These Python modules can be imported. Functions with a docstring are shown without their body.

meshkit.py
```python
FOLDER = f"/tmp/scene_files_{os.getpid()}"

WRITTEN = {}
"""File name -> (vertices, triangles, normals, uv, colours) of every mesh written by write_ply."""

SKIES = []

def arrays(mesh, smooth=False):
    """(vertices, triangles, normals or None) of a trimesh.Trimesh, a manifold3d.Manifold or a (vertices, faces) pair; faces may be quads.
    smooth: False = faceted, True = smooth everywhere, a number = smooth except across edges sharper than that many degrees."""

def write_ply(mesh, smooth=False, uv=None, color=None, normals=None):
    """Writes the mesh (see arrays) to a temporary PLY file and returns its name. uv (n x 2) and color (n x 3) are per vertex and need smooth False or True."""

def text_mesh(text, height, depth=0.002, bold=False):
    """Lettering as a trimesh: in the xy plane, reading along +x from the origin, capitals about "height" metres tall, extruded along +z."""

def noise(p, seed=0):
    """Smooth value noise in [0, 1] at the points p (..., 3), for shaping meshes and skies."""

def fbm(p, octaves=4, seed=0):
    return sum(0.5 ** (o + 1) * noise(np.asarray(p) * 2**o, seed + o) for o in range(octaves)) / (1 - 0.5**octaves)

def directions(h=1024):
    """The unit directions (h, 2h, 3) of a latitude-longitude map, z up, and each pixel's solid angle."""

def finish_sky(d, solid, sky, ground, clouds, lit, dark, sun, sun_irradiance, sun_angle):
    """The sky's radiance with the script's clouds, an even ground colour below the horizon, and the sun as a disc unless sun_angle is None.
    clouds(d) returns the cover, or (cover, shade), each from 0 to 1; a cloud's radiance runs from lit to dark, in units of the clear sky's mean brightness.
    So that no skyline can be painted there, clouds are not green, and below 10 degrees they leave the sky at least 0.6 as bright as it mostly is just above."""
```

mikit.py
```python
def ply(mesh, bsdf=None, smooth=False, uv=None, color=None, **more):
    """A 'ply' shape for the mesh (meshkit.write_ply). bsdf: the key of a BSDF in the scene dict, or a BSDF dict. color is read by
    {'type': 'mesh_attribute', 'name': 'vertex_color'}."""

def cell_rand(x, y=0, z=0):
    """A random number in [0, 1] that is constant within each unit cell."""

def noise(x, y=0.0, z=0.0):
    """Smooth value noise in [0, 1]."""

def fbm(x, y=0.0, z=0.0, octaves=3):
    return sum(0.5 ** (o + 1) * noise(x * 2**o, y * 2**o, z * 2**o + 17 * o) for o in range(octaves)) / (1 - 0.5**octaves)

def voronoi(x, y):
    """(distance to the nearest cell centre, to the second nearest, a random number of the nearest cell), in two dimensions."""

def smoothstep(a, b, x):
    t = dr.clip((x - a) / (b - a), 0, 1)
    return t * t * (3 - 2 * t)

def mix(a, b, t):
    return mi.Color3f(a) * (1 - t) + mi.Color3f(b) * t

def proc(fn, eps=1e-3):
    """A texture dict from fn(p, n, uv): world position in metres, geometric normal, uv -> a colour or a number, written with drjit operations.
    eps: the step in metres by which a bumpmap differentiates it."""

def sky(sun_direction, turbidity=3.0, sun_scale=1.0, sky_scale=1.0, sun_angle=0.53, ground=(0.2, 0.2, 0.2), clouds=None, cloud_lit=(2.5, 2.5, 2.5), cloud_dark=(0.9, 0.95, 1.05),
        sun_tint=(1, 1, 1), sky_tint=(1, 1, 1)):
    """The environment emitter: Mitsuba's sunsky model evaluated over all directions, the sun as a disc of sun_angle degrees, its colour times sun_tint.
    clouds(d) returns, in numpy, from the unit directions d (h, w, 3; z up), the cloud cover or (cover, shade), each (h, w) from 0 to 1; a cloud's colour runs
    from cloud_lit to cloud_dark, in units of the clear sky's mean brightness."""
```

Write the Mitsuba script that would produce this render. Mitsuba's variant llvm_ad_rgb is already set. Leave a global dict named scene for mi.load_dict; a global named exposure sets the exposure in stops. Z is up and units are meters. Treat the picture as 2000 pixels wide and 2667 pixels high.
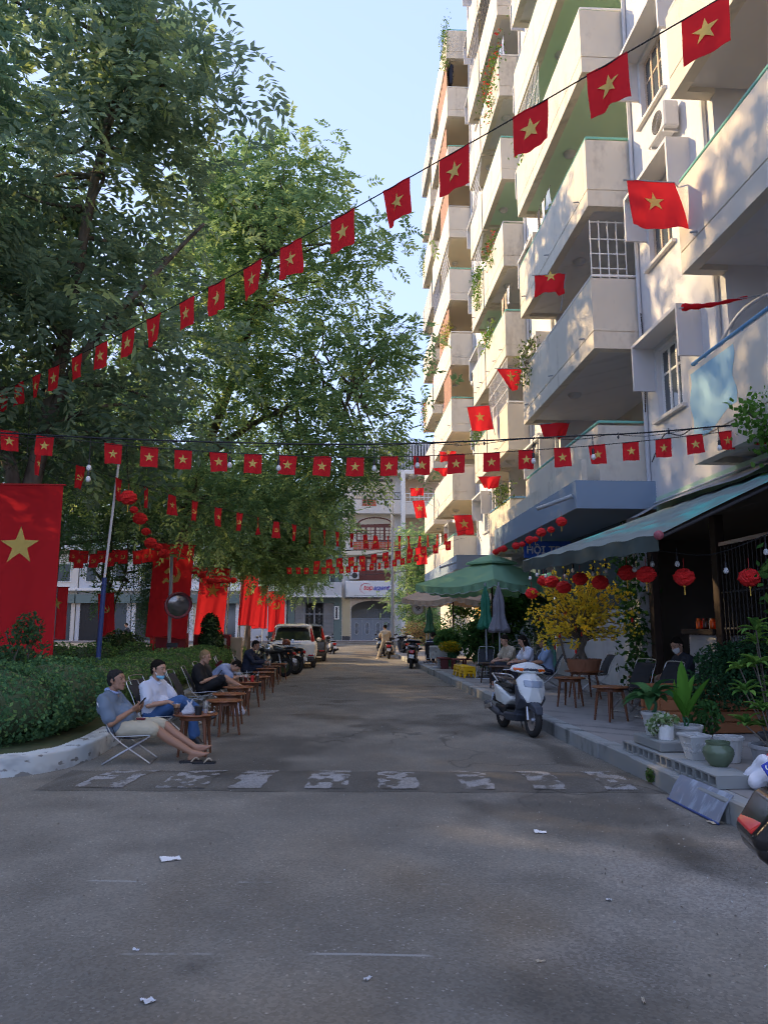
import math, random
import numpy as np, trimesh, mitsuba as mi, mikit, meshkit, manifold3d as m3
import drjit as dr
from scipy.spatial import ConvexHull
from shapely.geometry import Polygon, Point, box as sbox
from shapely import affinity
from shapely.ops import unary_union
from mikit import proc, noise, fbm, voronoi, cell_rand, smoothstep, mix
TF = mi.ScalarTransform4f
RNG = np.random.default_rng(7)
random.seed(7)
scene, labels = {}, {}

# ---------------------------------------------------------------- camera, sky, exposure
EYE = np.array([0.0, 0.0, 1.52])
YAW, PITCH, FOV = math.atan(.0608), math.atan(302.5 / 1950), 54.31
FWD = np.array([math.sin(YAW) * math.cos(PITCH), math.cos(YAW) * math.cos(PITCH), math.sin(PITCH)])
scene['camera'] = {'type': 'perspective', 'fov': FOV, 'fov_axis': 'x', 'near_clip': .05, 'far_clip': 2000.,
                   'to_world': TF().look_at(origin=EYE.tolist(), target=(EYE + FWD).tolist(), up=[0, 0, 1])}
SUN = (-.80, .42, .43)
scene['sky'] = mikit.sky(SUN, turbidity=3.2, sun_scale=.27, sun_angle=.9, clouds=lambda d: .75 + .1 * (meshkit.fbm(d * [3, 3, 6], 3) - .5), cloud_lit=(.51, .655, 1.1), sky_tint=(1.0, .87, .97), sun_tint=(1.08, 1.0, .84), ground=(.16, .155, .15))
exposure = 4.2

# ---------------------------------------------------------------- keys, labels, parts
_used = {}
def uniq(base):
    n = _used.get(base, -1) + 1
    _used[base] = n
    return base if n == 0 else f'{base}_{n:03d}'
def thing(base, label, cat, group=None):
    k = uniq(base)
    labels[k] = {'label': label, 'category': cat}
    if group: labels[k]['group'] = group
    return k
def bs(m): return {'type': 'ref', 'id': 'mat_' + m}
def shape(mesh, m, smooth=False, color=None):
    v, f = mesh
    return mikit.ply((v, f), 'mat_' + m, smooth=smooth, color=color)
def part(parent, name, mesh, m, smooth=False, kind=None, label=None, color=None, T=None):
    k = uniq(parent + '__' + name)
    d = shape(mesh, m, smooth, color)
    if T is not None: d['to_world'] = TF(np.asarray(T, float).tolist())
    scene[k] = d
    if kind or label:
        labels[k] = {}
        if kind: labels[k]['kind'] = kind
        if label: labels[k]['label'] = label
    return k
def one(base, mesh, m, label, cat, group=None, smooth=False, color=None, T=None):
    k = thing(base, label, cat, group)
    scene[k] = shape(mesh, m, smooth, color)
    if T is not None: scene[k]['to_world'] = TF(np.asarray(T, float).tolist())
    return k
def struct(base, mesh, m, smooth=False, label=None, kind='structure', color=None):
    k = uniq(base)
    scene[k] = shape(mesh, m, smooth, color)
    labels[k] = {'kind': kind}
    if label: labels[k]['label'] = label
    return k
class Proto:
    """a thing built once; stamp() lays a copy of it with all its parts under a key of its own"""
    def __init__(s): s.parts, s.n = [], {}
    def part(s, name, mesh, m, smooth=False, color=None):
        n = s.n.get(name, -1) + 1; s.n[name] = n
        nm = name if n == 0 else f'{name}_{n:03d}'
        s.parts.append((nm, shape(mesh, m, smooth, color)))
        return nm
    def stamp(s, base, label, cat, T, group=None, mats=None):
        k = thing(base, label, cat, group)
        s.under(k, T, mats)
        return k
    def under(s, k, T, mats=None):
        for nm, d in s.parts:
            e = dict(d); e['to_world'] = TF(np.asarray(T, float).tolist())
            if mats and e['bsdf']['id'][4:] in mats: e['bsdf'] = bs(mats[e['bsdf']['id'][4:]])
            scene[k + '__' + nm] = e

# ---------------------------------------------------------------- transforms and meshes (vertices, triangles)
def tr(x=0, y=0, z=0): M = np.eye(4); M[:3, 3] = (x, y, z); return M
def sc(x, y=None, z=None): return np.diag([x, x if y is None else y, x if z is None else z, 1.])
def _rot(a, i, j): M = np.eye(4); c, s = math.cos(math.radians(a)), math.sin(math.radians(a)); M[i, i] = M[j, j] = c; M[i, j] = -s; M[j, i] = s; return M
def rx(a): return _rot(a, 1, 2)
def ry(a): return _rot(a, 2, 0)
def rz(a): return _rot(a, 0, 1)
def xf(mesh, T): v, f = mesh; return np.asarray(v) @ T[:3, :3].T + T[:3, 3], f
def nrm(v): v = np.asarray(v, float); return v / (np.linalg.norm(v) + 1e-12)
def frame(z, xh=(0, 0, 1)):
    z = nrm(z); xh = np.asarray(xh, float)
    if abs(z @ nrm(xh)) > .99: xh = np.array([1., 0, 0]) if abs(z[0]) < .9 else np.array([0, 1., 0])
    x = nrm(xh - z * (z @ xh)); y = np.cross(z, x)
    M = np.eye(4); M[:3, 0], M[:3, 1], M[:3, 2] = x, y, z; return M
def cat(*ms):
    V, F, n = [], [], 0
    for v, f in ms:
        V.append(np.asarray(v, float)); F.append(np.asarray(f, int) + n); n += len(v)
    return np.vstack(V), np.vstack(F)
def tri(f):
    f = np.asarray(f, int)
    return f if f.shape[1] == 3 else np.vstack([f[:, [0, 1, 2]], f[:, [0, 2, 3]]])
BOXV = np.array([[x, y, z] for x in (0, 1) for y in (0, 1) for z in (0, 1)], float)
BOXF = np.array([[0, 1, 3], [0, 3, 2], [4, 6, 7], [4, 7, 5], [0, 4, 5], [0, 5, 1], [2, 3, 7], [2, 7, 6], [0, 2, 6], [0, 6, 4], [1, 5, 7], [1, 7, 3]])
def box(x0, x1, y0, y1, z0, z1):
    return BOXV * [x1 - x0, y1 - y0, z1 - z0] + [x0, y0, z0], BOXF
def orient(v, f):
    c = v.mean(0); n = np.cross(v[f[:, 1]] - v[f[:, 0]], v[f[:, 2]] - v[f[:, 0]])
    bad = ((v[f].mean(1) - c) * n).sum(1) < 0; f = f.copy(); f[bad] = f[bad][:, ::-1]; return f
def hullpts(p):
    h = ConvexHull(p); used = np.unique(h.simplices); mp = np.zeros(len(p), int); mp[used] = np.arange(len(used))
    v = np.asarray(p)[used]; return v, orient(v, mp[h.simplices])
def _rb(x0, x1, y0, y1, z0, z1, r):
    out = []
    for i, (x, sx) in enumerate(((x0, 1), (x1, -1))):
        for y, sy in ((y0, 1), (y1, -1)):
            for z, sz in ((z0, 1), (z1, -1)):
                out += [[x, y + sy * r, z + sz * r], [x + sx * r, y, z + sz * r], [x + sx * r, y + sy * r, z]]
    return np.array(out)
_RBV = _rb(0, 1, 0, 1, 0, 1, .1)
_RBF = orient(_RBV, ConvexHull(_RBV).simplices)
def rbox(x0, x1, y0, y1, z0, z1, r=.01):
    r = min(r, .45 * min(x1 - x0, y1 - y0, z1 - z0))
    return _rb(x0, x1, y0, y1, z0, z1, r), _RBF
def tube(pts, r, n=8, cap=True, closed=False):
    p = np.asarray(pts, float); r = np.broadcast_to(np.asarray(r, float), (len(p),))
    t = np.gradient(p, axis=0) if not closed else np.roll(p, -1, 0) - np.roll(p, 1, 0)
    t = t / (np.linalg.norm(t, axis=1, keepdims=True) + 1e-12)
    a = np.zeros_like(p); h = np.array([0, 0, 1.]) if abs(t[0, 2]) < .9 else np.array([1., 0, 0])
    for i in range(len(p)):
        h = nrm(h - t[i] * (t[i] @ h)); a[i] = h
    b = np.cross(t, a); an = np.arange(n) * 2 * math.pi / n
    v = (p[:, None] + r[:, None, None] * (np.cos(an)[None, :, None] * a[:, None] + np.sin(an)[None, :, None] * b[:, None])).reshape(-1, 3)
    q = []
    m = len(p)
    for i in range(m if closed else m - 1):
        k = (i + 1) % m
        for j in range(n):
            q.append([i * n + j, i * n + (j + 1) % n, k * n + (j + 1) % n, k * n + j])
    f = tri(q)
    if cap and not closed:
        v = np.vstack([v, p[0], p[-1]]); c0, c1 = len(v) - 2, len(v) - 1
        f = np.vstack([f] + [[[c0, (j + 1) % n, j], [c1, (m - 1) * n + j, (m - 1) * n + (j + 1) % n]] for j in range(n)])
    return v, f
def curve(pts, n=6):
    """a smooth line through the points"""
    p = np.asarray(pts, float); q = np.vstack([2 * p[0] - p[1], p, 2 * p[-1] - p[-2]]); out = []
    for i in range(1, len(q) - 2):
        for t in np.linspace(0, 1, n, endpoint=False):
            a, b, c, d = q[i - 1:i + 3]
            out.append(.5 * (2 * b + (c - a) * t + (2 * a - 5 * b + 4 * c - d) * t * t + (3 * b - a - 3 * c + d) * t ** 3))
    return np.vstack([out, p[-1]])
def lathe(prof, n=24, T=None):
    """surface of revolution about z of (radius, height) pairs, ends closed"""
    prof = np.asarray(prof, float); an = np.arange(n) * 2 * math.pi / n; m = len(prof)
    v = np.stack([prof[:, None, 0] * np.cos(an), prof[:, None, 0] * np.sin(an), np.broadcast_to(prof[:, None, 1], (m, n))], -1).reshape(-1, 3)
    f = tri([[i * n + j, i * n + (j + 1) % n, (i + 1) * n + (j + 1) % n, (i + 1) * n + j] for i in range(m - 1) for j in range(n)])
    v = np.vstack([v, [0, 0, prof[0, 1]], [0, 0, prof[-1, 1]]])
    f = np.vstack([f] + [[[m * n, (j + 1) % n, j], [m * n + 1, (m - 1) * n + j, (m - 1) * n + (j + 1) % n]] for j in range(n)])
    return (v, f) if T is None else xf((v, f), T)
def extr(poly, d, T=None):
    """a flat outline (shapely, or points) in xy given the thickness d along z"""
    poly = poly if hasattr(poly, 'geoms') or hasattr(poly, 'exterior') else Polygon(poly)
    ms = [trimesh.creation.extrude_polygon(g, d, engine='earcut') for g in getattr(poly, 'geoms', [poly])]
    m = cat(*[(np.array(a.vertices), np.array(a.faces)) for a in ms])
    return m if T is None else xf(m, T)
def grid(fn, nu, nv):
    u, v = np.meshgrid(np.linspace(0, 1, nu + 1), np.linspace(0, 1, nv + 1), indexing='ij')
    p = np.asarray(fn(u.ravel(), v.ravel()), float)
    p = p.T if p.shape[0] == 3 and p.shape[1] != 3 else p
    i, j = np.meshgrid(np.arange(nu), np.arange(nv), indexing='ij'); a = (i * (nv + 1) + j).ravel()
    return p, tri(np.stack([a, a + nv + 1, a + nv + 2, a + 1], -1))
def loft(rings, cap=True):
    R = np.asarray(rings, float); m, n = R.shape[:2]
    v = R.reshape(-1, 3)
    f = tri([[i * n + j, (i + 1) * n + j, (i + 1) * n + (j + 1) % n, i * n + (j + 1) % n] for i in range(m - 1) for j in range(n)])
    if cap:
        v = np.vstack([v, R[0].mean(0), R[-1].mean(0)])
        f = np.vstack([f] + [[[m * n, j, (j + 1) % n], [m * n + 1, (m - 1) * n + (j + 1) % n, (m - 1) * n + j]] for j in range(n)])
    c = v.mean(0)
    return v, f
def sphere(c, r, n=10):
    an = np.linspace(-math.pi / 2, math.pi / 2, n)
    rr = np.broadcast_to(np.asarray(r, float), (3,))
    v, f = lathe([(max(math.cos(a), 1e-3), math.sin(a)) for a in an], 2 * n)
    return v * rr + np.asarray(c, float), f
def man(mesh): 
    v, f = mesh
    return m3.Manifold(m3.Mesh(np.asarray(v, np.float32), np.asarray(f, np.uint32)))
def unman(m):
    q = m.to_mesh(); return np.array(q.vert_properties[:, :3], float), np.array(q.tri_verts, int)
_SPH = {}
def msph(c, r, seg=16):
    if seg not in _SPH: _SPH[seg] = m3.Manifold.sphere(1., seg)
    r = np.broadcast_to(np.asarray(r, float), (3,))
    return _SPH[seg].scale([float(x) for x in r]).translate([float(x) for x in c])
def mbone(a, b, ra, rb, seg=14): return m3.Manifold.batch_hull([msph(a, ra, seg), msph(b, rb, seg)])
def mchull(balls, seg=14): return m3.Manifold.batch_hull([msph(c, r, seg) for c, r in balls])
def munion(l): return m3.Manifold.batch_boolean(l, m3.OpType.Add)
def softmesh(m, edge=.03, it=6, wrinkle=0., seed=0, fr=14.):
    v, f = unman(m.refine_to_length(edge))
    t = trimesh.Trimesh(v, f, process=False)
    if it: trimesh.smoothing.filter_taubin(t, lamb=.5, nu=.52, iterations=it)
    if wrinkle:
        n = t.vertex_normals; p = t.vertices
        t.vertices = p + n * (meshkit.fbm(p * [fr, fr, fr * .6], 2, seed)[:, None] - .5) * 2 * wrinkle
    return np.array(t.vertices), np.array(t.faces)
def smh(m, edge=.03): return unman(m.refine_to_length(edge))
def star(r=1., r2=.382, n=5, a0=90): return Polygon([((r if i % 2 == 0 else r * r2) * math.cos(math.radians(a0 + i * 180 / n)), (r if i % 2 == 0 else r * r2) * math.sin(math.radians(a0 + i * 180 / n))) for i in range(2 * n)])
def hammer_sickle():
    """crossed hammer and sickle, about one unit across"""
    sick = Point(0, 0).buffer(.46, 24).difference(Point(-.13, .12).buffer(.41, 24)).difference(sbox(-1, .12, -.04, 1))
    hand = affinity.rotate(sbox(-.62, -.07, -.3, .07), 45, origin=(0, 0))
    ham = unary_union([affinity.rotate(sbox(-.05, -.5, .05, .3), 45, origin=(0, 0)), affinity.rotate(sbox(-.2, .2, .14, .4), 45, origin=(0, 0))])
    return affinity.scale(unary_union([sick, hand, ham]), 1, 1)
def tripoly(poly):
    V, F, n = [], [], 0
    for g in getattr(poly, 'geoms', [poly]):
        v, f = trimesh.creation.triangulate_polygon(g, engine='earcut'); V.append(v); F.append(f + n); n += len(v)
    return np.vstack(V), np.vstack(F)
def hump(y): t = np.clip((np.asarray(y, float) - 34) / 26, 0, 1); return .42 * t * t * (3 - 2 * t)
# ---------------------------------------------------------------- materials
def mat(name, c, rough=.6, metal=0., two=True, **kw):
    b = {'type': 'principled', 'base_color': {'type': 'rgb', 'value': list(c)} if not isinstance(c, dict) else c, 'roughness': rough, 'metallic': metal, **kw}
    scene['mat_' + name] = {'type': 'twosided', 'b': b} if two else b
def vary(name, sat=.0, **kw): mat(name, {'type': 'mesh_attribute', 'name': 'vertex_color'}, **kw)
def thin(name, c, dt=.6, rough=.6):
    scene['mat_' + name] = {'type': 'principledthin', 'base_color': {'type': 'rgb', 'value': list(c)} if not isinstance(c, dict) else c, 'roughness': rough, 'diff_trans': dt, 'spec_trans': 0., 'eta': 1.3}
for n, c, r in (('white', (.74, .74, .72), .5), ('cream', (.66, .6, .47), .6), ('black', (.018, .018, .02), .45), ('rubber', (.022, .022, .022), .8), ('darkgrey', (.06, .06, .065), .55),
                ('grey', (.26, .27, .28), .6), ('lightgrey', (.5, .51, .52), .55), ('teal', (.06, .3, .27), .5), ('bluepaint', (.2, .28, .38), .6), ('bluedark', (.03, .06, .2), .5),
                ('green', (.035, .13, .06), .6), ('greenceil', (.47, .66, .49), .7), ('railgreen', (.16, .45, .38), .45), ('railblue', (.1, .27, .48), .45), ('maroon', (.13, .018, .02), .5), ('brownwood', (.12, .045, .02), .45),
                ('redpaint', (.5, .02, .02), .5), ('yellowplastic', (.75, .45, .01), .4), ('skin', (.47, .27, .18), .55), ('skindark', (.36, .19, .12), .55), ('lip', (.3, .12, .1), .5), ('hair', (.014, .012, .011), .5),
                ('hairblond', (.27, .17, .075), .6), ('polo', (.145, .19, .25), .85), ('collar', (.32, .38, .56), .85), ('shirtwhite', (.6, .63, .72), .85), ('jeans', (.05, .12, .28), .85), ('khaki', (.48, .43, .31), .9),
                ('shirtblack', (.015, .015, .017), .9), ('shirtblue', (.24, .34, .52), .85), ('navy', (.02, .026, .05), .85), ('tan', (.42, .36, .27), .9), ('maskblue', (.2, .5, .68), .8), ('maskwhite', (.72, .72, .72), .8), ('soil', (.05, .035, .025), .95),
                ('pot', (.5, .51, .5), .6), ('terracotta', (.3, .13, .07), .8), ('beige', (.5, .4, .3), .8), ('orangewood', (.28, .105, .04), .5), ('paper', (.72, .72, .72), .8), ('cable', (.02, .022, .025), .6), ('redlantern', (.72, .02, .02), .7),
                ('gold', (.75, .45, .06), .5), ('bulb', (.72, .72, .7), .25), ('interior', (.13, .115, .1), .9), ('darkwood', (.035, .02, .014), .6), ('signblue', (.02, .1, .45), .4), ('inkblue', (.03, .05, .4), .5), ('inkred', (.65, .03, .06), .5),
                ('cornice', (.6, .57, .52), .7), ('lightpole', (.33, .37, .4), .5), ('tarp', (.2, .2, .21), .6), ('olivepot', (.12, .16, .1), .22), ('slate', (.085, .095, .11), .5), ('greyumb', (.2, .2, .23), .85), ('brick', (.42, .1, .05), .8), ('stripegreen', (.02, .17, .1), .7), ('mask', (.3, .3, .3), .8),
                ('dieffen', (.05, .15, .04), .4), ('clothdark', (.03, .035, .05), .85), ('coffee', (.06, .015, .008), .2), ('redjuice', (.75, .05, .03), .2), ('milktea', (.45, .25, .13), .4), ('amber', (.7, .12, .01), .2), ('plate', (.6, .66, .75), .4), ('pale', (.52, .53, .55), .7)):
    mat(n, c, r)
mat('hair', (.016, .013, .011), .95, specular=.1); mat('hairgrey', (.03, .028, .027), .95, specular=.1); mat('chrome', (.55, .55, .56), .2, 1.); mat('steel', (.5, .51, .53), .35, 1.); mat('alu', (.62, .63, .65), .3, .8)
mat('scooterwhite', (.66, .69, .68), .25, clearcoat=.7, clearcoat_gloss=.9, specular=.5)
mat('plastgrey', (.045, .055, .075), .45); mat('glossblack', (.012, .012, .014), .12, clearcoat=.8, clearcoat_gloss=.95); mat('carcream', (.85, .82, .74), .25, clearcoat=.8, clearcoat_gloss=.95)
mat('cardark', (.03, .033, .04), .2, clearcoat=.8, clearcoat_gloss=.95); mat('glassdark', (.012, .016, .024), .06, specular=.9); mat('lens', (.3, .36, .44), .06, specular=.9); mat('redlens', (.5, .012, .015), .12, clearcoat=.8, clearcoat_gloss=.9)
mat('windowglass', (.06, .075, .085), .08, specular=.9); mat('mirrorglass', (.5, .5, .5), .05, 1.)
mat('helmet', (.55, .55, .55), .2, .8)
thin('redcloth', (.74, .034, .042), .8); thin('starcloth', (.86, .69, .2), .65)
thin('greencloth', (.25, .45, .29), .4); thin('beigecloth', (.55, .45, .36), .4); thin('awningcloth', (.1, .2, .19), .25); thin('plasticbag', (.7, .7, .74), .6, .3)
thin('petal', (.8, .55, .02), .5); thin('leafvar', {'type': 'mesh_attribute', 'name': 'vertex_color'}, 1.05, .45); thin('leafbroad', {'type': 'mesh_attribute', 'name': 'vertex_color'}, .5, .35)
scene['mat_glass'] = {'type': 'thindielectric'}
def _asphalt(p, n, uv):
    f, _, w = voronoi(p.x * 70, p.y * 70)
    big = fbm(p.x * .35 + 3, p.y * .35, 0, 4); mid = fbm(p.x * 2.3, p.y * 2.3 + 9, 0, 3)
    c = mix((.138, .126, .105), (.228, .209, .174), smoothstep(.25, .75, big * .6 + mid * .4))
    c = c * (.86 + .28 * w) + mi.Color3f(.1) * smoothstep(.97, 1, w) * smoothstep(.5, .3, f)
    brown = smoothstep(.52, .7, fbm(p.x * .5 + 40, p.y * .25, 0, 3))
    c = mix(c, c * mi.Color3f(1.1, .99, .86), brown)
    # washed-in cement dust along the right kerb, dark wet track inside it
    dust = smoothstep(1.0, 2.4, p.x + (fbm(p.x * .9, p.y * .8, 5, 4) - .5) * 3.2) * smoothstep(8.6, 6.4, p.y + fbm(p.x, p.y, 2) * 1.6) * smoothstep(2.2, 4.6, p.y + p.x * .5 + (mid - .5) * 2)
    c = mix(c, mi.Color3f(.26, .24, .21) * (.7 + .5 * w), dust * smoothstep(.28, .52, fbm(p.x * 1.7, p.y * 1.7, 8, 4)) * .9)
    q = p.x - 2.55 - .22 * dr.sin(p.y * .9) - (fbm(p.y * .8, 3., 1.) - .5) * .7
    wet = smoothstep(.22, .05, dr.abs(q)) * smoothstep(14., 9., p.y) * smoothstep(.35, .55, fbm(p.x * 2, p.y * 1.1, 4, 3))
    c = c * (1 - .42 * wet)
    stain = smoothstep(.62, .75, fbm(p.x * .8 + 11, p.y * .6 + 5, 3, 4)); c = c * (1 - .38 * stain)
    for (y0, k_, a_, b_) in ((4.81, -.0825, -3.4, 1.2), (3.81, -.067, -3.0, 1.0)):
        q_ = dr.abs(p.y - y0 - k_ * p.x - (noise(p.x * 2, 3) - .5) * .03)
        c = mix(c, (.3, .295, .28), smoothstep(.016, .006, q_) * smoothstep(a_, a_ + .6, p.x) * smoothstep(b_, b_ - .6, p.x) * smoothstep(.5, .62, fbm(p.x * 3.1, y0, 1, 4)) * .8)
    # cracks and patched seams
    cr = dr.abs(fbm(p.x * .45 + 7, p.y * .45, 6, 4) - .5); c = c * (1 - .4 * smoothstep(.006, .0015, cr) * smoothstep(.45, .6, fbm(p.x * .2, p.y * .2 + 3)))
    return c
def _asphalt_h(p, n, uv):
    f, _, w = voronoi(p.x * 70, p.y * 70)
    return (1 - f) * .004 * (.4 + w) + noise(p.x * 9, p.y * 9) * .006
scene['mat_asphalt'] = {'type': 'bumpmap', 'arbitrary': proc(_asphalt_h, 2e-3), 'scale': 1., 'bsdf': {'type': 'principled', 'base_color': proc(_asphalt), 'roughness': .82, 'specular': .35}}
def _worn(p, n, uv):
    w = fbm(p.x * 9, p.y * 9, 2, 4); _, _, k = voronoi(p.x * 70, p.y * 70)
    keep = smoothstep(.46, .60, w + (cell_rand(dr.floor((p.x + 3) / .62), 3, 1) - .5) * .1)
    return mix(_asphalt(p, n, uv) * .62, mi.Color3f(.33, .325, .32) * (.75 + .4 * k), keep * (.35 + .6 * fbm(p.x * 3, p.y * 3, 7, 2)))
mat('wornpaint', proc(_worn), .8, two=False)
def _humpc(p, n, uv):
    _, _, k = voronoi(p.x * 60, p.y * 60)
    return _asphalt(p, n, uv) * (.46 + .3 * fbm(p.x * 3, p.y * 3))
mat('patch', proc(_humpc), .85, two=False)
def _plaster(base, dirt, amount):
    def fn(p, n, uv):
        a = p.x + p.y
        run = fbm(a * 3.1, p.z * .28, 1.5, 4); blot = fbm(p.x * .9, p.y * .9, p.z * .9, 4); fine = fbm(p.x * 11, p.y * 11, p.z * 6, 3)
        d = smoothstep(.5, .78, run * .65 + blot * .35 + (fine - .5) * .25) * amount
        return mix(mi.Color3f(*base) * (.9 + .2 * blot), mi.Color3f(*dirt), d)
    return proc(fn)
mat('plaster', _plaster((.6, .555, .465), (.32, .285, .235), .6), .8)
mat('plasterwhite', _plaster((.6, .6, .6), (.4, .4, .4), .4), .8)
mat('plastergrey', _plaster((.42, .42, .40), (.13, .125, .11), .95), .85)
mat('concrete', _plaster((.25, .26, .25), (.1, .105, .1), .95), .85)
mat('pavement', _plaster((.22, .205, .19), (.13, .12, .11), .9), .85)
def _kerbw(p, n, uv):
    k = fbm(p.x * 4, p.y * 4, p.z * 5, 4)
    chip = smoothstep(.66, .74, fbm(p.x * 9 + 4, p.y * 9, p.z * 14, 3) + smoothstep(.10, .0, p.z) * .1)
    return mix(mix((.50, .53, .52), (.34, .36, .36), smoothstep(.4, .7, k)), (.2, .195, .18), chip)
mat('kerbwhite', proc(_kerbw), .8)
def _wood(p, n, uv):
    g = fbm(p.x * 5 + 2 * fbm(p.y * 2, p.x * 2), p.y * 45, p.z * 4, 3)
    return mix((.14, .045, .018), (.33, .125, .05), smoothstep(.3, .7, g))
mat('tabletop', proc(_wood), .32, clearcoat=.4, clearcoat_gloss=.8)
mat('tableleg', proc(lambda p, n, uv: mix((.1, .035, .016), (.2, .075, .032), fbm(p.x * 60, p.y * 60, p.z * 5))), .45)
def _bark(p, n, uv):
    k = fbm(p.x * 6, p.y * 6, p.z * 1.6, 4)
    return mix((.055, .045, .036), (.2, .17, .135), smoothstep(.3, .7, k))
mat('bark', proc(_bark), .9)
mat('lawn', proc(lambda p, n, uv: mix((.03, .06, .02), (.09, .085, .05), fbm(p.x * 3, p.y * 3, 0, 4))), .95)
def _awn(p, n, uv):
    st = fbm(p.x * 2, p.y * 2, 3, 4); dirt = fbm(p.x * 7, p.y * 1.4, 1, 3)
    worn = smoothstep(.30, .44, fbm(p.x * 1.1 + 5, p.y * .55, 2, 4)) * smoothstep(4.3, 4.7, p.x + st * .6) * smoothstep(5.9, 5.3, p.x - st * .5)
    return mix(mix((.15, .185, .178), (.085, .13, .122), dirt), (.05, .34, .29), worn)
mat('awning', proc(_awn), .6)
mat('valance', proc(lambda p, n, uv: mix((.07, .1, .095), (.035, .05, .048), fbm(p.x * 6, p.y * 3, p.z * 4, 3))), .6)
# ---------------------------------------------------------------- ground, kerbs, pavement
xs = np.array([-400, -60, -20, -8, -4, 0, 4, 8, 20, 60, 400.]); ys = np.concatenate([[-200, -40], np.arange(-10, 64, 2.), [80, 120, 400]])
Xg, Yg = np.meshgrid(xs, ys, indexing='ij'); V = np.stack([Xg.ravel(), Yg.ravel(), hump(Yg.ravel())], 1)
i, j = np.meshgrid(np.arange(len(xs) - 1), np.arange(len(ys) - 1), indexing='ij'); a = (i * len(ys) + j).ravel()
struct('road', (V, tri(np.stack([a, a + len(ys), a + len(ys) + 1, a + 1], -1))), 'asphalt', label='grey worn asphalt road running straight between park and flats')
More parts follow.
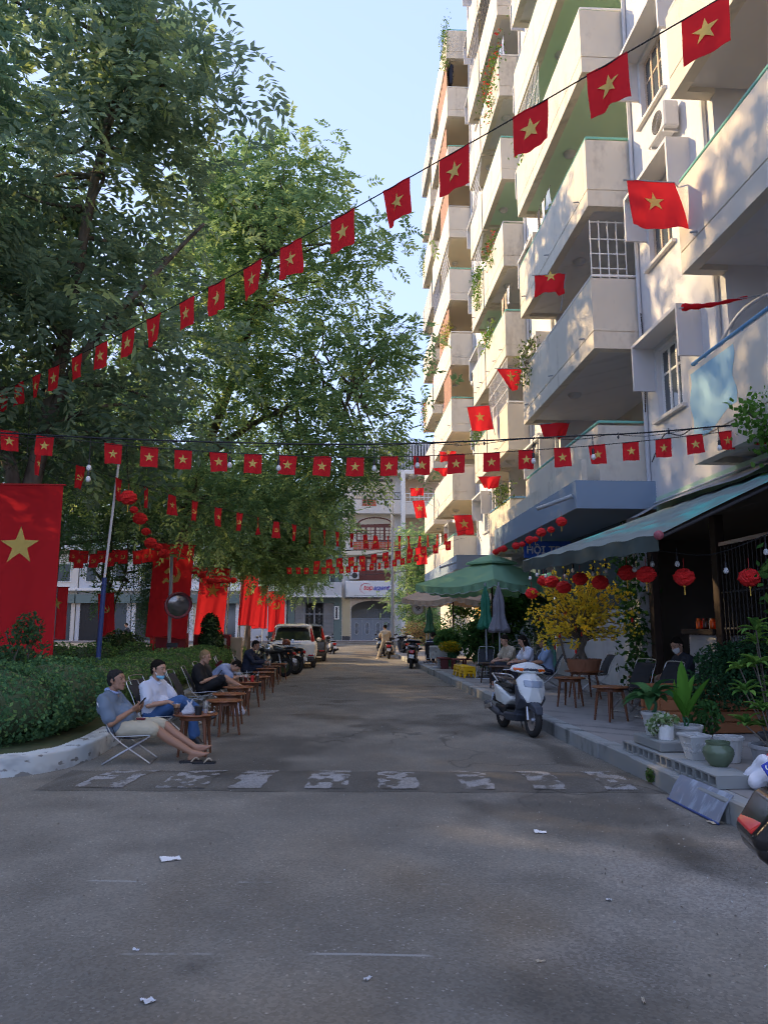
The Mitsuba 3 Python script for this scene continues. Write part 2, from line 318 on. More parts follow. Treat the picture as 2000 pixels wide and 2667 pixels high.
# raised crossing: a low asphalt strip with worn white bars
yy = lambda x: 7.72 - .08 * (x + 2.5)
strip = grid(lambda u, v: (-2.85 + 6.0 * u, yy(-2.85 + 6.0 * u) - .17 + 1.02 * v - .02 * np.sin(u * 40), .003 + .045 * np.sin(np.pi * v) ** .8 * np.clip(np.minimum(u, 1 - u) * 22, 0, 1)), 90, 10)
struct('speed_hump', strip, 'patch', True, 'low dark asphalt hump crossing the road under the worn bars')
for xa, xb, xc, xd in ((-2.5, -2.03, -1.83, -2.28), (-1.72, -1.25, -1.14, -1.53), (-1.03, -.71, -.6, -.93), (-.3, .1, .16, -.22), (.4, .79, .8, .43), (1.18, 1.5, 1.53, 1.23), (1.87, 2.17, 2.18, 1.88), (2.54, 2.83, 2.86, 2.56)):
    def bar(u, v, q=(xa, xb, xc, xd)):
        x = (q[0] + (q[1] - q[0]) * u) * (1 - v) + (q[3] + (q[2] - q[3]) * u) * v
        w = np.clip((.06 + .86 * v) , 0, 1)
        return x + .01 * np.sin(v * 21 + q[0] * 9), yy(x) - .17 + 1.02 * w, .0085 + .045 * np.sin(np.pi * w) ** .8
    struct('crosswalk_bar', grid(bar, 6, 12), 'wornpaint', True)
# right pavement with its kerb of cast stones
struct('pavement', box(3.26, 12, -12, 58, -.3, .185), 'pavement', label='dark raised pavement in front of the cafe and flats')
kr = uniq('kerb'); labels[kr] = {'kind': 'structure', 'label': 'grey concrete kerb of the right pavement'}
for q in range(50):
    y0 = -4 + q * 1.0; dz = .012 * math.sin(q * 2.3) + .0
    part(kr, 'kerb_stone', xf(rbox(0, .2, 0, .994, -.2, .185 + .004 + dz * .4, .018), tr(3.075 + .012 * math.sin(q * 1.7), y0, 0) @ rz(.4 * math.sin(q * 3.1))), 'concrete', 30)
part(kr, 'gutter_edge', box(3.08, 3.25, 46.1, 58, -.2, .19), 'concrete')
# left park: kerb round the corner, earth
KL = np.vstack([curve([(-24, 7.35), (-9, 7.6), (-5, 7.9), (-3.9, 8.06), (-3.42, 8.2), (-3.07, 8.5), (-2.86, 9.1), (-2.88, 10.4), (-3.0, 12.5), (-3.2, 18)], 5), [(-3.35, 30), (-3.4, 44), (-3.4, 57)]])
def kerbloft(path, h, w, top):
    rings = []
    for q in range(len(path)):
        t = nrm(np.append(path[min(q + 1, len(path) - 1)] - path[max(q - 1, 0)], 0)); nn = np.array([-t[1], t[0], 0]); p = np.append(path[q], 0)
        zz = hump(p[1]); prof = [(0, -.2), (.008, .02), (.02, h - .03), (.026, h - .012), (.045, h), (w - .03, h), (w, h - .03), (w, -.2)]
        rings.append([p + nn * a + np.array([0, 0, b + zz + (.004 * math.sin(q * 1.3 + a * 20) if b > .05 else 0)]) for a, b in prof])
    return loft(rings)
n0 = int(np.argmax(KL[:, 1] > 10.6))
struct('kerb', kerbloft(KL[:n0 + 1], .2, .3, 0), 'kerbwhite', 40, 'white painted kerb curving round the park corner')
struct('kerb', kerbloft(KL[n0:], .17, .28, 0), 'concrete', 40, 'plain concrete kerb along the hedge')
inn = [(x - .2 if y > 8.6 else x, y + (.25 if y <= 8.6 else 0)) for x, y in KL]
struct('park_ground', extr(Polygon([(-60, 7.6)] + inn + [(-60, 57)]), .06, tr(0, 0, .12)), 'lawn', label='bare earth and lawn of the park behind the hedge')

# ---------------------------------------------------------------- block of flats on the right
WALL, BACK = 6.47, 8.1
FL = lambda k: 9.05 + 3.3 * (k - 2)
flats = thing('apartment_building', 'tall cream block of flats with rows of protruding concrete balconies', 'building')
part(flats, 'core_wall', box(BACK, 20, 1, 47.6, 4.0, 34.4), 'plaster')
def pier(y0, y1, wins, m='plasterwhite'):
    ms, z0 = [], 4.0
    if wins:
        a, b = wins[0][0], wins[0][1]
        ms += [box(WALL, BACK, y0, a, 4.0, 34.2), box(WALL, BACK, b, y1, 4.0, 34.2)]
        for _, _, c, d in wins: ms.append(box(WALL, BACK, a, b, z0, c)); z0 = d
        ms.append(box(WALL, BACK, a, b, z0, 34.2))
    else: ms.append(box(WALL, BACK, y0, y1, 4.0, 34.2))
    part(flats, 'wall', cat(*ms), m)
def window(y0, y1, z0, z1, hy0, hy1, fm='white', hood=True):
    w = part(flats, 'window', cat(box(WALL + .1, WALL + .16, y0, y1, z0, z0 + .06), box(WALL + .1, WALL + .16, y0, y1, z1 - .06, z1), *[box(WALL + .1, WALL + .16, y0 + (y1 - y0 - .06) * t, y0 + (y1 - y0 - .06) * t + .06, z0 + .06, z1 - .06) for t in (0, 1 / 3, 2 / 3, 1)],
                             *[box(WALL + .11, WALL + .15, y0 + .06, y1 - .06, z0 + (z1 - z0) * .62, z0 + (z1 - z0) * .62 + .04)]), fm)
    for t in range(3): part(w, 'pane', box(WALL + .125, WALL + .135, y0 + .06 + t * (y1 - y0 - .06) / 3, y0 + (t + 1) * (y1 - y0 - .06) / 3, z0 + .06, z1 - .06), 'windowglass')
    part(w, 'sill', box(WALL - .09, WALL + .1, y0 - .15, y1 + .15, z0 - .07, z0 - .002), 'cornice')
    if hood: part(w, 'hood', cat(box(WALL - .45, WALL + .01, hy0 + .06, hy1 - .06, z1 + .09, z1 + .16), box(WALL - .45, WALL + .01, hy0, hy0 + .06, z1 - .82, z1 + .16), box(WALL - .45, WALL + .01, hy1 - .06, hy1, z1 - .82, z1 + .16)), 'pale')
def gap(y0, y1, w0, w1, ks, hy=None, m='plasterwhite'):
    wins = [(w0, w1, FL(k) - .05, FL(k) + 1.4) for k in ks]; pier(y0, y1, wins, m)
    for a, b, c, d in wins: window(a, b, c, d, *(hy or (w0 - .35, w1 + .25)), fm='white' if c < 6 else 'beige')
gap(11.62, 14.98, 13.3, 14.35, range(1, 10), (12.4, 14.5))
gap(21.15, 24.2, 22.2, 23.3, range(1, 10), (21.7, 23.7))
pier(27.68, 27.74, [])
gap(30.3, 34.2, 31.6, 32.7, range(1, 10), (31.1, 33.3))
gap(40.7, 42.4, 41.1, 42., range(1, 10))
pier(46.9, 47.6, []); pier(1.0, 4.6, [])
lampd = lathe([(.0, 0), (.17, 0), (.17, -.03), (.15, -.05), (.13, -.09), (.07, -.12), (.0, -.125)], 20)
AC = Proto()
AC.part('casing', rbox(-.15, .15, -.4, .4, 0, .55, .03), 'pale', 30)
AC.part('fan_grille', cat(*[xf(tube([(math.cos(t) * r, math.sin(t) * r, 0) for t in np.linspace(0, 2 * math.pi, 20, endpoint=False)], .006, 4, closed=True), tr(-.158, -.08, .275) @ ry(90)) for r in (.06, .11, .16, .21)]), 'darkgrey')
AC.part('fan', lathe([(0, 0), (.215, 0), (.215, .012), (0, .013)], 20, tr(-.156, -.08, .275) @ ry(90)), 'black')
AC.part('bracket', cat(box(-.13, .16, -.3, -.26, -.05, 0), box(-.13, .16, .26, .3, -.05, 0)), 'steel')
def balcony(y0, y1, xf_, k, ceil='cream', rail='railgreen', pm='plaster', extras=True, band=None, T=None):
    T = FL(k) if T is None else T; t, B = .11, T - 1.6
    par = cat(box(xf_, xf_ + t, y0, y1, T - 1.2, T), box(xf_ + t, WALL, y0, y0 + t, T - 1.2, T), box(xf_ + t, WALL, y1 - t, y1, T - 1.2, T),
              box(xf_ + .02, xf_ + t, y0 + .02, y1 - .02, T - 1.224, T - 1.2), box(xf_ + t, WALL, y0 + .02, y0 + t, T - 1.224, T - 1.2), box(xf_ + t, WALL, y1 - t, y1 - .02, T - 1.224, T - 1.2))
    b = part(flats, 'balcony', par, pm)
    u = .2
    part(b, 'beam', cat(box(xf_, xf_ + u, y0, y1, B, T - 1.224), box(xf_ + u, WALL, y0, y0 + u, B, T - 1.224), box(xf_ + u, WALL, y1 - u, y1, B, T - 1.224)), band or pm)
    part(b, 'ceiling', box(xf_ + u, BACK, y0 + u, y1 - u, T - 1.5, T - 1.25), ceil)
    part(b, 'side_wall', box(WALL, BACK, y0 - .02, y0 + .09, B, T + 1.7), 'plasterwhite'); part(b, 'side_wall', box(WALL, BACK, y1 - .09, y1 + .02, B, T + 1.7), 'plasterwhite')
    if rail:
        r = T + .09
        part(b, 'rail', cat(tube([(WALL, y0 + .05, r), (xf_ + .05, y0 + .05, r), (xf_ + .05, y1 - .05, r), (WALL, y1 - .05, r)], .028, 8), *[tube([(xf_ + .05, y, T - .01), (xf_ + .05, y, r)], .012, 5) for y in np.arange(y0 + .3, y1 - .1, 1.1)]), rail, 40)
    part(b, 'door', cat(box(BACK - .06, BACK + .02, (y0 + y1) / 2 - 1, (y0 + y1) / 2 - .02, T - 1.1, T + 1), box(BACK - .06, BACK + .02, (y0 + y1) / 2 + .02, (y0 + y1) / 2 + 1, T - 1.1, T + 1)), 'windowglass')
    if extras:
        part(b, 'ceiling_lamp', lampd, 'pale', 40, T=tr((xf_ + WALL) / 2 + .15, (y0 + y1) / 2 + .4 * ((k * 7) % 3 - 1), T - 1.5))
    return b, T
COL = {'B': (5.3, 11.6, 5.77), 'A': (15.0, 21.13, 5.42), 'C': (24.22, 27.66, 5.66), 'D': (27.76, 30.28, 5.64), 'E': (34.22, 40.68, 5.3), 'F': (42.42, 46.9, 5.45)}
BAL = {}
for c, (y0, y1, x) in COL.items():
    for k in range(1, 10):
        ceil = 'greenceil' if (c, k) in (('A', 4), ('A', 5), ('C', 5), ('D', 4)) else ('white', 'cream', 'plasterwhite')[(k * 5 + len(BAL)) % 3]
        rail = {('B', 1): 'railblue', ('B', 2): 'railgreen', ('A', 2): 'white', ('C', 1): 'railblue'}.get((c, k), ('railgreen', 'white', 'railgreen', 'steel')[(k + ord(c)) % 4])
        if c == 'D' and k < 2: continue
        BAL[c, k] = balcony(y0, y1, x, k, ceil, rail, 'plastergrey' if c == 'F' and k % 3 == 0 else 'plaster', band=None)[0]
for c, k, y in (('B', 1, 9.9), ('B', 2, 9.9), ('B', 3, 10.2), ('A', 2, 17.6), ('A', 3, 18.0), ('A', 4, 17.4), ('C', 3, 25.6), ('E', 4, 36), ('E', 3, 38)):
    key = uniq(BAL[c, k] + '__air_conditioner')
    T_ = tr(BACK - .22, y, FL(k) + (.55 if c == 'B' else .2))
    scene[key] = {**AC.parts[0][1], 'to_world': TF(T_.tolist())}
    for nm, d in AC.parts[1:]: scene[uniq(BAL[c, k] + '__' + nm)] = {**d, 'to_world': TF(T_.tolist())}
# flat painted patch on the nearest low balcony, hose from an air conditioner
part(BAL['B', 1], 'painted_patch', grid(lambda u, v: (5.766 + 0 * u, 11.56 - 1.35 * u - .05 * np.sin(v * 9), 4.66 + 1.0 * v - .12 * np.sin(u * 5) * (1 - v)), 12, 12), 'patchblue')
mat('patchblue', (.3, .5, .6), .8)
part(flats, 'hose', tube(curve([(BACK - .2, 9.7, 7.0), (7.2, 10.6, 6.9), (6.6, 11.2, 6.7), (6.42, 11.9, 6.2), (6.43, 12.3, 6.05)], 6), .035, 6), 'pale', True)
# blue fascia canopies over the shops
def canopy(y0, y1, x, z0, z1):
    c = part(flats, 'canopy', cat(box(x, x + .12, y0, y1, z0, z1), box(x + .12, WALL, y0, y0 + .12, z0, z1), box(x + .12, WALL, y1 - .12, y1, z0, z1), box(x + .12, WALL, y0 + .12, y1 - .12, z0 + .02, z0 + .14)), 'bluepaint')
    part(c, 'gutter_pipe', tube([(x - .02, y0 + .15, z0 + .28), (x - .6, y0 + .75, z0 + .1)], .045, 10), 'lightpole', 40)
canopy(14.7, 22.7, 4.8, 3.92, 4.5); canopy(30.5, 42, 4.85, 3.92, 4.5)
part(flats, 'parapet_wall', box(4.95, 5.06, 14.75, 22.6, 4.5, 4.95), 'plaster')
# ground floor
part(flats, 'shop_wall', cat(box(WALL, WALL + .2, 16.55, 22.2, .18, 1.95), box(WALL, WALL + .2, 16.55, 16.75, 1.95, 3.9)), 'plasterwhite')
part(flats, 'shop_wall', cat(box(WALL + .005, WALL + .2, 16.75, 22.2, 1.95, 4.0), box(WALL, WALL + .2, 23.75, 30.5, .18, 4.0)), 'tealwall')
part(flats, 'shop_wall', cat(box(WALL, WALL + .2, 30.5, 47.5, .18, 4.0)), 'cornice')
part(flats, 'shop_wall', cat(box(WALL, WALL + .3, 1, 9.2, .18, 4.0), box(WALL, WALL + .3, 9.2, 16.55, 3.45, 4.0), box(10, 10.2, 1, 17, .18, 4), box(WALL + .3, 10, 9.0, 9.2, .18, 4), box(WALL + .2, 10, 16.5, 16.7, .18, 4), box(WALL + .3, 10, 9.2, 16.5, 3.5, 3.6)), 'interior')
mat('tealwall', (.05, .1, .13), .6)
part(flats, 'green_wall_band', box(WALL - .012, WALL, 9.6, 14.7, 3.75, 4.15), 'greenceil')
part(flats, 'pillar', box(WALL - .1, WALL + .3, 15.6, 16.1, .18, 3.9), 'plasterwhite')
for y in (15.2, 12.5, 9.3): part(flats, 'timber_post', rbox(WALL - .02, WALL + .14, y - .1, y + .1, .18, 3.45, .01), 'darkwood')
g = part(flats, 'folding_gate', box(WALL - .02, WALL - .005, 22.25, 23.7, .18, 3.2), 'teal')
for q in range(14): part(g, 'slat', box(WALL - .06, WALL - .021, 22.28 + q * .1, 22.33 + q * .1, .2, 3.15), 'railgreen')
lg = part(flats, 'lattice_gate', cat(box(WALL, WALL + .04, 9.45, 12.35, .2, .26), box(WALL, WALL + .04, 9.45, 12.35, 2.9, 2.96)), 'steel')
for q in range(24): part(lg, 'bar', box(WALL - .012, WALL - .002, 9.5 + q * .12, 9.515 + q * .12, .26, 2.9), 'darkgrey')
for z in (.9, 1.5, 2.1): part(lg, 'cross_bar', box(WALL + .002, WALL + .02, 9.45, 12.35, z, z + .03), 'darkgrey')
co = thing('counter', 'pale cafe counter with a dark top inside the open front', 'counter')
part(co, 'front_panel', rbox(WALL + .05, WALL + .65, 12.75, 13.75, .18, 1.4, .01), 'pale'); part(co, 'worktop', rbox(WALL - .05, WALL + .8, 12.66, 13.85, 1.402, 1.5, .01), 'darkwood')
for q in range(7):
    one('jar', lathe([(.05, 0), (.055, .03), (.055, .13), (.035, .17), (.035, .19)], 12, tr(WALL + .2 + .05 * (q % 2), 12.85 + q * .13, 1.502)), ('coffee', 'redlantern', 'amber', 'pale')[q % 4], ('brown', 'red', 'amber', 'pale', 'brown', 'red', 'amber')[q] + ' jar on the cafe counter, ' + ('leftmost of the row', 'second from the left', 'third from the left', 'in the middle of the row', 'third from the right', 'second from the right', 'rightmost of the row')[6 - q], 'jar', 'jars on the cafe counter', True)
sg = thing('shop_sign', 'blue sign with white capitals hanging under the blue canopy', 'sign')
part(sg, 'board', box(5.02, 6.3, 19.95, 20.0, 3.4, 3.86), 'signblue')
tm = meshkit.text_mesh('HỘI TRƯỜNG', .2, .004, True); part(sg, 'lettering', xf((np.array(tm.vertices), np.array(tm.faces)), tr(5.07, 19.949, 3.52) @ rx(90)), 'white')
# ---------------------------------------------------------------- trees
def leaves(pos, dirs, L, n_pairs, ll, lw, rng, pal, droop=.5, spread=62):
    """compound leaves: a rachis from pos along dirs with pairs of pointed leaflets; returns mesh and vertex colours"""
    N = len(pos); d = dirs / np.linalg.norm(dirs, axis=1, keepdims=True)
    side = np.cross(d, [0, 0, 1.0]) + rng.normal(0, .25, (N, 3)); side -= d * (side * d).sum(1, keepdims=True); side /= np.linalg.norm(side, axis=1, keepdims=True)
    upv = np.cross(side, d)
    K = 2 * n_pairs + 1
    s = np.concatenate([np.repeat((np.arange(n_pairs) + 1) / (n_pairs + .6), 2), [1.0]])
    sg = np.concatenate([np.tile([1, -1], n_pairs), [0]])
    Ls = L * rng.uniform(.7, 1.25, (N, 1, 1))
    base = pos[:, None] + d[:, None] * s[None, :, None] * Ls - np.array([0, 0, 1.]) * (s[None, :, None] ** 2) * Ls * droop * rng.uniform(.4, 1.2, (N, 1, 1))
    ca, sa = math.cos(math.radians(spread)), math.sin(math.radians(spread))
    ax = np.where(sg[None, :, None] == 0, d[:, None], d[:, None] * ca + side[:, None] * sg[None, :, None] * sa) - np.array([0, 0, 1.]) * rng.uniform(.05, .6, (N, K, 1)) * (droop + .2)
    ax /= np.linalg.norm(ax, axis=2, keepdims=True)
    nr = upv[:, None] + rng.normal(0, .35, (N, K, 3)); w = np.cross(nr, ax); w /= np.linalg.norm(w, axis=2, keepdims=True) + 1e-9
    l = ll * rng.uniform(.75, 1.2, (N, K, 1)); ww = lw * rng.uniform(.8, 1.2, (N, K, 1))
    nn = np.cross(ax, w)
    a, b = base, base + ax * l
    c = base + ax * l * .45 + w * ww / 2 + nn * ww * .12; e = base + ax * l * .45 - w * ww / 2 + nn * ww * .12
    v = np.stack([a, c, b, e], 2).reshape(-1, 3)
    q = np.arange(N * K) * 4
    f = np.vstack([np.stack([q, q + 1, q + 2], 1), np.stack([q, q + 2, q + 3], 1)])
    col = pal(rng, pos)[:, None, None, :] * rng.uniform(.8, 1.2, (N, K, 1, 1)) * np.ones((1, 1, 4, 1))
    return (v, f), np.clip(col.reshape(-1, 3), 0, 1)
def palette(dark, mid, bright, pb=.12):
    def fn(rng, pos):
        t = rng.random(len(pos))[:, None]; c = np.array(dark) * (1 - t) + np.array(mid) * t
        # whole sprigs of young leaves are paler
        clump = meshkit.noise(pos * .9, 3)[:, None]; young = (rng.random((len(pos), 1)) < pb * np.clip(clump * 2.6 - .6, 0, 3))
        return np.where(young, np.array(bright), c)
    return fn
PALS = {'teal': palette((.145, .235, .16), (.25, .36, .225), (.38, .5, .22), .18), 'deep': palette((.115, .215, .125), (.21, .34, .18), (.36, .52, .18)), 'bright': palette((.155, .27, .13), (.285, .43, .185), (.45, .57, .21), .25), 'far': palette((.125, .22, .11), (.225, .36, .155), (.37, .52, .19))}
def clumps(blobs, n, rng, per=14, r=.55):
    """n leaf positions gathered in clumps spread through the ellipsoid blobs (centre, radii, weight)"""
    w = np.array([b[2] for b in blobs], float); k = max(4, n // per)
    which = rng.choice(len(blobs), k, p=w / w.sum())
    u = rng.normal(size=(k, 3)); u /= np.linalg.norm(u, axis=1, keepdims=True)
    rad = rng.random(k) ** .42
    C = np.array([blobs[i][0] for i in which]) + u * rad[:, None] * np.array([blobs[i][1] for i in which])
    out = u * .7 + rng.normal(0, .4, (k, 3)) + [0, 0, .1]
    idx = np.repeat(np.arange(k), per)
    pos = C[idx] + rng.normal(0, 1, (len(idx), 3)) * r * np.array([1, 1, .7])
    dirs = out[idx] * .6 + rng.normal(0, .55, (len(idx), 3)); dirs[:, 2] -= .15
    return pos, dirs, C
def tree(label, paths, blobs, n, pal, seed, L=.34, ll=.14, lw=.055, pairs=5, r0=.25, twigs=60, base='tree', per=14, cr=.55, droop=.5):
    rng = np.random.default_rng(seed)
    t = thing(base, label, 'tree')
    trunk = []
    for p, a, b in paths:
        c = curve(p, 6); trunk.append(tube(c + meshkit.noise(c * 1.1, seed)[:, None] * .06, np.linspace(a, b, len(c)) * (1 + .25 * np.exp(-np.arange(len(c)) / 1.5) * (p[0][2] < .3)), 12))
    part(t, 'trunk', trunk[0] if len(trunk) == 1 else cat(*trunk), 'bark', True)
    pos, dirs, C = clumps(blobs, n, rng, per, cr)
    ends = np.vstack([curve(p, 6)[3:] for p, _, _ in paths])
    tw = []
    for c in C[rng.choice(len(C), min(twigs, len(C)), replace=False)]:
        e = ends[np.argmin(np.linalg.norm(ends - c, axis=1) + np.maximum(0, ends[:, 2] - c[2]) * .5)]
        m_ = (e + c) / 2 + rng.normal(0, .25, 3) + [0, 0, .15]
        tw.append(tube(curve([e, m_, c], 4), np.linspace(.05, .012, 9), 5))
    if tw: part(t, 'branch', cat(*tw), 'bark', True, kind='stuff')
    m, col = leaves(pos, dirs, L, pairs, ll, lw, rng, PALS[pal], droop)
    part(t, 'crown', m, 'leafvar', False, kind='stuff', color=col)
    return t
tree('tall leafy tree at the left with a forked trunk behind the largest banner', [
    ([(-6.0, 14.2, .05), (-5.9, 14.1, 2.4), (-5.75, 14, 4.0), (-5.4, 13.9, 6), (-5.0, 13.8, 9), (-4.4, 13.6, 13)], .24, .06),
    ([(-5.85, 14.05, 3.3), (-6.3, 13.8, 5), (-7.2, 13.3, 6.6), (-7.9, 13, 9)], .15, .05), ([(-5.5, 13.95, 5.2), (-4.9, 13.6, 6.4), (-3.9, 13.4, 7.6), (-2.6, 13.2, 9.0)], .11, .03),
    ([(-6.3, 13.8, 5), (-6.9, 13.2, 5.3), (-8.3, 12.6, 5.8)], .1, .03)],
    [((-6.2, 13.6, 10.5), (2.9, 3.2, 4.6), 6), ((-8.6, 12.8, 8.5), (2.6, 2.6, 3.6), 3.2), ((-4.9, 14.2, 7.0), (2.4, 2.2, 1.9), 2.2), ((-4.0, 13.4, 12.2), (1.15, 2, 2.6), 2.2), ((-2.75, 13.2, 11.9), (1.0, .9, .7), .35), ((-7.5, 14, 5.6), (2.4, 2, 1.3), 1.6), ((-4.6, 14.6, 5.2), (1.5, 1.3, .8), .7), ((-9.5, 13.2, 11), (2.4, 2.4, 4), 2)],
    4000, 'teal', 11, L=.5, ll=.24, lw=.1, pairs=4, twigs=110)
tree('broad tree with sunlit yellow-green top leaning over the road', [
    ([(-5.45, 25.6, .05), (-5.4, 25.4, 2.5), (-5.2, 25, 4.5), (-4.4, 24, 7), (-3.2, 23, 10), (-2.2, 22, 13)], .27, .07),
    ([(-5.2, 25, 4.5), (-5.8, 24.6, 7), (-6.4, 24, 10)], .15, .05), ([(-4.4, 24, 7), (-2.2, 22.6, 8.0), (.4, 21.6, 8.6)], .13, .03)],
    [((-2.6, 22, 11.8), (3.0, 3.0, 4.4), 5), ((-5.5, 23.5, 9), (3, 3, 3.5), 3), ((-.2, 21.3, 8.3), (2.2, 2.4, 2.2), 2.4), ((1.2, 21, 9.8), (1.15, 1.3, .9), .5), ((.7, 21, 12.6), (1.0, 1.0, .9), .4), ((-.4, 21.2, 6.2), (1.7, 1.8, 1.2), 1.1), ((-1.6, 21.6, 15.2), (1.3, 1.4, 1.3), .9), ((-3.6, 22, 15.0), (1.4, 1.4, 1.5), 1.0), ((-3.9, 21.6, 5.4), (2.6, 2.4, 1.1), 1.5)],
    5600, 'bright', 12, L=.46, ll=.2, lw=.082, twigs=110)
tree('drooping tree over the road in front of the far shops', [([(-5.6, 34.5, .05), (-5.4, 34.4, 3), (-4.8, 34, 6), (-4, 33.5, 9)], .22, .06)],
     [((-3.8, 33.5, 7.5), (3.4, 3.2, 3.2), 4), ((-1.4, 33, 6.6), (1.9, 2, 1.9), 1.6), ((-2.2, 33, 4.5), (2.2, 2, 1.1), 1.3), ((-5.8, 33, 5.4), (2.5, 2, 1.6), 1)], 4200, 'far', 13, L=.42, ll=.19, lw=.075, twigs=50)
tree('tree beside the parked cars, its crown low before the grey house gate', [([(-5.4, 45, .05), (-5.2, 45, 3), (-4.5, 44.5, 6.5)], .2, .07)],
     [((-4.4, 45, 7), (3.6, 3, 3.2), 4), ((-2.2, 46, 5.0), (2.2, 2.2, 1.3), 1.3)], 3200, 'far', 14, L=.4, ll=.17, lw=.07, pairs=4, twigs=40)
tree('grey trunked park tree left of the slanted pole', [([(-12.0, 32, .05), (-11.9, 32, 3), (-11.7, 32, 6), (-11.4, 31.5, 9)], .2, .06)],
     [((-11.6, 31.5, 9), (4.4, 4, 3.6), 4), ((-10.6, 31, 5.8), (3.6, 3, 1.4), 1.6)], 4200, 'far', 15, L=.38, ll=.16, lw=.06, twigs=40)
tree('dark park tree at the left edge behind the forked trunk', [([(-11.6, 19.5, .05), (-11.5, 19.6, 4), (-11, 19.6, 8)], .22, .07)],
     [((-10.8, 19.6, 11), (4.2, 3.8, 6.0), 4), ((-8.6, 19.2, 6.3), (3.2, 2.4, 1.5), 1.2)], 5200, 'deep', 16, L=.38, ll=.16, lw=.06, twigs=40)
tree('park tree between the hedge and the tall centre banner', [([(-9.4, 30.5, .05), (-9.3, 30.6, 3), (-8.8, 29.6, 7)], .16, .06)],
     [((-8.0, 27, 8.0), (3.2, 3, 3.2), 3), ((-6.6, 28.5, 5.6), (2.6, 2.2, 1.5), 1.5)], 3600, 'deep', 17, L=.38, ll=.16, lw=.06, twigs=40)
tree('thin young tree behind the small banner on a stake', [([(-8.55, 29, .05), (-8.5, 29, 1.8), (-8.4, 29, 2.6), (-8.1, 29.1, 3.6)], .05, .02), ([(-8.45, 29, 2.3), (-8.9, 28.9, 3.3)], .03, .015), ([(-8.4, 29, 2.6), (-8.0, 28.8, 3.3)], .03, .015)],
     [((-8.5, 29, 3.9), (1.0, 1, .8), 1), ((-8.7, 28.9, 2.6), (.45, .4, .3), .3)], 190, 'far', 18, L=.3, ll=.18, lw=.06, twigs=14, pairs=3, per=8, cr=.3)
tree('dense dark weeping shrub tree left of the tall centre banner', [([(-6.6, 28.4, .05), (-6.6, 28.4, 1.6), (-6.6, 28.4, 3.6)], .06, .03)],
     [((-6.6, 28.4, 3.2), (.75, .8, 1.3), 3), ((-6.5, 28.4, 2.2), (.8, .8, .7), 1.6)], 1500, 'deep', 19, L=.32, ll=.12, lw=.03, twigs=10, base='shrub', per=10, cr=.25, droop=1.1)
tree('green street tree at the far right corner behind the round sign', [([(6.2, 54, .2), (6.1, 54, 3), (6, 54, 6)], .16, .07)],
     [((6.0, 54, 6.9), (1.7, 1.8, 2.3), 3), ((5.5, 53.5, 3.6), (1.8, 1.6, 1.8), 2.2), ((6.5, 52.6, 1.7), (1.5, 1.4, 1.3), 1.4)], 2600, 'bright', 20, L=.34, ll=.2, lw=.09, pairs=3, twigs=20)
# trees of the park outside the frame, whose shade lies over the near road
tree('tall park tree near the corner outside the view', [([(-9.4, 9.6, .1), (-9.2, 9.6, 4), (-8.8, 9.6, 8)], .22, .07)], [((-8.8, 9.8, 9.4), (3.4, 2.6, 4.4), 4), ((-6.5, 6.0, 8.0), (2.0, 2.2, 2.4), 1.5)], 3400, 'deep', 21, L=.42, ll=.2, lw=.08, twigs=20)
tree('park tree farther back outside the view', [([(-14.5, 12, .1), (-14.4, 12, 4), (-14, 12, 8)], .22, .07)], [((-14, 12, 8.4), (4.5, 4.5, 4.8), 4)], 3400, 'deep', 22, L=.42, ll=.2, lw=.08, twigs=20)
tree('park tree deep in the park outside the view', [([(-16, 23, .1), (-16, 23, 4), (-15.6, 23, 8)], .22, .07)], [((-15.6, 23, 8.6), (4.5, 4.5, 4.6), 4)], 3400, 'deep', 23, L=.42, ll=.2, lw=.08, twigs=20)
# ---------------------------------------------------------------- points read off the photograph at a known distance
RT = np.array([math.cos(YAW), -math.sin(YAW), 0]); UPV = np.cross(RT, FWD)
def _ray(px, py): return FWD + (px - 1000) / 1950 * RT - (py - 1333.5) / 1950 * UPV
def at(px, py, y): d = _ray(px, py); return EYE + d * (y / d[1])
def gnd(px, py, z=0.): d = _ray(px, py); return EYE + d * ((z - EYE[2]) / d[2])
# ---------------------------------------------------------------- hedges
def leafcloud(pos, nor, size, rng, cols, aspect=.62):
    N = len(pos); d = nor + rng.normal(0, .7, (N, 3)); d /= np.linalg.norm(d, axis=1, keepdims=True)
    a = np.cross(d, rng.normal(size=(N, 3))); a /= np.linalg.norm(a, axis=1, keepdims=True); b = np.cross(d, a)
    s = size * rng.uniform(.65, 1.3, (N, 1))
    v = np.stack([pos - a * s * .5, pos + b * s * aspect * .5 + d * s * .06, pos + a * s * .5, pos - b * s * aspect * .5 + d * s * .06], 1).reshape(-1, 3)
    q = np.arange(N) * 4; f = np.vstack([np.stack([q, q + 1, q + 2], 1), np.stack([q, q + 2, q + 3], 1)])
    return (v, f), np.repeat(np.clip(cols, 0, 1), 4, 0)
def leafcols(rng, N, a, b, young=None, p=.1):
    t = rng.random((N, 1)); c = np.array(a) * (1 - t) + np.array(b) * t
    if young is not None: c = np.where(rng.random((N, 1)) < p, np.array(young), c)
    return c
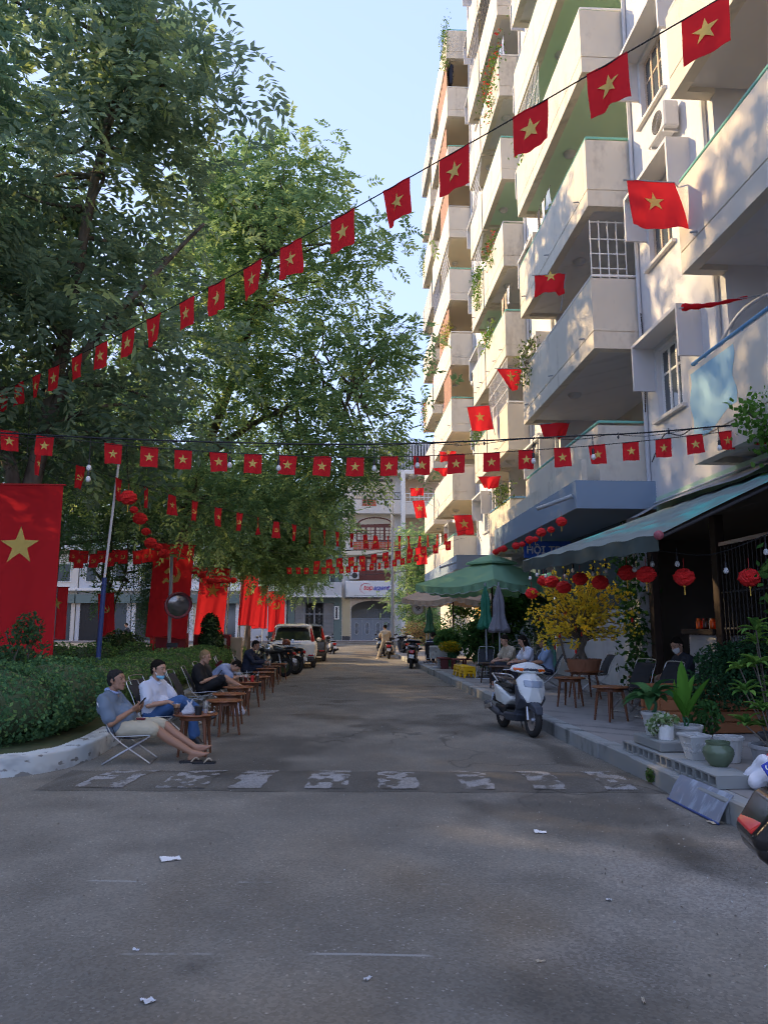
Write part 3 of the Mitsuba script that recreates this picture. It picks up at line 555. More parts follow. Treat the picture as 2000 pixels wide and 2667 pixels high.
def bushmass(key, ell, n, size, rng, a=(.085, .19, .095), b=(.165, .33, .14), young=(.28, .45, .16), p=.12, core='hedgecore', zmin=.15):
    """a clipped bush: leaves on the lumpy skin of the ellipsoids (centre, radii), dark twigs inside"""
    P_, N_ = [], []
    wt = np.array([r[0] * r[1] + r[1] * r[2] + r[0] * r[2] for _, r in ell]); wt = wt / wt.sum()
    for (c, r), w in zip(ell, wt):
        k = int(n * w); u = rng.normal(size=(k, 3)); u /= np.linalg.norm(u, axis=1, keepdims=True); r = np.array(r)
        p_ = np.array(c) + u * r * (1 - .22 * rng.random((k, 1)) ** 2 + .16 * (meshkit.noise(u * r * 3.5 + c, 5)[:, None] - .5))
        n_ = u / r; n_ /= np.linalg.norm(n_, axis=1, keepdims=True)
        for c2, r2 in ell:
            if c2 is c: continue
            keep = (((p_ - np.array(c2)) / np.array(r2)) ** 2).sum(1) > .72; p_, n_ = p_[keep], n_[keep]
        keep = p_[:, 2] > zmin; P_.append(p_[keep]); N_.append(n_[keep])
    P_, N_ = np.vstack(P_), np.vstack(N_)
    m, col = leafcloud(P_, N_, size, rng, leafcols(rng, len(P_), a, b, young, p))
    part(key, 'foliage', m, 'leafvar', False, kind='stuff', color=col)
    part(key, 'twigs', cat(*[sphere(c, np.array(r) * .8, 8) for c, r in ell]), core, True, kind='stuff')
mat('hedgecore', (.09, .12, .06), .95)
rng = np.random.default_rng(31)
h = thing('hedge', 'big rounded clipped bush filling the park corner at the left edge', 'hedge')
bushmass(h, [((-4.3, 9.35, .62), (1.15, .8, .54)), ((-5.6, 9.2, .6), (1.2, .95, .6)), ((-3.75, 10.3, .66), (.72, .95, .5)), ((-4.9, 10.6, .7), (1.3, 1.1, .6)), ((-7.2, 9.3, .6), (1.5, 1.1, .65))], 30000, .062, rng)
h = thing('hedge', 'long low clipped hedge behind the row of cafe chairs', 'hedge')
bushmass(h, [((-4.0 - .012 * (y - 11), y, .56), (.72, 1.15, .44 + .05 * math.sin(y * 1.7))) for y in np.arange(11.2, 31, 1.55)], 34000, .062, rng, (.10, .205, .08), (.2, .36, .12), (.3, .47, .15), .22)
h = thing('hedge', 'low clipped hedge across the park behind the mirror post', 'hedge')
bushmass(h, [((x, 25.5 + .3 * math.sin(x), .55), (1.0, .8, .5)) for x in np.arange(-13.5, -5.5, 1.4)], 9000, .1, rng, (.10, .205, .08), (.2, .36, .12), (.3, .47, .15), .22)
h = thing('shrub', 'small dark clipped shrub between the two leaning flag poles', 'shrub')
bushmass(h, [((-4.15, 25.2, 1.0), (.42, .42, .7)), ((-4.2, 25.2, 1.6), (.3, .3, .4))], 2600, .085, rng, (.015, .04, .02), (.035, .08, .03))
h = thing('shrub', 'rounded light green shrub by the far park wall', 'shrub')
bushmass(h, [((-7.6, 27.2, .8), (.8, .7, .65))], 1800, .1, rng, (.04, .08, .03), (.08, .14, .05))
# ---------------------------------------------------------------- banners and flags
def cloth(W, H, amp=.03, ph=0., fr=1.5, skew=0., pinch=0., lift=0.):
    """a hanging cloth in local xz, its top edge along x at z = 0; returns fn(s, t, off) -> points"""
    def fn(s, t, off=0.):
        u, v = s / W, t / H
        y = amp * (np.sin(2 * math.pi * (u * fr + ph) + v * 1.7) * (.25 + .75 * v) + .45 * np.sin(2 * math.pi * (u * fr * 2.3 + ph * 3 + v * .8)) * v)
        x = s * (1 - pinch * v) + skew * v * H
        return np.stack([x, y + off, -t + lift * v * np.sin(math.pi * (u + .5)) + .012 * H * np.sin(u * 9 + ph * 7) * v], -1)
    return fn
def flagmesh(fn, W, H, nu=12, nv=12, ragged=0.):
    return grid(lambda u, v: fn((u - .5) * W, v * H * (1 - ragged * np.sin(u * 3.1) ** 2)), nu, nv)
_EMB = {}
def emblem(fn, kind, R, c, both=True, off=.012):
    if (kind, round(R, 3)) not in _EMB:
        p = star(R) if kind == 'star' else affinity.scale(hammer_sickle(), R * 1.75, R * 1.75, origin=(0, 0))
        v, f = tripoly(p); v3 = np.column_stack([v, np.zeros(len(v))])
        _EMB[kind, round(R, 3)] = trimesh.remesh.subdivide_to_size(v3, f, max(R * .35, .02))
    v, f = _EMB[kind, round(R, 3)]
    ms = [(fn(v[:, 0] + c[0], c[1] - v[:, 1], -off), f)]
    if both: ms.append((fn(v[:, 0] + c[0], c[1] - v[:, 1], off), f[:, ::-1]))
    return cat(*ms)
def banner(label, x, y, ztop, W, H, kind, R, cz, yaw=0., m='redcloth', pole=None, stretch=True, amp=.03, tilt=0., group=None, ph=.2, em='starcloth'):
    k = thing('banner', label, 'banner', group)
    T_ = tr(x, y, ztop) @ rz(yaw) @ ry(tilt); fn = cloth(W, H, amp, ph)
    part(k, 'cloth', xf(flagmesh(fn, W, H, 26, 34), T_), m, True)
    part(k, kind, xf(emblem(fn, 'star' if kind == 'star' else 'hs', R, (0, cz)), T_), em, False)
    part(k, 'top_rod', xf(tube([(-W / 2 - .04, 0, .012), (W / 2 + .04, 0, .012)], .018, 8), T_), 'redpaint', True)
    part(k, 'bottom_rod', xf(tube([(-W / 2, float(fn(np.array(0.), np.array(H))[1]), -H - .005), (W / 2, float(fn(np.array(0.), np.array(H))[1]), -H - .005)], .014, 8), T_), 'redpaint', True)
    if pole:
        part(k, 'pole', tube([pole[0], pole[1]], .028, 8), pole[2], True)
    else:
        part(k, 'cord', xf(cat(tube([(-W / 2, 0, .01), (0, 0, .5)], .006, 5), tube([(W / 2, 0, .01), (0, 0, .5)], .006, 5), tube([(0, 0, .5), (0, 0, 1.5)], .006, 5)), T_), 'cable')
    return k
banner('largest red banner with a yellow star hanging at the left edge', -5.36, 12.9, 3.93, 1.3, 2.95, 'star', .335, 1.05, 0, amp=.02)
banner('narrow star banner half hidden behind the largest banner', -10.75, 29.5, 3.05, .82, 1.95, 'star', .25, .62, 4, m='redcloth', pole=((-10.75, 29.53, 0), (-10.75, 29.53, 3.1), 'lightpole'))
banner('small hammer and sickle banner tied to a tree stake', -8.45, 28.0, 2.75, .6, 1.52, 'hammer_and_sickle', .17, .56, -8, tilt=-4, m='redcloth', pole=((-8.45, 28.06, 0), (-8.45, 28.06, 2.8), 'tableleg'))
banner('tall hammer and sickle banner behind the traffic mirror', -5.32, 24.6, 4.2, 1.28, 2.98, 'hammer_and_sickle', .35, .98, 0, m='redcloth', tilt=3, pole=((-5.9, 24.68, 0), (-5.8, 24.68, 4.25), 'redpaint'))
banner('star banner behind the string of lanterns', -5.35, 33.0, 4.1, 1.25, 2.9, 'star', .33, 1.0, 0, tilt=4, m='redcloth', pole=((-4.85, 33.08, 0), (-4.7, 33.08, 4.2), 'lightpole'))
banner('hammer and sickle banner on a leaning pole left of the cars', -4.2, 36.0, 4.02, .84, 2.38, 'hammer_and_sickle', .25, .78, -6, tilt=2, m='redcloth', pole=((-4.75, 36.05, 0), (-4.55, 36.05, 4.3), 'lightpole'))
banner('star banner between two other banners left of the cars', -4.55, 44.2, 3.9, .9, 2.4, 'star', .27, .9, 5, m='redcloth', pole=((-4.4, 44.3, 0.1), (-4.3, 44.3, 4.0), 'white'))
banner('hammer and sickle banner nearest the white car', -3.72, 46.0, 3.7, .98, 2.4, 'hammer_and_sickle', .27, .85, 0, m='redcloth', pole=((-3.95, 46.1, 0.1), (-3.85, 46.1, 3.8), 'tableleg'))
banner('plain red banner edge left of the tall centre banner', -7.15, 30.5, 2.2, .5, 1.7, 'star', .13, .4, 0, m='redcloth', pole=((-7.3, 30.55, 0), (-7.3, 30.55, 2.3), 'lightpole'))
# low red wall and base block in the park
k = thing('planter_wall', 'low red wall with a white square notice below the banners', 'wall')
part(k, 'wall', rbox(-4.95, -3.7, 26.4, 26.75, .1, 1.3, .02), 'maroonlow', 30); part(k, 'notice', box(-3.98, -3.82, 26.37, 26.398, .95, 1.17), 'pale'); part(k, 'end_post', rbox(-3.69, -3.3, 26.4, 26.75, .1, 1.2, .02), 'beige', 30)
mat('maroonlow', (.24, .025, .03), .7)
one('plinth', rbox(-5.95, -4.98, 25.2, 25.8, .1, 1.35, .02), 'maroonlow', 'dark red block under the tall centre banner', 'plinth', smooth=30)
# traffic mirror on a grey post
k = thing('traffic_mirror', 'round convex traffic mirror with a red hood on a grey post', 'mirror')
MP = at(441, 1700, 21.0); MP[2] = .1; MT = at(447, 1449, 21.0)
part(k, 'post', tube([MP, MT], .05, 12), 'grey', True); part(k, 'post_foot', lathe([(.11, 0), (.09, .5), (.055, .62)], 14, tr(MP[0], MP[1], .1)), 'grey', 40)
MC = at(464, 1577, 20.75); MN = tr(*MC) @ rz(26) @ rx(90 + 9)
part(k, 'mirror', lathe([(0, .07), (.12, .062), (.22, .045), (.32, 0)], 28, MN), 'mirrordull', 40)
part(k, 'hood', cat(xf(grid(lambda u, v: np.stack([.36 * np.cos(math.pi * (u * 1.06 - .03)), .36 * np.sin(math.pi * (u * 1.06 - .03)) * -1, -.02 + .19 * v * (.55 + .45 * np.sin(math.pi * u))]), 20, 3), MN @ sc(1, -1, 1)), lathe([(.33, -.03), (.365, -.03), (.37, .01), (.335, .012)], 28, MN)), 'hoodred', True)
mat('mirrordull', (.3, .3, .31), .2, .75); mat('hoodred', (.3, .08, .1), .6)
part(k, 'back_plate', lathe([(.32, -.04), (.33, -.005)], 24, MN), 'grey', 40); part(k, 'arm', tube([MC + [0, .02, 0], [MT[0], MT[1], MC[2]]], .03, 8), 'grey')
part(k, 'tag', box(MP[0] - .06, MP[0] + .24, 20.88, 20.9, 1.0, 1.12), 'black')
# slanted pole, blue below and white above
k = thing('slanted_pole', 'slim leaning pole, blue below and white above, in the hedge', 'pole')
p0, p1, p2 = at(252, 1750, 14.), at(272, 1505, 14.), at(309, 1205, 14.); p0[2] = .3
part(k, 'lower_pole', tube([p0, p1], .045, 10), 'bluedark', True); part(k, 'upper_pole', tube([p1 - (p2 - p1) * .003, p2], .024, 10), 'white', True)
# lantern, used for both chains
def make_lantern():
    P_ = Proto(); n = 20
    rings = []
    for i, (r, z) in enumerate([(.06, .4), (.14, .42), (.27, .37), (.33, .3), (.42, .24), (.42, .17), (.5, .1), (.47, .02), (.5, -.06), (.43, -.14), (.43, -.2), (.33, -.27), (.28, -.33), (.14, -.38), (.06, -.37)]):
        a = np.arange(2 * n) * math.pi / n; rr = r * (1 + (.05 if 0 < i < 14 else 0) * np.where(np.arange(2 * n) % 2, 1, -1) + .07 * np.sin(a * 3 + i * 1.9))
        rings.append(np.stack([rr * np.cos(a + i * .11), rr * np.sin(a + i * .11), z + .035 * np.sin(a * 5 + i * 2.1) * (0 < i < 14)], -1))
    P_.part('shade', loft(rings[::-1]), 'redlantern', 25)
    P_.part('cap', lathe([(.0, .41), (.1, .41), (.1, .45), (.02, .47)], 10), 'redpaint', 40)
    P_.part('tassel', cat(lathe([(.01, -.37), (.06, -.41), (.07, -.45), (.05, -.49), (.01, -.5)], 10), lathe([(.02, -.5), (.035, -.86), (.0, -.87)], 8)), 'gold', 40)
    P_.part('cord', tube([(0, 0, .46), (0, 0, .95)], .015, 5), 'redpaint')
    return P_
LANTERN = make_lantern()
# ---------------------------------------------------------------- round cafe tables and folding chairs
def make_table(R=.27, H=.49, legs=4):
    P_ = Proto()
    P_.part('tabletop', lathe([(0, H - .024), (R - .02, H - .024), (R - .004, H - .016), (R, H - .008), (R - .006, H), (0, H)], 40), 'tabletop', 40)
    P_.part('apron', lathe([(R * .66, H - .07), (R * .7, H - .07), (R * .7, H - .0245), (R * .66, H - .0245)], 28), 'tableleg', 40)
    for q in range(legs):
        a = math.pi / 4 + q * 2 * math.pi / legs
        P_.part('leg', tube([(R * .62 * math.cos(a), R * .62 * math.sin(a), H - .03), (R * .74 * math.cos(a), R * .74 * math.sin(a), H * .5), (R * .86 * math.cos(a), R * .86 * math.sin(a), 0)], [.022, .021, .013], 10), 'tableleg', 40)
    return P_
TABLE, TABLE_BIG = make_table(), make_table(.37, .52)
def make_chair():
    P_ = Proto(); w = .205
    P_.part('back_frame', tube(curve([(.25, -w, .02), (-.17, -w, .36), (-.3, -w, .62), (-.38, -w, .78), (-.4, -w + .05, .825), (-.4, w - .05, .825), (-.38, w, .78), (-.3, w, .62), (-.17, w, .36), (.25, w, .02)], 4), .0085, 8), 'chrome', True)
    P_.part('backrest', grid(lambda u, v: np.stack([-.375 + .205 * v + .03 * np.sin(math.pi * v), (u - .5) * (.39 + 0 * v), .77 - .4 * v], -1), 4, 8), 'sling', True)
    P_.part('seat', grid(lambda u, v: np.stack([-.17 + .4 * v, (u - .5) * .4 + 0 * v, .36 - .035 * np.sin(math.pi * v) + .02 * v], -1), 4, 8), 'sling', True)
    for s in (-1, 1):
        P_.part('leg', tube([(.24, s * w * .93, .375), (.2, s * w * .93, .34), (-.3, s * w * .93, .012)], .0085, 8), 'chrome', True)
        P_.part('seat_rail', tube([(-.2, s * w * .98, .362), (.24, s * w * .98, .382)], .009, 6), 'chrome', True)
    P_.part('foot_bar', tube([(-.3, -w * .93, .012), (-.3, w * .93, .012)], .0085, 8), 'chrome', True)
    P_.part('foot_bar', tube([(.25, -w, .02), (.25, w, .02)], .0085, 8), 'chrome', True)
    P_.part('cross_bar', tube([(.03, -w, .2), (.03, w, .2)], .008, 6), 'chrome', True)
    return P_
mat('sling', (.025, .028, .034), .75)
CHAIR = make_chair()
LT = [(-1.72, 9.52, 'brown cafe table with a glass, white bag and black cup beside the two near men'), (-1.63, 11.25, 'empty round table second from the camera in the left row'), (-1.72, 12.35, 'empty round table third from the camera in the left row'),
      (-1.76, 13.75, 'round table by the knees of the blond boy'), (-1.74, 15.0, 'round table crowded with cold drinks beside the bent boy'), (-1.72, 16.6, 'round table just past the drinks in the left row'),
      (-1.75, 18.3, 'empty round table sixth from the far end of the left row'), (-1.84, 19.9, 'empty round table near the man in the dark jacket'), (-1.82, 21.1, 'round table at the hands of the man in the dark jacket'), (-1.72, 22.5, 'last round table of the left row beside the motorbikes')]
for q, (x, y, l) in enumerate(LT): TABLE.stamp('round_table', l, 'table', tr(x, y, 0) @ rz(q * 37), 'round tables along the left kerb')
LC = [(-2.34, 9.08, 2, 'folding chair under the man in the grey polo shirt'), (-2.36, 10.42, -6, 'folding chair under the man in the white shirt'), (-2.62, 11.5, -14, 'empty black folding chair behind the man in the white shirt'),
      (-2.44, 12.3, -10, 'empty folding chair with its back to the hedge, first of two'), (-2.42, 13.0, -4, 'empty folding chair with its back to the hedge, second of two'), (-2.44, 14.25, 4, 'folding chair under the blond boy'), (-2.56, 16.0, -3, 'folding chair under the bent boy in the printed shirt'),
      (-2.62, 17.4, -6, 'empty folding chair behind the bent boy'), (-2.58, 18.7, 5, 'empty folding chair between the bent boy and the man in the dark jacket'), (-2.36, 20.45, 0, 'folding chair under the man in the dark jacket'), (-2.7, 19.6, 8, 'empty folding chair against the hedge by the man in the dark jacket')]
for x, y, a, l in LC: CHAIR.stamp('folding_chair', l, 'chair', tr(x, y, 0) @ rz(a) @ (sc(.95, 1, .84) if 'grey polo' in l else np.eye(4)), 'folding chairs along the left hedge')
RT_ = [(3.98, 11.0, 20, TABLE, 'round table nearest the camera on the right pavement'), (4.0, 13.0, 50, TABLE, 'round table in front of the yellow blossom tree'), (4.75, 14.5, 5, TABLE_BIG, 'larger round table carrying the potted yellow blossom tree'),
       (3.62, 16.9, 10, TABLE, 'dark table beside the yellow stools'), (3.75, 18.6, 30, TABLE, 'dark table under the green parasol'), (5.35, 13.1, 0, TABLE, 'round table in the shade by the cafe front')]
for x, y, a, P_, l in RT_: P_.stamp('round_table', l, 'table', tr(x, y, .187) @ rz(a), 'round tables on the right pavement', {'tabletop': 'tabletop2', 'tableleg': 'darkwood'} if y > 14.6 else None)
mat('tabletop2', (.07, .035, .02), .4)
RC = [(4.72, 12.1, 205, 'empty chair with a dark backrest right of the second table'), (4.75, 11.2, 196, 'empty chair with bare chrome back hoop beside the nearest table'), (5.05, 10.7, 160, 'folding chair with its dark back to the camera beside the planter'), (5.75, 12.2, 180, 'folding chair under the masked man'),
      (5.9, 10.35, 150, 'folding chair behind the planter bush'), (4.3, 17.2, 190, 'folding chair under the woman in white'), (4.6, 16.6, 170, 'folding chair under the man in light blue'), (4.25, 19.2, 200, 'empty folding chair left of the closed parasols'), (4.7, 19.7, 210, 'empty folding chair below the closed grey parasol'), (3.9, 20.1, 250, 'empty folding chair beside the dark table'), (5.5, 16.0, 185, 'empty folding chair before the teal folding gate'), (3.5, 28.5, 80, 'folding chair under the person in a black top'), (3.95, 30, 200, 'folding chair under the far person in a white top'), (4.4, 28.8, 185, 'folding chair under the second far person in white')]
for x, y, a, l in RC: CHAIR.stamp('folding_chair', l, 'chair', tr(x, y, .187) @ rz(a), 'folding chairs on the right pavement')
# yellow stools
S = Proto()
S.part('seat', rbox(-.16, .16, -.16, .16, .27, .3, .012), 'yellowplastic', 30)
for a in (0, 90, 180, 270): S.part('side_panel', xf(cat(extr(Polygon([(-.17, 0), (-.13, 0), (-.1, .12), (.1, .12), (.13, 0), (.17, 0), (.145, .268), (-.145, .268)], [[(-.09, .16), (-.09, .19), (.09, .19), (.09, .16)]]), .014, tr(0, -.16, 0) @ rx(90 - 2))), rz(a)), 'yellowplastic', 30)
for x, y, l in ((3.5, 21.6, 'farthest of three yellow plastic stools'), (3.5, 21.1, 'middle of three yellow plastic stools'), (3.53, 20.55, 'nearest of three yellow plastic stools')): S.stamp('plastic_stool', l, 'stool', tr(x, y, .187) @ rz(8), 'yellow plastic stools on the right pavement')
# things on the near table and under it
def glass(x, y, z, r, h, fill, level, label, straw=None, kind='drinking_glass'):
    k = thing(kind, label, 'glass' if kind == 'drinking_glass' else 'cup')
    part(k, 'glass_wall', lathe([(r * .8, .001), (r, h), (r - .003, h), (r * .8 - .003, .004)], 20, tr(x, y, z)), 'glassware', True)
    part(k, 'drink', lathe([(0, .006), (r * .8 - .004, .006), (r * .8 + r * .2 * level - .004, h * level), (0, h * level)], 18, tr(x, y, z)), fill, 40)
    if straw: part(k, 'straw', tube([(x, y, z + .01), (x + .02, y + .01, z + h * 1.45)], .004, 6), straw)
scene['mat_glassware'] = {'type': 'thindielectric'}
Z1 = .491
glass(-1.93, 9.42, Z1, .042, .13, 'coffee', .62, 'glass of dark iced coffee with pale foam on the near table'); 
one('foam', lathe([(0, 0), (.038, 0), (.04, .035), (0, .035)], 16, tr(-1.93, 9.42, Z1 + .082)), 'milktea', 'pale foam floating on the dark iced coffee', 'foam', smooth=40)
k = thing('paper_cup', 'black paper cup at the edge of the near table', 'cup'); part(k, 'cup_wall', lathe([(.038, 0), (.05, .1), (.047, .1), (.036, .004)], 20, tr(-1.66, 9.36, Z1)), 'black', 40); part(k, 'rim', tube([(-1.66 + .05 * math.cos(a), 9.36 + .05 * math.sin(a), Z1 + .1) for a in np.linspace(0, 2 * math.pi, 20, endpoint=False)], .003, 5, closed=True), 'darkgrey')
glass(-1.6, 9.5, Z1, .036, .15, 'plasticbag', .3, 'tall clear glass with a little water behind the black cup')
one('plastic_bag', softmesh(munion([mchull([((-1.84, 9.4, Z1 + .03), .03), ((-1.74, 9.42, Z1 + .03), .03), ((-1.79, 9.46, Z1 + .06), .05), ((-1.78, 9.42, Z1 + .12), .018)]), mbone((-1.78, 9.42, Z1 + .1), (-1.75, 9.42, Z1 + .17), .02, .008), mbone((-1.78, 9.42, Z1 + .1), (-1.81, 9.43, Z1 + .16), .018, .007)]), .012, 2, .008, 3, 60), 'plasticbag', 'crumpled white plastic bag on the near table', 'bag', smooth=True)
one('ashtray', lathe([(0, 0), (.05, 0), (.06, .015), (.055, .015), (.046, .005), (0, .005)], 18, tr(-1.53, 9.52, Z1)), 'steel', 'small shiny metal tray on the near table', 'tray', smooth=40)
glass(-1.86, 14.9, Z1, .04, .13, 'coffee', .7, 'glass of black coffee among the cold drinks'); glass(-1.76, 14.86, Z1, .04, .15, 'redjuice', .6, 'plastic glass of bright red juice with a straw', 'white'); glass(-1.55, 14.95, Z1, .04, .14, 'milktea', .8, 'glass of pale brown milk tea with a straw', 'pale')
one('soda_can', lathe([(.02, 0), (.032, .008), (.032, .11), (.027, .125), (0, .122)], 16, tr(-1.64, 14.9, Z1)), 'redpaint', 'red drink can between the juice and the milk tea', 'can', smooth=40)
glass(-1.9, 21.05, Z1, .038, .12, 'pale', .6, 'small glass held by the man in the dark jacket')
def sandal(x, y, a, label, m='black'):
    k = thing('sandal', label, 'sandal', 'sandals left by the bare feet'); T_ = tr(x, y, 0) @ rz(a)
    part(k, 'sole', xf(extr(affinity.scale(Polygon([(.13, .02), (.12, .045), (.05, .05), (-.04, .036), (-.11, .038), (-.13, .015), (-.13, -.02), (-.1, -.035), (-.03, -.034), (.05, -.045), (.12, -.035)]), 1, 1), .022), T_), m, 30)
    part(k, 'strap', xf(tube(curve([(.0, .045, .015), (.05, .02, .055), (.085, 0, .03), (.05, -.02, .055), (.0, -.045, .015)], 4), .008, 6), T_), 'tan', True)
sandal(-1.66, 9.0, 10, 'black sandal with a tan strap below the crossed feet, left one'); sandal(-1.5, 8.93, 2, 'black sandal with a tan strap below the crossed feet, right one')
one('plastic_bag', softmesh(mchull([((-1.78, 13.6, .06), .06), ((-1.66, 13.62, .06), .05), ((-1.72, 13.62, .2), .03)]), .02, 2, .015, 5, 40), 'plasticbag', 'clear plastic bag standing on the road below the tables', 'bag', smooth=True)
# ---------------------------------------------------------------- scooters and motorbikes (heading +x, wheels on z = 0)
def wheel(P_, name, x, R, w, spokes=5, rimm='steel', T=np.eye(4)):
    an = np.linspace(0, 2 * math.pi, 32, endpoint=False)
    ring = tube([((R - w / 2) * math.cos(a), 0, (R - w / 2) * math.sin(a)) for a in an], w / 2, 10, closed=True)
    M = T @ tr(x, 0, R)
    nm = P_.part(name, xf((ring[0] * [1, 1.05, 1], ring[1]), M), 'rubber', True)
    P_.part(nm + '__rim', xf(lathe([(R - w - .03, -.025), (R - w + .006, -.03), (R - w + .006, .03), (R - w - .03, .025)], 32), M @ rx(90)), rimm, 40)
    P_.part(nm + '__hub', xf(cat(lathe([(0, -.05), (.045, -.05), (.045, .05), (0, .05)], 16, rx(90)), *[xf(box(.02, R - w - .02, -.016, .016, -.016, .016), ry(a * 360 / spokes)) for a in range(spokes)]), M), rimm, 30)
def bothx(pts): return pts + [((-c[0], c[1], c[2]), r) for c, r in pts]
def smooth_hull(balls, edge=.05): return unman(mchull(balls, 20))
def both(pts): return pts + [((c[0], -c[1], c[2]), r) for c, r in pts]
def make_scooter(mir=False, topbox=False):
    P_ = Proto()
    wheel(P_, 'front_wheel', .62, .245, .1, 3); wheel(P_, 'rear_wheel', -.56, .235, .11, 3)
    P_.part('front_fender', smooth_hull(both([((.5, .055, .45), .02), ((.62, .06, .5), .02), ((.78, .05, .44), .02), ((.84, .035, .36), .015)])), 'plastgrey', 40)
    for s in (-1, 1): P_.part('fork', tube([(.62, s * .085, .245), (.5, s * .075, .62)], [.024, .028], 10), 'steel', True)
    # leg shield: dark lower cowl, pale nose panel in front of it
    P_.part('cowl', unman(munion([mchull(both([((.42, .2, .72), .03), ((.38, .12, .84), .03), ((.56, .17, .56), .04), ((.6, .06, .5), .05), ((.4, .17, .4), .03)])), mchull(both([((.4, .16, .42), .03), ((.33, .17, .3), .03), ((.42, .1, .6), .03)])), mchull(both([((.35, .15, .3), .03), ((-.1, .16, .27), .03), ((-.05, .14, .2), .03), ((.28, .12, .22), .03)]))])), 'plastgrey', 45)
    P_.part('nose_panel', smooth_hull(both([((.42, .08, .91), .03), ((.44, .19, .81), .035), ((.53, .18, .68), .035), ((.605, .09, .53), .045), ((.595, .04, .72), .06), ((.5, .04, .88), .04), ((.57, .14, .58), .035)])), 'scooterwhite', 45)
    P_.part('headlight', smooth_hull([((0.600, -.055, .80), .028), ((0.555, -.135, .81), .02), ((0.585, -.125, .74), .02), ((0.630, -.05, .735), .026), ((0.620, .0, .77), .024)] + [((0.600, .055, .80), .028), ((0.555, .135, .81), .02), ((0.585, .125, .74), .02), ((0.630, .05, .735), .026)]), 'lens', 45)
    for s in (-1, 1): P_.part('front_indicator', smooth_hull([((.45, s * .19, .7), .018), ((.53, s * .165, .6), .018), ((.575, s * .115, .53), .016), ((.47, s * .195, .64), .016)]), 'lens', 45)
    # handlebar cover with amber corners
    P_.part('handlebar_cover', smooth_hull(both([((.4, .05, 1.06), .035), ((.35, .24, 1.01), .028), ((.35, .27, .97), .025), ((.42, .2, .955), .025), ((.46, .05, .965), .03), ((.3, .1, 1.03), .03), ((.44, .1, 1.02), .025)])), 'scooterwhite', 45)
    P_.part('cover_strip', smooth_hull(both([((.475, .09, .985), .018), ((.462, .11, .975), .018), ((.478, .0, .978), .02)])), 'plastgrey', 45)
    for s in (-1, 1):
        P_.part('amber_indicator', smooth_hull([((.464, s * .13, .985), .016), ((.4, s * .25, .985), .016), ((.41, s * .235, .965), .014), ((.458, s * .14, .965), .014)]), 'amber', 45)
        P_.part('grip', tube([(.33, s * .25, .985), (.27, s * .36, .97)], .017, 10), 'black', True)
        P_.part('brake_lever', tube(curve([(.36, s * .26, .975), (.36, s * .33, .96), (.32, s * .4, .95)], 4), .006, 6), 'chrome', True)
        if mir: P_.part('mirror', cat(tube([(.3, s * .24, 1.0), (.27, s * .28, 1.15)], .006, 6), sphere((.27, s * .3, 1.18), (.015, .06, .04), 8)), 'black', True)
    P_.part('stem', tube([(.4, 0, .8), (.37, 0, .98)], .05, 10), 'plastgrey', True)
    P_.part('floorboard', rbox(-.08, .36, -.16, .16, .3, .335, .015), 'black', 30)
    P_.part('side_panel', smooth_hull(both([((-.02, .1, .5), .04), ((-.15, .14, .42), .03), ((-.35, .17, .62), .04), ((-.72, .1, .7), .04), ((-.8, .07, .66), .03), ((-.5, .14, .46), .03)])), 'scooterwhite', 45)
    P_.part('engine_cover', smooth_hull(both([((-.1, .13, .38), .03), ((-.5, .12, .28), .04), ((-.6, .1, .36), .03), ((-.2, .12, .24), .03)])), 'black', 45)
    P_.part('seat', unman(munion([mchull(both([((-.02, .09, .7), .045), ((-.36, .1, .71), .05), ((-.3, .05, .74), .04)])), mchull(both([((-.34, .11, .76), .04), ((-.72, .08, .79), .035)])), mchull(both([((-.05, .1, .62), .04), ((-.6, .12, .7), .04)]))])), 'black', 45)
    P_.part('grab_rail', tube(curve([(-.5, -.15, .74), (-.66, -.165, .83), (-.84, -.12, .85), (-.88, 0, .85), (-.84, .12, .85), (-.66, .165, .83), (-.5, .15, .74)], 5), .014, 8), 'alu', True)
    P_.part('tail_light', smooth_hull(both([((-.82, .07, .68), .025), ((-.84, .05, .6), .02), ((-.8, .1, .66), .015)])), 'redlens', 45)
    P_.part('rear_fender', smooth_hull(both([((-.78, .06, .55), .02), ((-.88, .07, .42), .012), ((-.8, .06, .4), .012)])), 'black', 45)
    P_.part('number_plate', xf(rbox(-.004, .004, -.095, .095, -.07, .07, .003), tr(-.885, 0, .47) @ ry(14)), 'plate', 30)
    P_.part('exhaust', unman(munion([mbone((-.3, -.2, .26), (-.78, -.21, .36), .05, .058), mbone((-.1, -.1, .22), (-.35, -.2, .25), .02, .025)])), 'darkgrey', 45)
    P_.part('exhaust_shield', xf(rbox(-.16, .16, -.008, .008, -.035, .035, .006), tr(-.58, -.272, .335) @ ry(-12)), 'steel', 30)
    P_.part('stand', tube([(-.15, .12, .2), (-.2, .2, .01)], .011, 6), 'steel')
    if topbox:
        P_.part('box_lid', unman(mchull(both([((-.98, .13, 1.02), .06), ((-.66, .15, 1.05), .07), ((-1.06, .1, .93), .05), ((-.6, .18, .93), .04), ((-1.0, .16, .93), .04)]), 28)), 'glossblack', 60)
        P_.part('box_base', unman(mchull(both([((-1.05, .1, .89), .045), ((-.6, .19, .89), .03), ((-1.0, .16, .88), .03), ((-.85, .09, .74), .05), ((-.62, .1, .74), .05)]), 28)), 'glossblack', 60)
        P_.part('box_seam', unman(mchull(both([((-1.085, .1, .908), .014), ((-.6, .215, .908), .014), ((-1.02, .19, .908), .014)]), 20)), 'alu', 45)
        P_.part('box_reflector', unman(mchull([((-1.1, -.09, .955), .012), ((-1.095, .1, .955), .012), ((-1.055, .13, .985), .012), ((-1.05, -.12, 1.0), .012)], 16)), 'redlens', 60)
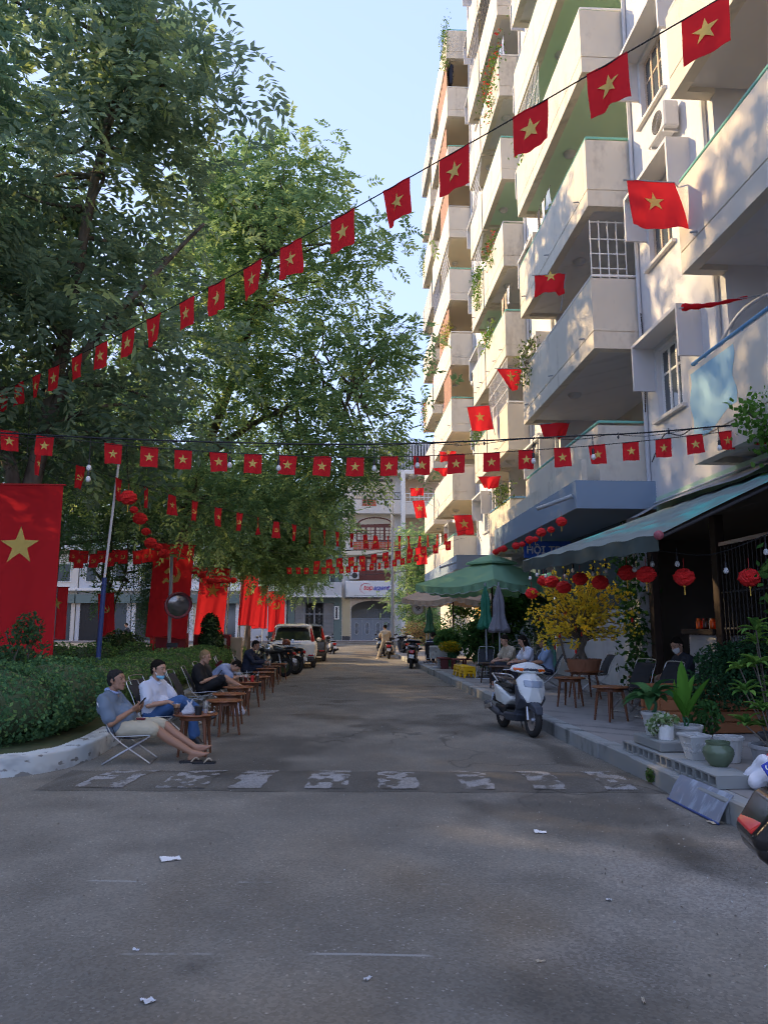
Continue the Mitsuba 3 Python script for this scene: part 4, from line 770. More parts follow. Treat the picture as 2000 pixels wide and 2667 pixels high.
        P_.part('rack', cat(box(-.95, -.4, -.09, -.06, .68, .72), box(-.95, -.4, .06, .09, .68, .72)), 'black')
    return P_
SCOOT, SCOOTB = make_scooter(), make_scooter(True)
def place2(x0, y0, x1, y1): return tr((x0 + x1) / 2, (y0 + y1) / 2, 0) @ rz(math.degrees(math.atan2(y0 - y1, x0 - x1)))
SCOOT.stamp('scooter', 'white scooter parked against the right kerb facing the camera', 'scooter', place2(2.74, 10.75, 2.56, 11.85) @ rx(-4) @ sc(.94), None)
BLK = {'scooterwhite': 'glossblack', 'amber': 'lens'}
SCOOTB.stamp('scooter', 'black scooter with a red tail light parked by the far right kerb', 'scooter', place2(2.9, 29.8, 2.76, 28.7) @ rx(4), None, BLK)
SCOOTB.stamp('scooter', 'dark motorbike between the legs of the man in a beige shirt', 'motorbike', place2(2.62, 38.6, 2.5, 37.2) , None, {'scooterwhite': 'cardark', 'amber': 'lens'})
SCOOTB.stamp('scooter', 'motorbike parked beside the far lamp post', 'motorbike', place2(3.5, 42.2, 3.7, 41.0), None, BLK)
SCOOTB.stamp('scooter', 'pale motorbike standing at the far right behind the lamp post', 'motorbike', place2(4.1, 44.4, 4.5, 43.3), None)
SCOOTB.stamp('scooter', 'motorbike parked in front of the far car beside the grey gate', 'motorbike', place2(-.75, 43.6, -.2, 42.2), None, {'scooterwhite': 'pale', 'amber': 'lens'})
SCOOTB.stamp('scooter', 'motorbike with a pale headlight in front of the man in a beige shirt', 'motorbike', place2(2.15, 38.8, 2.5, 40.0), None, BLK)
TB = make_scooter(True, True)
TB.stamp('scooter', 'black motorbike with a glossy luggage box and red reflectors at the right edge', 'motorbike', tr(2.36, 2.42, 0) @ rz(-14) @ sc(.88), None, BLK)
def make_motorbike():
    P_ = Proto()
    wheel(P_, 'front_wheel', .68, .31, .1, 9, 'chrome'); wheel(P_, 'rear_wheel', -.66, .31, .125, 9, 'chrome')
    for s in (-1, 1):
        P_.part('fork', tube([(.68, s * .1, .31), (.46, s * .09, .92)], .025, 10), 'chrome', True)
        P_.part('swing_arm', tube([(-.66, s * .11, .31), (-.1, s * .1, .4)], .026, 8), 'darkgrey', True)
        P_.part('shock_absorber', tube([(-.6, s * .13, .36), (-.45, s * .13, .7)], .03, 8), 'steel', True)
        P_.part('mirror', cat(tube([(.36, s * .3, 1.0), (.32, s * .36, 1.17)], .007, 6), sphere((.32, s * .4, 1.19), (.02, .065, .045), 8)), 'chrome', True)
        P_.part('grip', tube([(.36, s * .24, 1.0), (.26, s * .38, .99)], .018, 8), 'black', True)
        P_.part('rear_indicator', cat(tube([(-.86, s * .06, .72), (-.88, s * .14, .72)], .008, 6), sphere((-.88, s * .17, .72), (.03, .035, .025), 8)), 'amber', True)
    P_.part('handlebar', tube(curve([(.36, -.26, 1.0), (.42, -.12, .96), (.44, 0, .95), (.42, .12, .96), (.36, .26, 1.0)], 4), .013, 8), 'chrome', True)
    P_.part('headlight', lathe([(.02, -.1), (.07, -.06), (.09, .03), (.085, .04), (0, .05)], 18, tr(.52, 0, .88) @ ry(90)), 'chrome', 40)
    P_.part('fuel_tank', smooth_hull(both([((.36, .07, .82), .07), ((.1, .11, .8), .08), ((-.08, .06, .78), .06), ((.2, .06, .86), .07)])), 'cardark', 45)
    P_.part('seat', unman(munion([mchull(both([((-.08, .1, .76), .05), ((-.45, .11, .77), .05)])), mchull(both([((-.4, .11, .78), .045), ((-.84, .08, .83), .035)]))])), 'black', 45)
    P_.part('side_cover', smooth_hull(both([((-.1, .12, .66), .03), ((-.4, .12, .7), .03), ((-.3, .11, .52), .03)])), 'black', 45)
    P_.part('tail_section', smooth_hull(both([((-.55, .09, .72), .03), ((-.95, .05, .78), .025), ((-.9, .05, .7), .02)])), 'black', 45)
    P_.part('engine', unman(munion([mchull(both([((.2, .1, .36), .06), ((-.12, .13, .36), .08), ((-.1, .1, .5), .06)])), mchull(both([((.12, .08, .5), .06), ((.2, .07, .66), .05)]))])), 'steel', 40)
    P_.part('frame', cat(tube([(.44, 0, .86), (.3, 0, .4), (-.1, 0, .3)], .022, 8), tube([(.44, 0, .8), (-.1, 0, .68), (-.6, 0, .72)], .022, 8)), 'black', True)
    P_.part('exhaust', unman(munion([mbone((.24, -.13, .3), (-.2, -.15, .28), .025, .028), mbone((-.2, -.16, .28), (-.86, -.18, .42), .045, .055)])), 'steel', 40)
    P_.part('rear_fender', smooth_hull(both([((-.85, .06, .68), .015), ((-1.02, .06, .45), .012), ((-.92, .06, .66), .012)])), 'black', 45)
    P_.part('number_plate', xf(rbox(-.004, .004, -.095, .095, -.07, .07, .003), tr(-1.035, 0, .52) @ ry(18)), 'plate', 30)
    P_.part('tail_light', smooth_hull(both([((-.97, .04, .76), .025), ((-.98, .03, .72), .02)])), 'redlens', 45)
    return P_
MOTO = make_motorbike()
MOTO.stamp('motorbike', 'black motorbike with chrome wheels parked nearest behind the last table', 'motorbike', place2(-2.75, 24.9, -1.62, 24.0) @ rx(8))
MOTO.stamp('motorbike', 'second black motorbike standing just behind the nearest one', 'motorbike', place2(-2.55, 26.1, -1.35, 25.3) @ rx(6))
MOTO.stamp('motorbike', 'motorbike with pale mirrors parked before the white car', 'motorbike', place2(-2.9, 27.6, -1.8, 27.1) @ rx(6))
def helmet(x, y, z, m, label):
    k = thing('helmet', label, 'helmet')
    part(k, 'shell', lathe([(.13, -.07), (.14, 0), (.135, .05), (.11, .1), (.06, .135), (0, .145)], 24, tr(x, y, z)), m, True); part(k, 'brim', smooth_hull([((x + .08, y - .1, z - .05), .012), ((x - .08, y - .1, z - .05), .012), ((x + .04, y - .19, z - .06), .01), ((x - .04, y - .19, z - .06), .01)]), 'black', 45); part(k, 'strap', tube([(x - .12, y, z - .05), (x, y - .02, z - .18), (x + .12, y, z - .05)], .008, 5), 'black')
helmet(-2.12, 23.6, .88, 'helmet', 'silver helmet hanging at the handlebar of the nearest black motorbike'); helmet(-1.72, 25.6, 1.02, 'amberhelmet', 'brown helmet resting on the seat of the second motorbike')
mat('amberhelmet', (.22, .06, .03), .2)
# ---------------------------------------------------------------- cars (heading +y, rear face at y = 0)
def make_car(body):
    P_ = Proto(); W = .9
    P_.part('body', unman(mchull(bothx([((.78, .12, .5), .1), ((.8, .12, .86), .1), ((.8, .2, .98), .08), ((.8, 4.3, .6), .12), ((.78, 4.2, .86), .1), ((.82, 2.4, .92), .08), ((.82, 2.4, .45), .08), ((.8, .3, .4), .08), ((.78, 4.2, .42), .08)]), 24)), body, 50)
    P_.part('cabin', unman(mchull(bothx([((.73, .3, 1.02), .1), ((.62, .58, 1.55), .09), ((.6, 2.4, 1.57), .09), ((.72, 3.4, 1.0), .08), ((.4, 1.4, 1.6), .09)]), 24)), body, 50)
    P_.part('rear_window', unman(mchull(bothx([((.66, .205, 1.05), .03), ((.57, .485, 1.5), .03), ((.2, .185, 1.04), .03), ((.2, .47, 1.51), .03)]), 16)), 'glassdark', 60)
    P_.part('spoiler', unman(mchull(bothx([((.6, .3, 1.585), .025), ((.55, .62, 1.61), .03), ((.3, .27, 1.595), .025)]), 16)), body, 50)
    P_.part('brake_lamp', rbox(-.16, .16, .262, .3, 1.565, 1.585, .008), 'redlens', 30)
    for s in (-1, 1):
        P_.part('tail_light', unman(mchull([((s * .83, .13, .9), .03), ((s * .73, .1, .92), .03), ((s * .8, .18, 1.1), .03), ((s * .69, .44, 1.5), .025), ((s * .76, .24, 1.15), .03)], 16)), 'redlens', 50)
        P_.part('side_window', xf((lambda m: (m[0], m[1]))(unman(mchull([((s * .765, .62, 1.08), .02), ((s * .67, .78, 1.48), .02), ((s * .66, 2.3, 1.5), .02), ((s * .765, 3.1, 1.06), .02)], 14))), np.eye(4)), 'glassdark', 50)
        P_.part('reflector', rbox(s * .7 - .1, s * .7 + .1, .0, .03, .47, .52, .008), 'redlens', 30)
        P_.part('side_mirror', sphere((s * .99, 2.9, 1.05), (.1, .07, .08), 8), body, True)
        P_.part('roof_rail', tube([(s * .6, .75, 1.66), (s * .6, 2.4, 1.68)], .018, 6), 'steel', True)
        for y in (.78, 3.45):
            an = np.linspace(0, 2 * math.pi, 28, endpoint=False); M = tr(s * .79, y, .34) @ rz(90)
            ring = tube([(.255 * math.cos(a), 0, .255 * math.sin(a)) for a in an], .088, 10, closed=True)
            nm = P_.part('wheel', xf((ring[0] * [1, 1.15, 1], ring[1]), M), 'rubber', True)
            P_.part(nm + '__rim', xf(cat(lathe([(0, -.06), (.19, -.07), (.19, .07), (0, .06)], 24, rx(90))), M), 'alu', 40)
        P_.part('wheel_arch', xf(lathe([(.35, -.12), (.4, -.12), (.4, .02), (.35, .02)], 28), tr(s * .84, .78, .36) @ ry(90 * s)), 'darkgrey', 40)
    P_.part('bumper', unman(mchull(bothx([((.8, .06, .38), .06), ((.78, .06, .3), .05), ((.78, .5, .3), .05)]), 16)), 'darkgrey', 50)
    P_.part('number_plate', rbox(-.24, .24, .005, .028, .78, .92, .006), 'plate', 30)
    P_.part('trim_bar', rbox(-.34, .34, .0, .03, .96, 1.0, .01), 'chrome', 30)
    P_.part('badge', lathe([(0, 0), (.05, 0), (.05, .01), (0, .012)], 16, tr(0, .09, 1.05) @ rx(90)), 'chrome', 40)
    P_.part('wiper', tube([(0, .2, 1.06), (.3, .19, 1.1)], .008, 5), 'black')
    return P_
make_car('carcream').stamp('car', 'cream white car parked tail towards the camera on the left', 'car', tr(-1.72, 29.0, 0) @ rz(1.0))
make_car('cardark').stamp('car', 'dark car parked in front of the cream white car', 'car', tr(-1.42, 34.6, 0) @ rz(.5))
# ---------------------------------------------------------------- people: joints -> one continuous body, clothes over it
A = np.array
def hand_parts(w, d, nrml, s, curl=40., r=.0085, spread=.22, side=1):
    """palm and five bent fingers: wrist w, direction d of the palm, palm normal nrml (the way the palm faces)"""
    d = nrm(d); n_ = nrm(A(nrml, float) - d * (A(nrml, float) @ d)); x = np.cross(n_, d) * side
    L = .085 * s; out = [mchull([(w, .022 * s), (w + d * L + x * .03 * s, .012 * s), (w + d * L * .98 - x * .03 * s, .012 * s), (w + d * L * .5 + x * .032 * s, .014 * s), (w + d * L * .4 - x * .03 * s, .015 * s)], 10)]
    for i, (off, ln) in enumerate(((.03, .068), (.011, .078), (-.009, .074), (-.029, .058))):
        p = w + d * L * .96 + x * off * s; dd = nrm(d + x * off * spread * 6); a = math.radians(curl * .6)
        for j, fr in enumerate((.46, .32, .22)):
            dj = dd * math.cos(a) + n_ * math.sin(a); q = p + dj * ln * s * fr
            out.append(mbone(p, q, r * s * (1 - .1 * j), r * s * (.9 - .1 * j), 8)); p = q; a += math.radians(curl)
    p = w + d * L * .28 + x * .03 * s; dj = nrm(d * .6 + x * .75 + n_ * .35)
    for j, ln in enumerate((.04, .03, .024)):
        q = p + dj * ln * s; out.append(mbone(p, q, r * s * 1.15, r * s, 8)); p = q; dj = nrm(dj + d * .35 + n_ * .2 - x * .25)
    return out
def foot_parts(an, d, s, bare=True, upn=(0, 0, 1)):
    d = nrm(d); u = nrm(A(upn, float) - d * (A(upn, float) @ d)); x = np.cross(d, u)
    out = [mchull([(an, .036 * s), (an - d * .045 * s - u * .055 * s, .028 * s), (an + d * .13 * s - u * .06 * s + x * .025 * s, .02 * s), (an + d * .12 * s - u * .06 * s - x * .025 * s, .02 * s), (an + d * .06 * s - u * .035 * s, .03 * s)], 12)]
    if bare:
        for i in range(5): out.append(mbone(an + d * .13 * s - u * .06 * s + x * (.026 - .013 * i) * s, an + d * (.185 - .012 * abs(i - 1.2)) * s - u * .062 * s + x * (.03 - .015 * i) * s, .011 * s, .009 * s, 8))
    else: out.append(mchull([(an + d * .12 * s - u * .06 * s + x * .025 * s, .024 * s), (an + d * .17 * s - u * .065 * s, .02 * s), (an + d * .12 * s - u * .06 * s - x * .025 * s, .024 * s)], 10))
    return out
def person(label, J, skin='skin', hair='hair', shirt='shirtwhite', pants='jeans', sleeve=.55, pant_to='ankle', shoes=None, s=1., look=None, edge=.028, hairlen=0., mask=None, collar=None, belly=0., group=None, curl=40., bare=True, fat=1., roll=0., skirt=False):
    """J: hip, chest, neck, head (centre), shR/L, elR/L, wrR/L, knR/L, anR/L, toeR/L and hdR/hdL (palm directions), fwd (way the chest faces)"""
    J = {k: A(v, float) for k, v in J.items()}
    k = thing('person', label, 'person', group)
    f = nrm(J['fwd']); sp = nrm(J['neck'] - J['hip']); rgt = nrm(np.cross(f, sp)); f = np.cross(sp, rgt)
    B = []
    hw = .105 * s * fat
    J.setdefault('hpR', J['hip'] + rgt * .09 * s); J.setdefault('hpL', J['hip'] - rgt * .09 * s)
    waist = J['hip'] * .6 + J['chest'] * .4 + f * .02 * s
    R = {'arm': .047 * s * fat, 'el': .037 * s, 'wr': .026 * s, 'thigh': .083 * s * fat, 'kn': .056 * s, 'calf': .055 * s, 'an': .036 * s}
    tor = [mchull([(J['hip'] + rgt * .085 * s, hw * .95), (J['hip'] - rgt * .085 * s, hw * .95), (waist + rgt * .06 * s, hw * .95), (waist - rgt * .06 * s, hw * .95)]),
           mchull([(waist + rgt * .06 * s, hw * .95), (waist - rgt * .06 * s, hw * .95), (J['chest'] + rgt * .08 * s, hw), (J['chest'] - rgt * .08 * s, hw)]),
           mchull([(J['chest'] + rgt * .08 * s, hw), (J['chest'] - rgt * .08 * s, hw), (J['shR'], R['arm'] * 1.15), (J['shL'], R['arm'] * 1.15), (J['neck'] - sp * .03 * s, .06 * s)])]
    if belly: tor.append(msph(waist + f * (.05 + belly * .5) * s, .11 * s + belly * .4 * s))
    neckb = [mbone(J['neck'] - sp * .04 * s, J['head'] - nrm(J['head'] - J['neck']) * .05 * s, .055 * s, .05 * s)]
    def limb(a, b, c, ra, rb, rc, bulge): m_ = a * .0 + b * .62 + c * .38; return [mbone(a, b, ra, rb), mbone(b, m_, rb, bulge), mbone(m_, c, bulge, rc)]
    arms, legs, hands, feet = {}, {}, [], []
    for sd in 'RL':
        arms[sd] = [mbone(J['sh' + sd], J['el' + sd], R['arm'] * 1.1, R['el']), mbone(J['el' + sd], J['wr' + sd], R['el'] * 1.05, R['wr'])]
        calf = J['kn' + sd] * .68 + J['an' + sd] * .32; kd = nrm(J['an' + sd] - J['kn' + sd]); td = nrm(J['hp' + sd] - J['kn' + sd])
        back = nrm(td - kd * (td @ kd)) if abs(td @ kd) < .99 else -f
        legs[sd] = [mbone(J['hp' + sd], J['kn' + sd], R['thigh'], R['kn']), mbone(J['kn' + sd], calf + back * .015 * s, R['kn'], R['calf']), mbone(calf + back * .015 * s, J['an' + sd], R['calf'], R['an'])]
        hands += hand_parts(J['wr' + sd], J.get('hd' + sd, J['wr' + sd] - J['el' + sd]), J.get('pn' + sd, -f * .3 + A([0, 0, -1.])), s, curl, side=1 if sd == 'R' else -1)
        if not shoes: feet += foot_parts(J['an' + sd], J['toe' + sd] - J['an' + sd], s, bare, J.get('up' + sd, J['kn' + sd] - J['an' + sd]))
    # head: skull, jaw, nose, ears, brow, lips
    hu = nrm(J.get('hup', J['head'] - J['neck'])); hf = nrm(J['look']) if 'look' in J else f
    hf = nrm(hf - hu * (hf @ hu)); hr = np.cross(hf, hu); hc = J['head']
    def hp(x, y, z): return hc + (hr * x + hf * y + hu * z) * s
    head = [mchull([(hp(0, -.018, .035), .083 * s), (hp(0, .02, .03), .074 * s), (hp(0, .035, -.02), .06 * s)], 20), mchull([(hp(0, .03, -.01), .062 * s), (hp(0, .066, -.095), .024 * s), (hp(.035, .03, -.07), .026 * s), (hp(-.035, .03, -.07), .026 * s), (hp(0, -.03, -.03), .06 * s)], 18),
            mchull([(hp(0, .088, .018), .008 * s), (hp(0, .108, -.022), .011 * s), (hp(.013, .092, -.026), .009 * s), (hp(-.013, .092, -.026), .009 * s)], 10), mchull([(hp(.03, .082, .03), .012 * s), (hp(-.03, .082, .03), .012 * s)], 10),
            mchull([(hp(.015, .085, -.058), .009 * s), (hp(-.015, .085, -.058), .009 * s)], 10), mchull([(hp(.012, .083, -.07), .009 * s), (hp(-.012, .083, -.07), .009 * s)], 10)]
    for e in (1, -1): head.append(mchull([(hp(e * .078, -.008, .018), .013 * s), (hp(e * .083, -.018, .0), .014 * s), (hp(e * .076, -.004, -.022), .01 * s)], 10))
    body = munion(tor + neckb + arms['R'] + arms['L'] + legs['R'] + legs['L'] + feet)
    body = softmesh(body, edge, 4)
    part(k, 'body', cat(body, softmesh(munion(hands), .012, 1), softmesh(munion(head), .012, 2)) if False else unite(body, softmesh(munion(hands), .013, 1), softmesh(munion(head), .012, 2)), skin, True)
    for e in (1, -1): part(k, 'eye', unman(msph(hp(e * .03, .081, .012), A([.011, .011, .0075]) * s, 10)), 'black', True)
    part(k, 'lips', unman(mchull([(hp(.017, .089, -.064), .0065 * s), (hp(-.017, .089, -.064), .0065 * s)], 8)), 'lip', True)
    for e in (1, -1): part(k, 'eyebrow', unman(mchull([(hp(e * .016, .092, .034), .005 * s), (hp(e * .046, .08, .036), .0045 * s)], 8)), hair, True)
    hm = mchull([(hp(0, -.024, .046), .089 * s), (hp(0, .016, .052), .073 * s), (hp(0, -.036, -.01), .074 * s)], 22)
    cn = nrm(-hf * .74 + hu * .67); cut = hm.trim_by_plane([float(v) for v in cn], float(cn @ hp(0, .052, .058))); cut = munion([cut, mchull([(hp(.074, .012, .03), .012 * s), (hp(.076, .014, .0), .007 * s)], 8), mchull([(hp(-.074, .012, .03), .012 * s), (hp(-.076, .014, .0), .007 * s)], 8)])
    if hairlen: cut = munion([cut, mchull([(hp(0, -.05, .02), .07 * s), (hp(.04, -.05, -hairlen), .05 * s), (hp(-.04, -.05, -hairlen), .05 * s)], 16), mchull([(hp(.06, .0, .04), .035 * s), (hp(.07, .0, -hairlen), .025 * s)], 12), mchull([(hp(-.06, .0, .04), .035 * s), (hp(-.07, .0, -hairlen), .025 * s)], 12)])
    part(k, 'hair', softmesh(cut, .012, 1, .012, 3, 60), hair, True)
    # clothes
    c = .015 * s
    def grow(a, b, ra, rb): return mbone(a, b, ra + c, rb + c)
    top = [mchull([(J['hip'] + rgt * .08 * s + sp * .02, hw + c), (J['hip'] - rgt * .08 * s + sp * .02, hw + c), (waist + rgt * .06 * s, hw + c), (waist - rgt * .06 * s, hw + c)]),
           mchull([(waist + rgt * .06 * s, hw + c), (waist - rgt * .06 * s, hw + c), (J['chest'] + rgt * .08 * s, hw + c), (J['chest'] - rgt * .08 * s, hw + c)]),
           mchull([(J['chest'] + rgt * .08 * s, hw + c), (J['chest'] - rgt * .08 * s, hw + c), (J['shR'], R['arm'] * 1.15 + c), (J['shL'], R['arm'] * 1.15 + c), (J['neck'] - sp * .02 * s, .066 * s)])]
    if belly: top.append(msph(waist + f * (.05 + belly * .5) * s, .11 * s + belly * .4 * s + c))
    for sd in 'RL':
        e_ = J['sh' + sd] + (J['el' + sd] - J['sh' + sd]) * min(sleeve / .5 if sleeve < .5 else 1., 1.) if sleeve < .5 else J['el' + sd]
        if sleeve <= .7:
            e_ = J['sh' + sd] + (J['el' + sd] - J['sh' + sd]) * sleeve * 1.25
            top.append(mbone(J['sh' + sd], e_, R['arm'] * 1.15 + c, R['arm'] + c * 1.9))
        else: top += [grow(J['sh' + sd], J['el' + sd], R['arm'] * 1.15, R['el'] * 1.2), grow(J['el' + sd], J['wr' + sd], R['el'] * 1.15, R['wr'] * 1.1)]
    part(k, 'shirt', softmesh(munion(top), edge * .9, 3, .02 * s, 2, 13), shirt, True)
    if collar: part(k, 'collar', softmesh(munion([mchull([(J['neck'] + sp * .02 * s + rgt * .05 * s, .022 * s), (J['neck'] + sp * .03 * s - rgt * .05 * s, .022 * s), (J['neck'] - f * .04 * s + sp * .03 * s, .03 * s)]), mbone(J['neck'] + rgt * .055 * s + f * .02 * s, J['neck'] + f * .085 * s - sp * .045 * s + rgt * .03 * s, .017 * s, .012 * s), mbone(J['neck'] - rgt * .055 * s + f * .02 * s, J['neck'] + f * .085 * s - sp * .045 * s - rgt * .03 * s, .017 * s, .012 * s)]), .02, 2), collar, True)
    low = [mchull([(J['hip'] + rgt * .085 * s, hw + c * .6), (J['hip'] - rgt * .085 * s, hw + c * .6)])]
    for sd in 'RL':
        if pant_to == 'knee':
            e_ = J['hp' + sd] * .12 + J['kn' + sd] * .88; low.append(mbone(J['hp' + sd], e_, R['thigh'] + c, R['thigh'] * .82 + c * 1.2))
        else: low += [grow(J['hp' + sd], J['kn' + sd], R['thigh'], R['kn'] * 1.12), grow(J['kn' + sd], J['an' + sd] + (J['kn' + sd] - J['an' + sd]) * .08, R['kn'] * 1.1, R['an'] * 1.55)]
    part(k, 'trousers' if pant_to != 'knee' else 'shorts', softmesh(munion(low), edge * .9, 3, .02 * s, 4, 13), pants, True)
    if shoes:
        for sd in 'RL': part(k, 'shoe', softmesh(munion(foot_parts(J['an' + sd] - A([0, 0, .0]), J['toe' + sd] - J['an' + sd], s * 1.08, False, J.get('up' + sd, J['kn' + sd] - J['an' + sd]))), .02, 2), shoes, True)
    if mask == 'chin': part(k, 'face_mask', softmesh(mchull([(hp(0, .07, -.1), .026 * s), (hp(.045, .03, -.085), .022 * s), (hp(-.045, .03, -.085), .022 * s), (hp(0, .088, -.075), .012 * s)]), .014, 1), 'maskblue', True); part(k, 'mask_loop', unman(munion([mbone(hp(.055, .03, -.075), hp(.085, -.02, .01), .004 * s, .004 * s, 6), mbone(hp(-.055, .03, -.075), hp(-.085, -.02, .01), .004 * s, .004 * s, 6)])), 'maskwhite', True)
    if mask == 'white': part(k, 'face_mask', softmesh(mchull([(hp(0, .1, -.03), .022 * s), (hp(.05, .055, -.03), .022 * s), (hp(-.05, .055, -.03), .022 * s), (hp(0, .08, -.08), .024 * s), (hp(.035, .05, -.075), .02 * s), (hp(-.035, .05, -.075), .02 * s)]), .014, 1), 'maskwhite', True)
    return k, hp
def unite(*ms):
    try: return unman(munion([man(m) for m in ms]))
    except Exception: return cat(*ms)
def phone(p, T_, label):
    k = thing('phone', label, 'phone'); M = tr(*p) @ T_
    part(k, 'back_case', xf(rbox(-.037, .037, -.077, .077, -.004, .003, .003), M), 'black', 30); part(k, 'screen', xf(box(-.033, .033, -.072, .072, .0031, .0042), M), 'glassdark')
person('man in a grey polo shirt and khaki shorts leaning back barefoot over his phone', dict(fwd=(1, -.1, .25), hip=(-2.5, 9.1, .40), chest=(-2.63, 9.1, .62), neck=(-2.63, 9.1, .79), head=(-2.565, 9.09, .915), hup=(-.12, 0, 1), look=(1, -.32, -.35),
    shR=(-2.66, 8.93, .71), shL=(-2.62, 9.28, .72), elR=(-2.54, 8.84, .455), elL=(-2.42, 9.32, .5), wrR=(-2.36, 9.02, .58), wrL=(-2.33, 9.17, .58), hdR=(.7, .3, .5), hdL=(.7, -.35, .5), pnR=(-.5, .6, .6), pnL=(-.5, -.6, .6),
    hpR=(-2.5, 9.0, .385), hpL=(-2.5, 9.2, .39), knR=(-2.05, 9.0, .36), knL=(-2.0, 9.18, .39), anR=(-1.66, 9.05, .10), anL=(-1.64, 9.13, .15), toeR=(-1.48, 9.04, .16), toeL=(-1.45, 9.13, .24), upR=(-.6, -.1, 1), upL=(-.6, -.1, 1)),
    'skindark', 'hairgrey', 'polo', 'khaki', .62, 'knee', s=.98, collar='collar', belly=.05, fat=1.05, curl=38, edge=.022)
phone((-2.27, 9.08, .66), rz(-90) @ rx(52), 'dark phone held up by the man in the grey polo shirt')
one('key_case', rbox(-2.3, -2.2, 8.99, 9.04, .475, .5, .008), 'maroon', 'dark red pouch lying on the khaki shorts', 'pouch', smooth=30)
person('man in a white shirt and jeans with a blue mask under his chin', dict(fwd=(1, -.3, .12), hip=(-2.42, 10.42, .41), chest=(-2.45, 10.41, .66), neck=(-2.44, 10.4, .83), head=(-2.385, 10.37, .97), hup=(.05, 0, 1), look=(1, -.45, -.38),
    shR=(-2.52, 10.23, .75), shL=(-2.37, 10.57, .75), elR=(-2.44, 10.12, .53), elL=(-2.2, 10.6, .55), wrR=(-2.22, 10.22, .56), wrL=(-2.12, 10.38, .58), hdR=(.9, .3, .05), hdL=(.4, -.9, 0),
    hpR=(-2.42, 10.32, .4), hpL=(-2.4, 10.53, .4), knR=(-2.06, 10.28, .58), knL=(-1.98, 10.56, .45), anR=(-1.83, 10.46, .40), anL=(-1.9, 10.5, .08), toeR=(-1.68, 10.4, .38), toeL=(-1.72, 10.42, .03)),
    'skin', 'hair', 'shirtwhite', 'jeans', .6, s=1.0, shoes='black', mask='chin', collar='shirtwhite', fat=1.12, belly=.03, edge=.022)
person('blond boy in black shirt and shorts with bare crossed legs', dict(fwd=(1, -.1, .2), hip=(-2.46, 14.28, .42), chest=(-2.55, 14.27, .68), neck=(-2.52, 14.26, .86), head=(-2.44, 14.25, .99), hup=(.2, 0, 1), look=(1, -.15, -.45),
    shR=(-2.57, 14.1, .79), shL=(-2.53, 14.44, .79), elR=(-2.46, 14.04, .55), elL=(-2.35, 14.46, .6), wrR=(-2.26, 14.2, .62), wrL=(-2.22, 14.36, .64), knR=(-2.05, 14.16, .62), knL=(-2.03, 14.4, .5), anR=(-1.78, 14.3, .45), anL=(-1.82, 14.4, .12), toeR=(-1.62, 14.24, .42), toeL=(-1.66, 14.34, .06)),
    'skin', 'hairblond', 'shirtblack', 'shirtblack', .6, 'knee', s=.98, edge=.03)
phone((-2.17, 14.28, .7), rz(-90) @ rx(50), 'phone in the hands of the blond boy')
k_, _ = person('boy in a pale blue shirt with dark red print bent far forward over his knees', dict(fwd=(.7, -.1, -.6), hip=(-2.6, 16.02, .45), chest=(-2.38, 16.0, .66), neck=(-2.22, 15.98, .73), head=(-2.1, 15.96, .74), hup=(.75, 0, .3), look=(.3, -.15, -1),
    shR=(-2.34, 15.82, .7), shL=(-2.32, 16.18, .72), elR=(-2.16, 15.84, .5), elL=(-2.12, 16.2, .5), wrR=(-1.95, 15.95, .53), wrL=(-1.94, 16.08, .53), knR=(-2.12, 15.9, .5), knL=(-2.12, 16.14, .5), anR=(-2.16, 15.9, .1), anL=(-2.16, 16.14, .1), toeR=(-2.0, 15.88, .03), toeL=(-2.0, 16.12, .03)),
    'skin', 'hair', 'collar', 'clothdark', .6, 'knee', s=.98, shoes='white', edge=.03)
part(k_, 'print', xf(rbox(-.03, .03, -.004, .004, -.1, .1, .004), tr(-2.43, 15.83, .8) @ ry(50) @ rx(25)), 'maroon', 30)
person('man in a dark jacket sitting bent over the table by the motorbikes', dict(fwd=(1, -.2, -.15), hip=(-2.42, 20.5, .45), chest=(-2.36, 20.47, .76), neck=(-2.27, 20.45, .93), head=(-2.18, 20.43, 1.06), hup=(.3, 0, 1), look=(1, -.15, -.5),
    shR=(-2.38, 20.26, .87), shL=(-2.3, 20.66, .87), elR=(-2.2, 20.22, .63), elL=(-2.1, 20.68, .65), wrR=(-1.97, 20.4, .62), wrL=(-1.93, 20.6, .64), knR=(-2.05, 20.38, .5), knL=(-2.05, 20.62, .5), anR=(-2.1, 20.38, .1), anL=(-2.1, 20.62, .1), toeR=(-1.92, 20.36, .03), toeL=(-1.92, 20.6, .03)),
    'skindark', 'hair', 'navy', 'navy', .9, s=1.02, shoes='black', edge=.035, fat=1.1)
person('man in a beige shirt and trousers straddling a motorbike beside the lamp post', dict(fwd=(-.25, 1, .0), hip=(2.36, 37.5, .86), chest=(2.36, 37.55, 1.16), neck=(2.36, 37.62, 1.4), head=(2.34, 37.7, 1.54), look=(-.6, 1, -.3),
    shR=(2.55, 37.5, 1.32), shL=(2.17, 37.6, 1.32), elR=(2.6, 37.75, 1.08), elL=(2.08, 37.85, 1.08), wrR=(2.5, 38.05, 1.0), wrL=(2.2, 38.1, 1.0), knR=(2.72, 37.7, .55), knL=(2.12, 37.45, .5), anR=(2.75, 37.6, .3), anL=(1.98, 37.2, .09), toeR=(2.78, 37.8, .27), toeL=(1.85, 37.35, .03)),
    'skindark', 'hair', 'tan', 'tan', .6, s=1.0, shoes='beige', edge=.04)
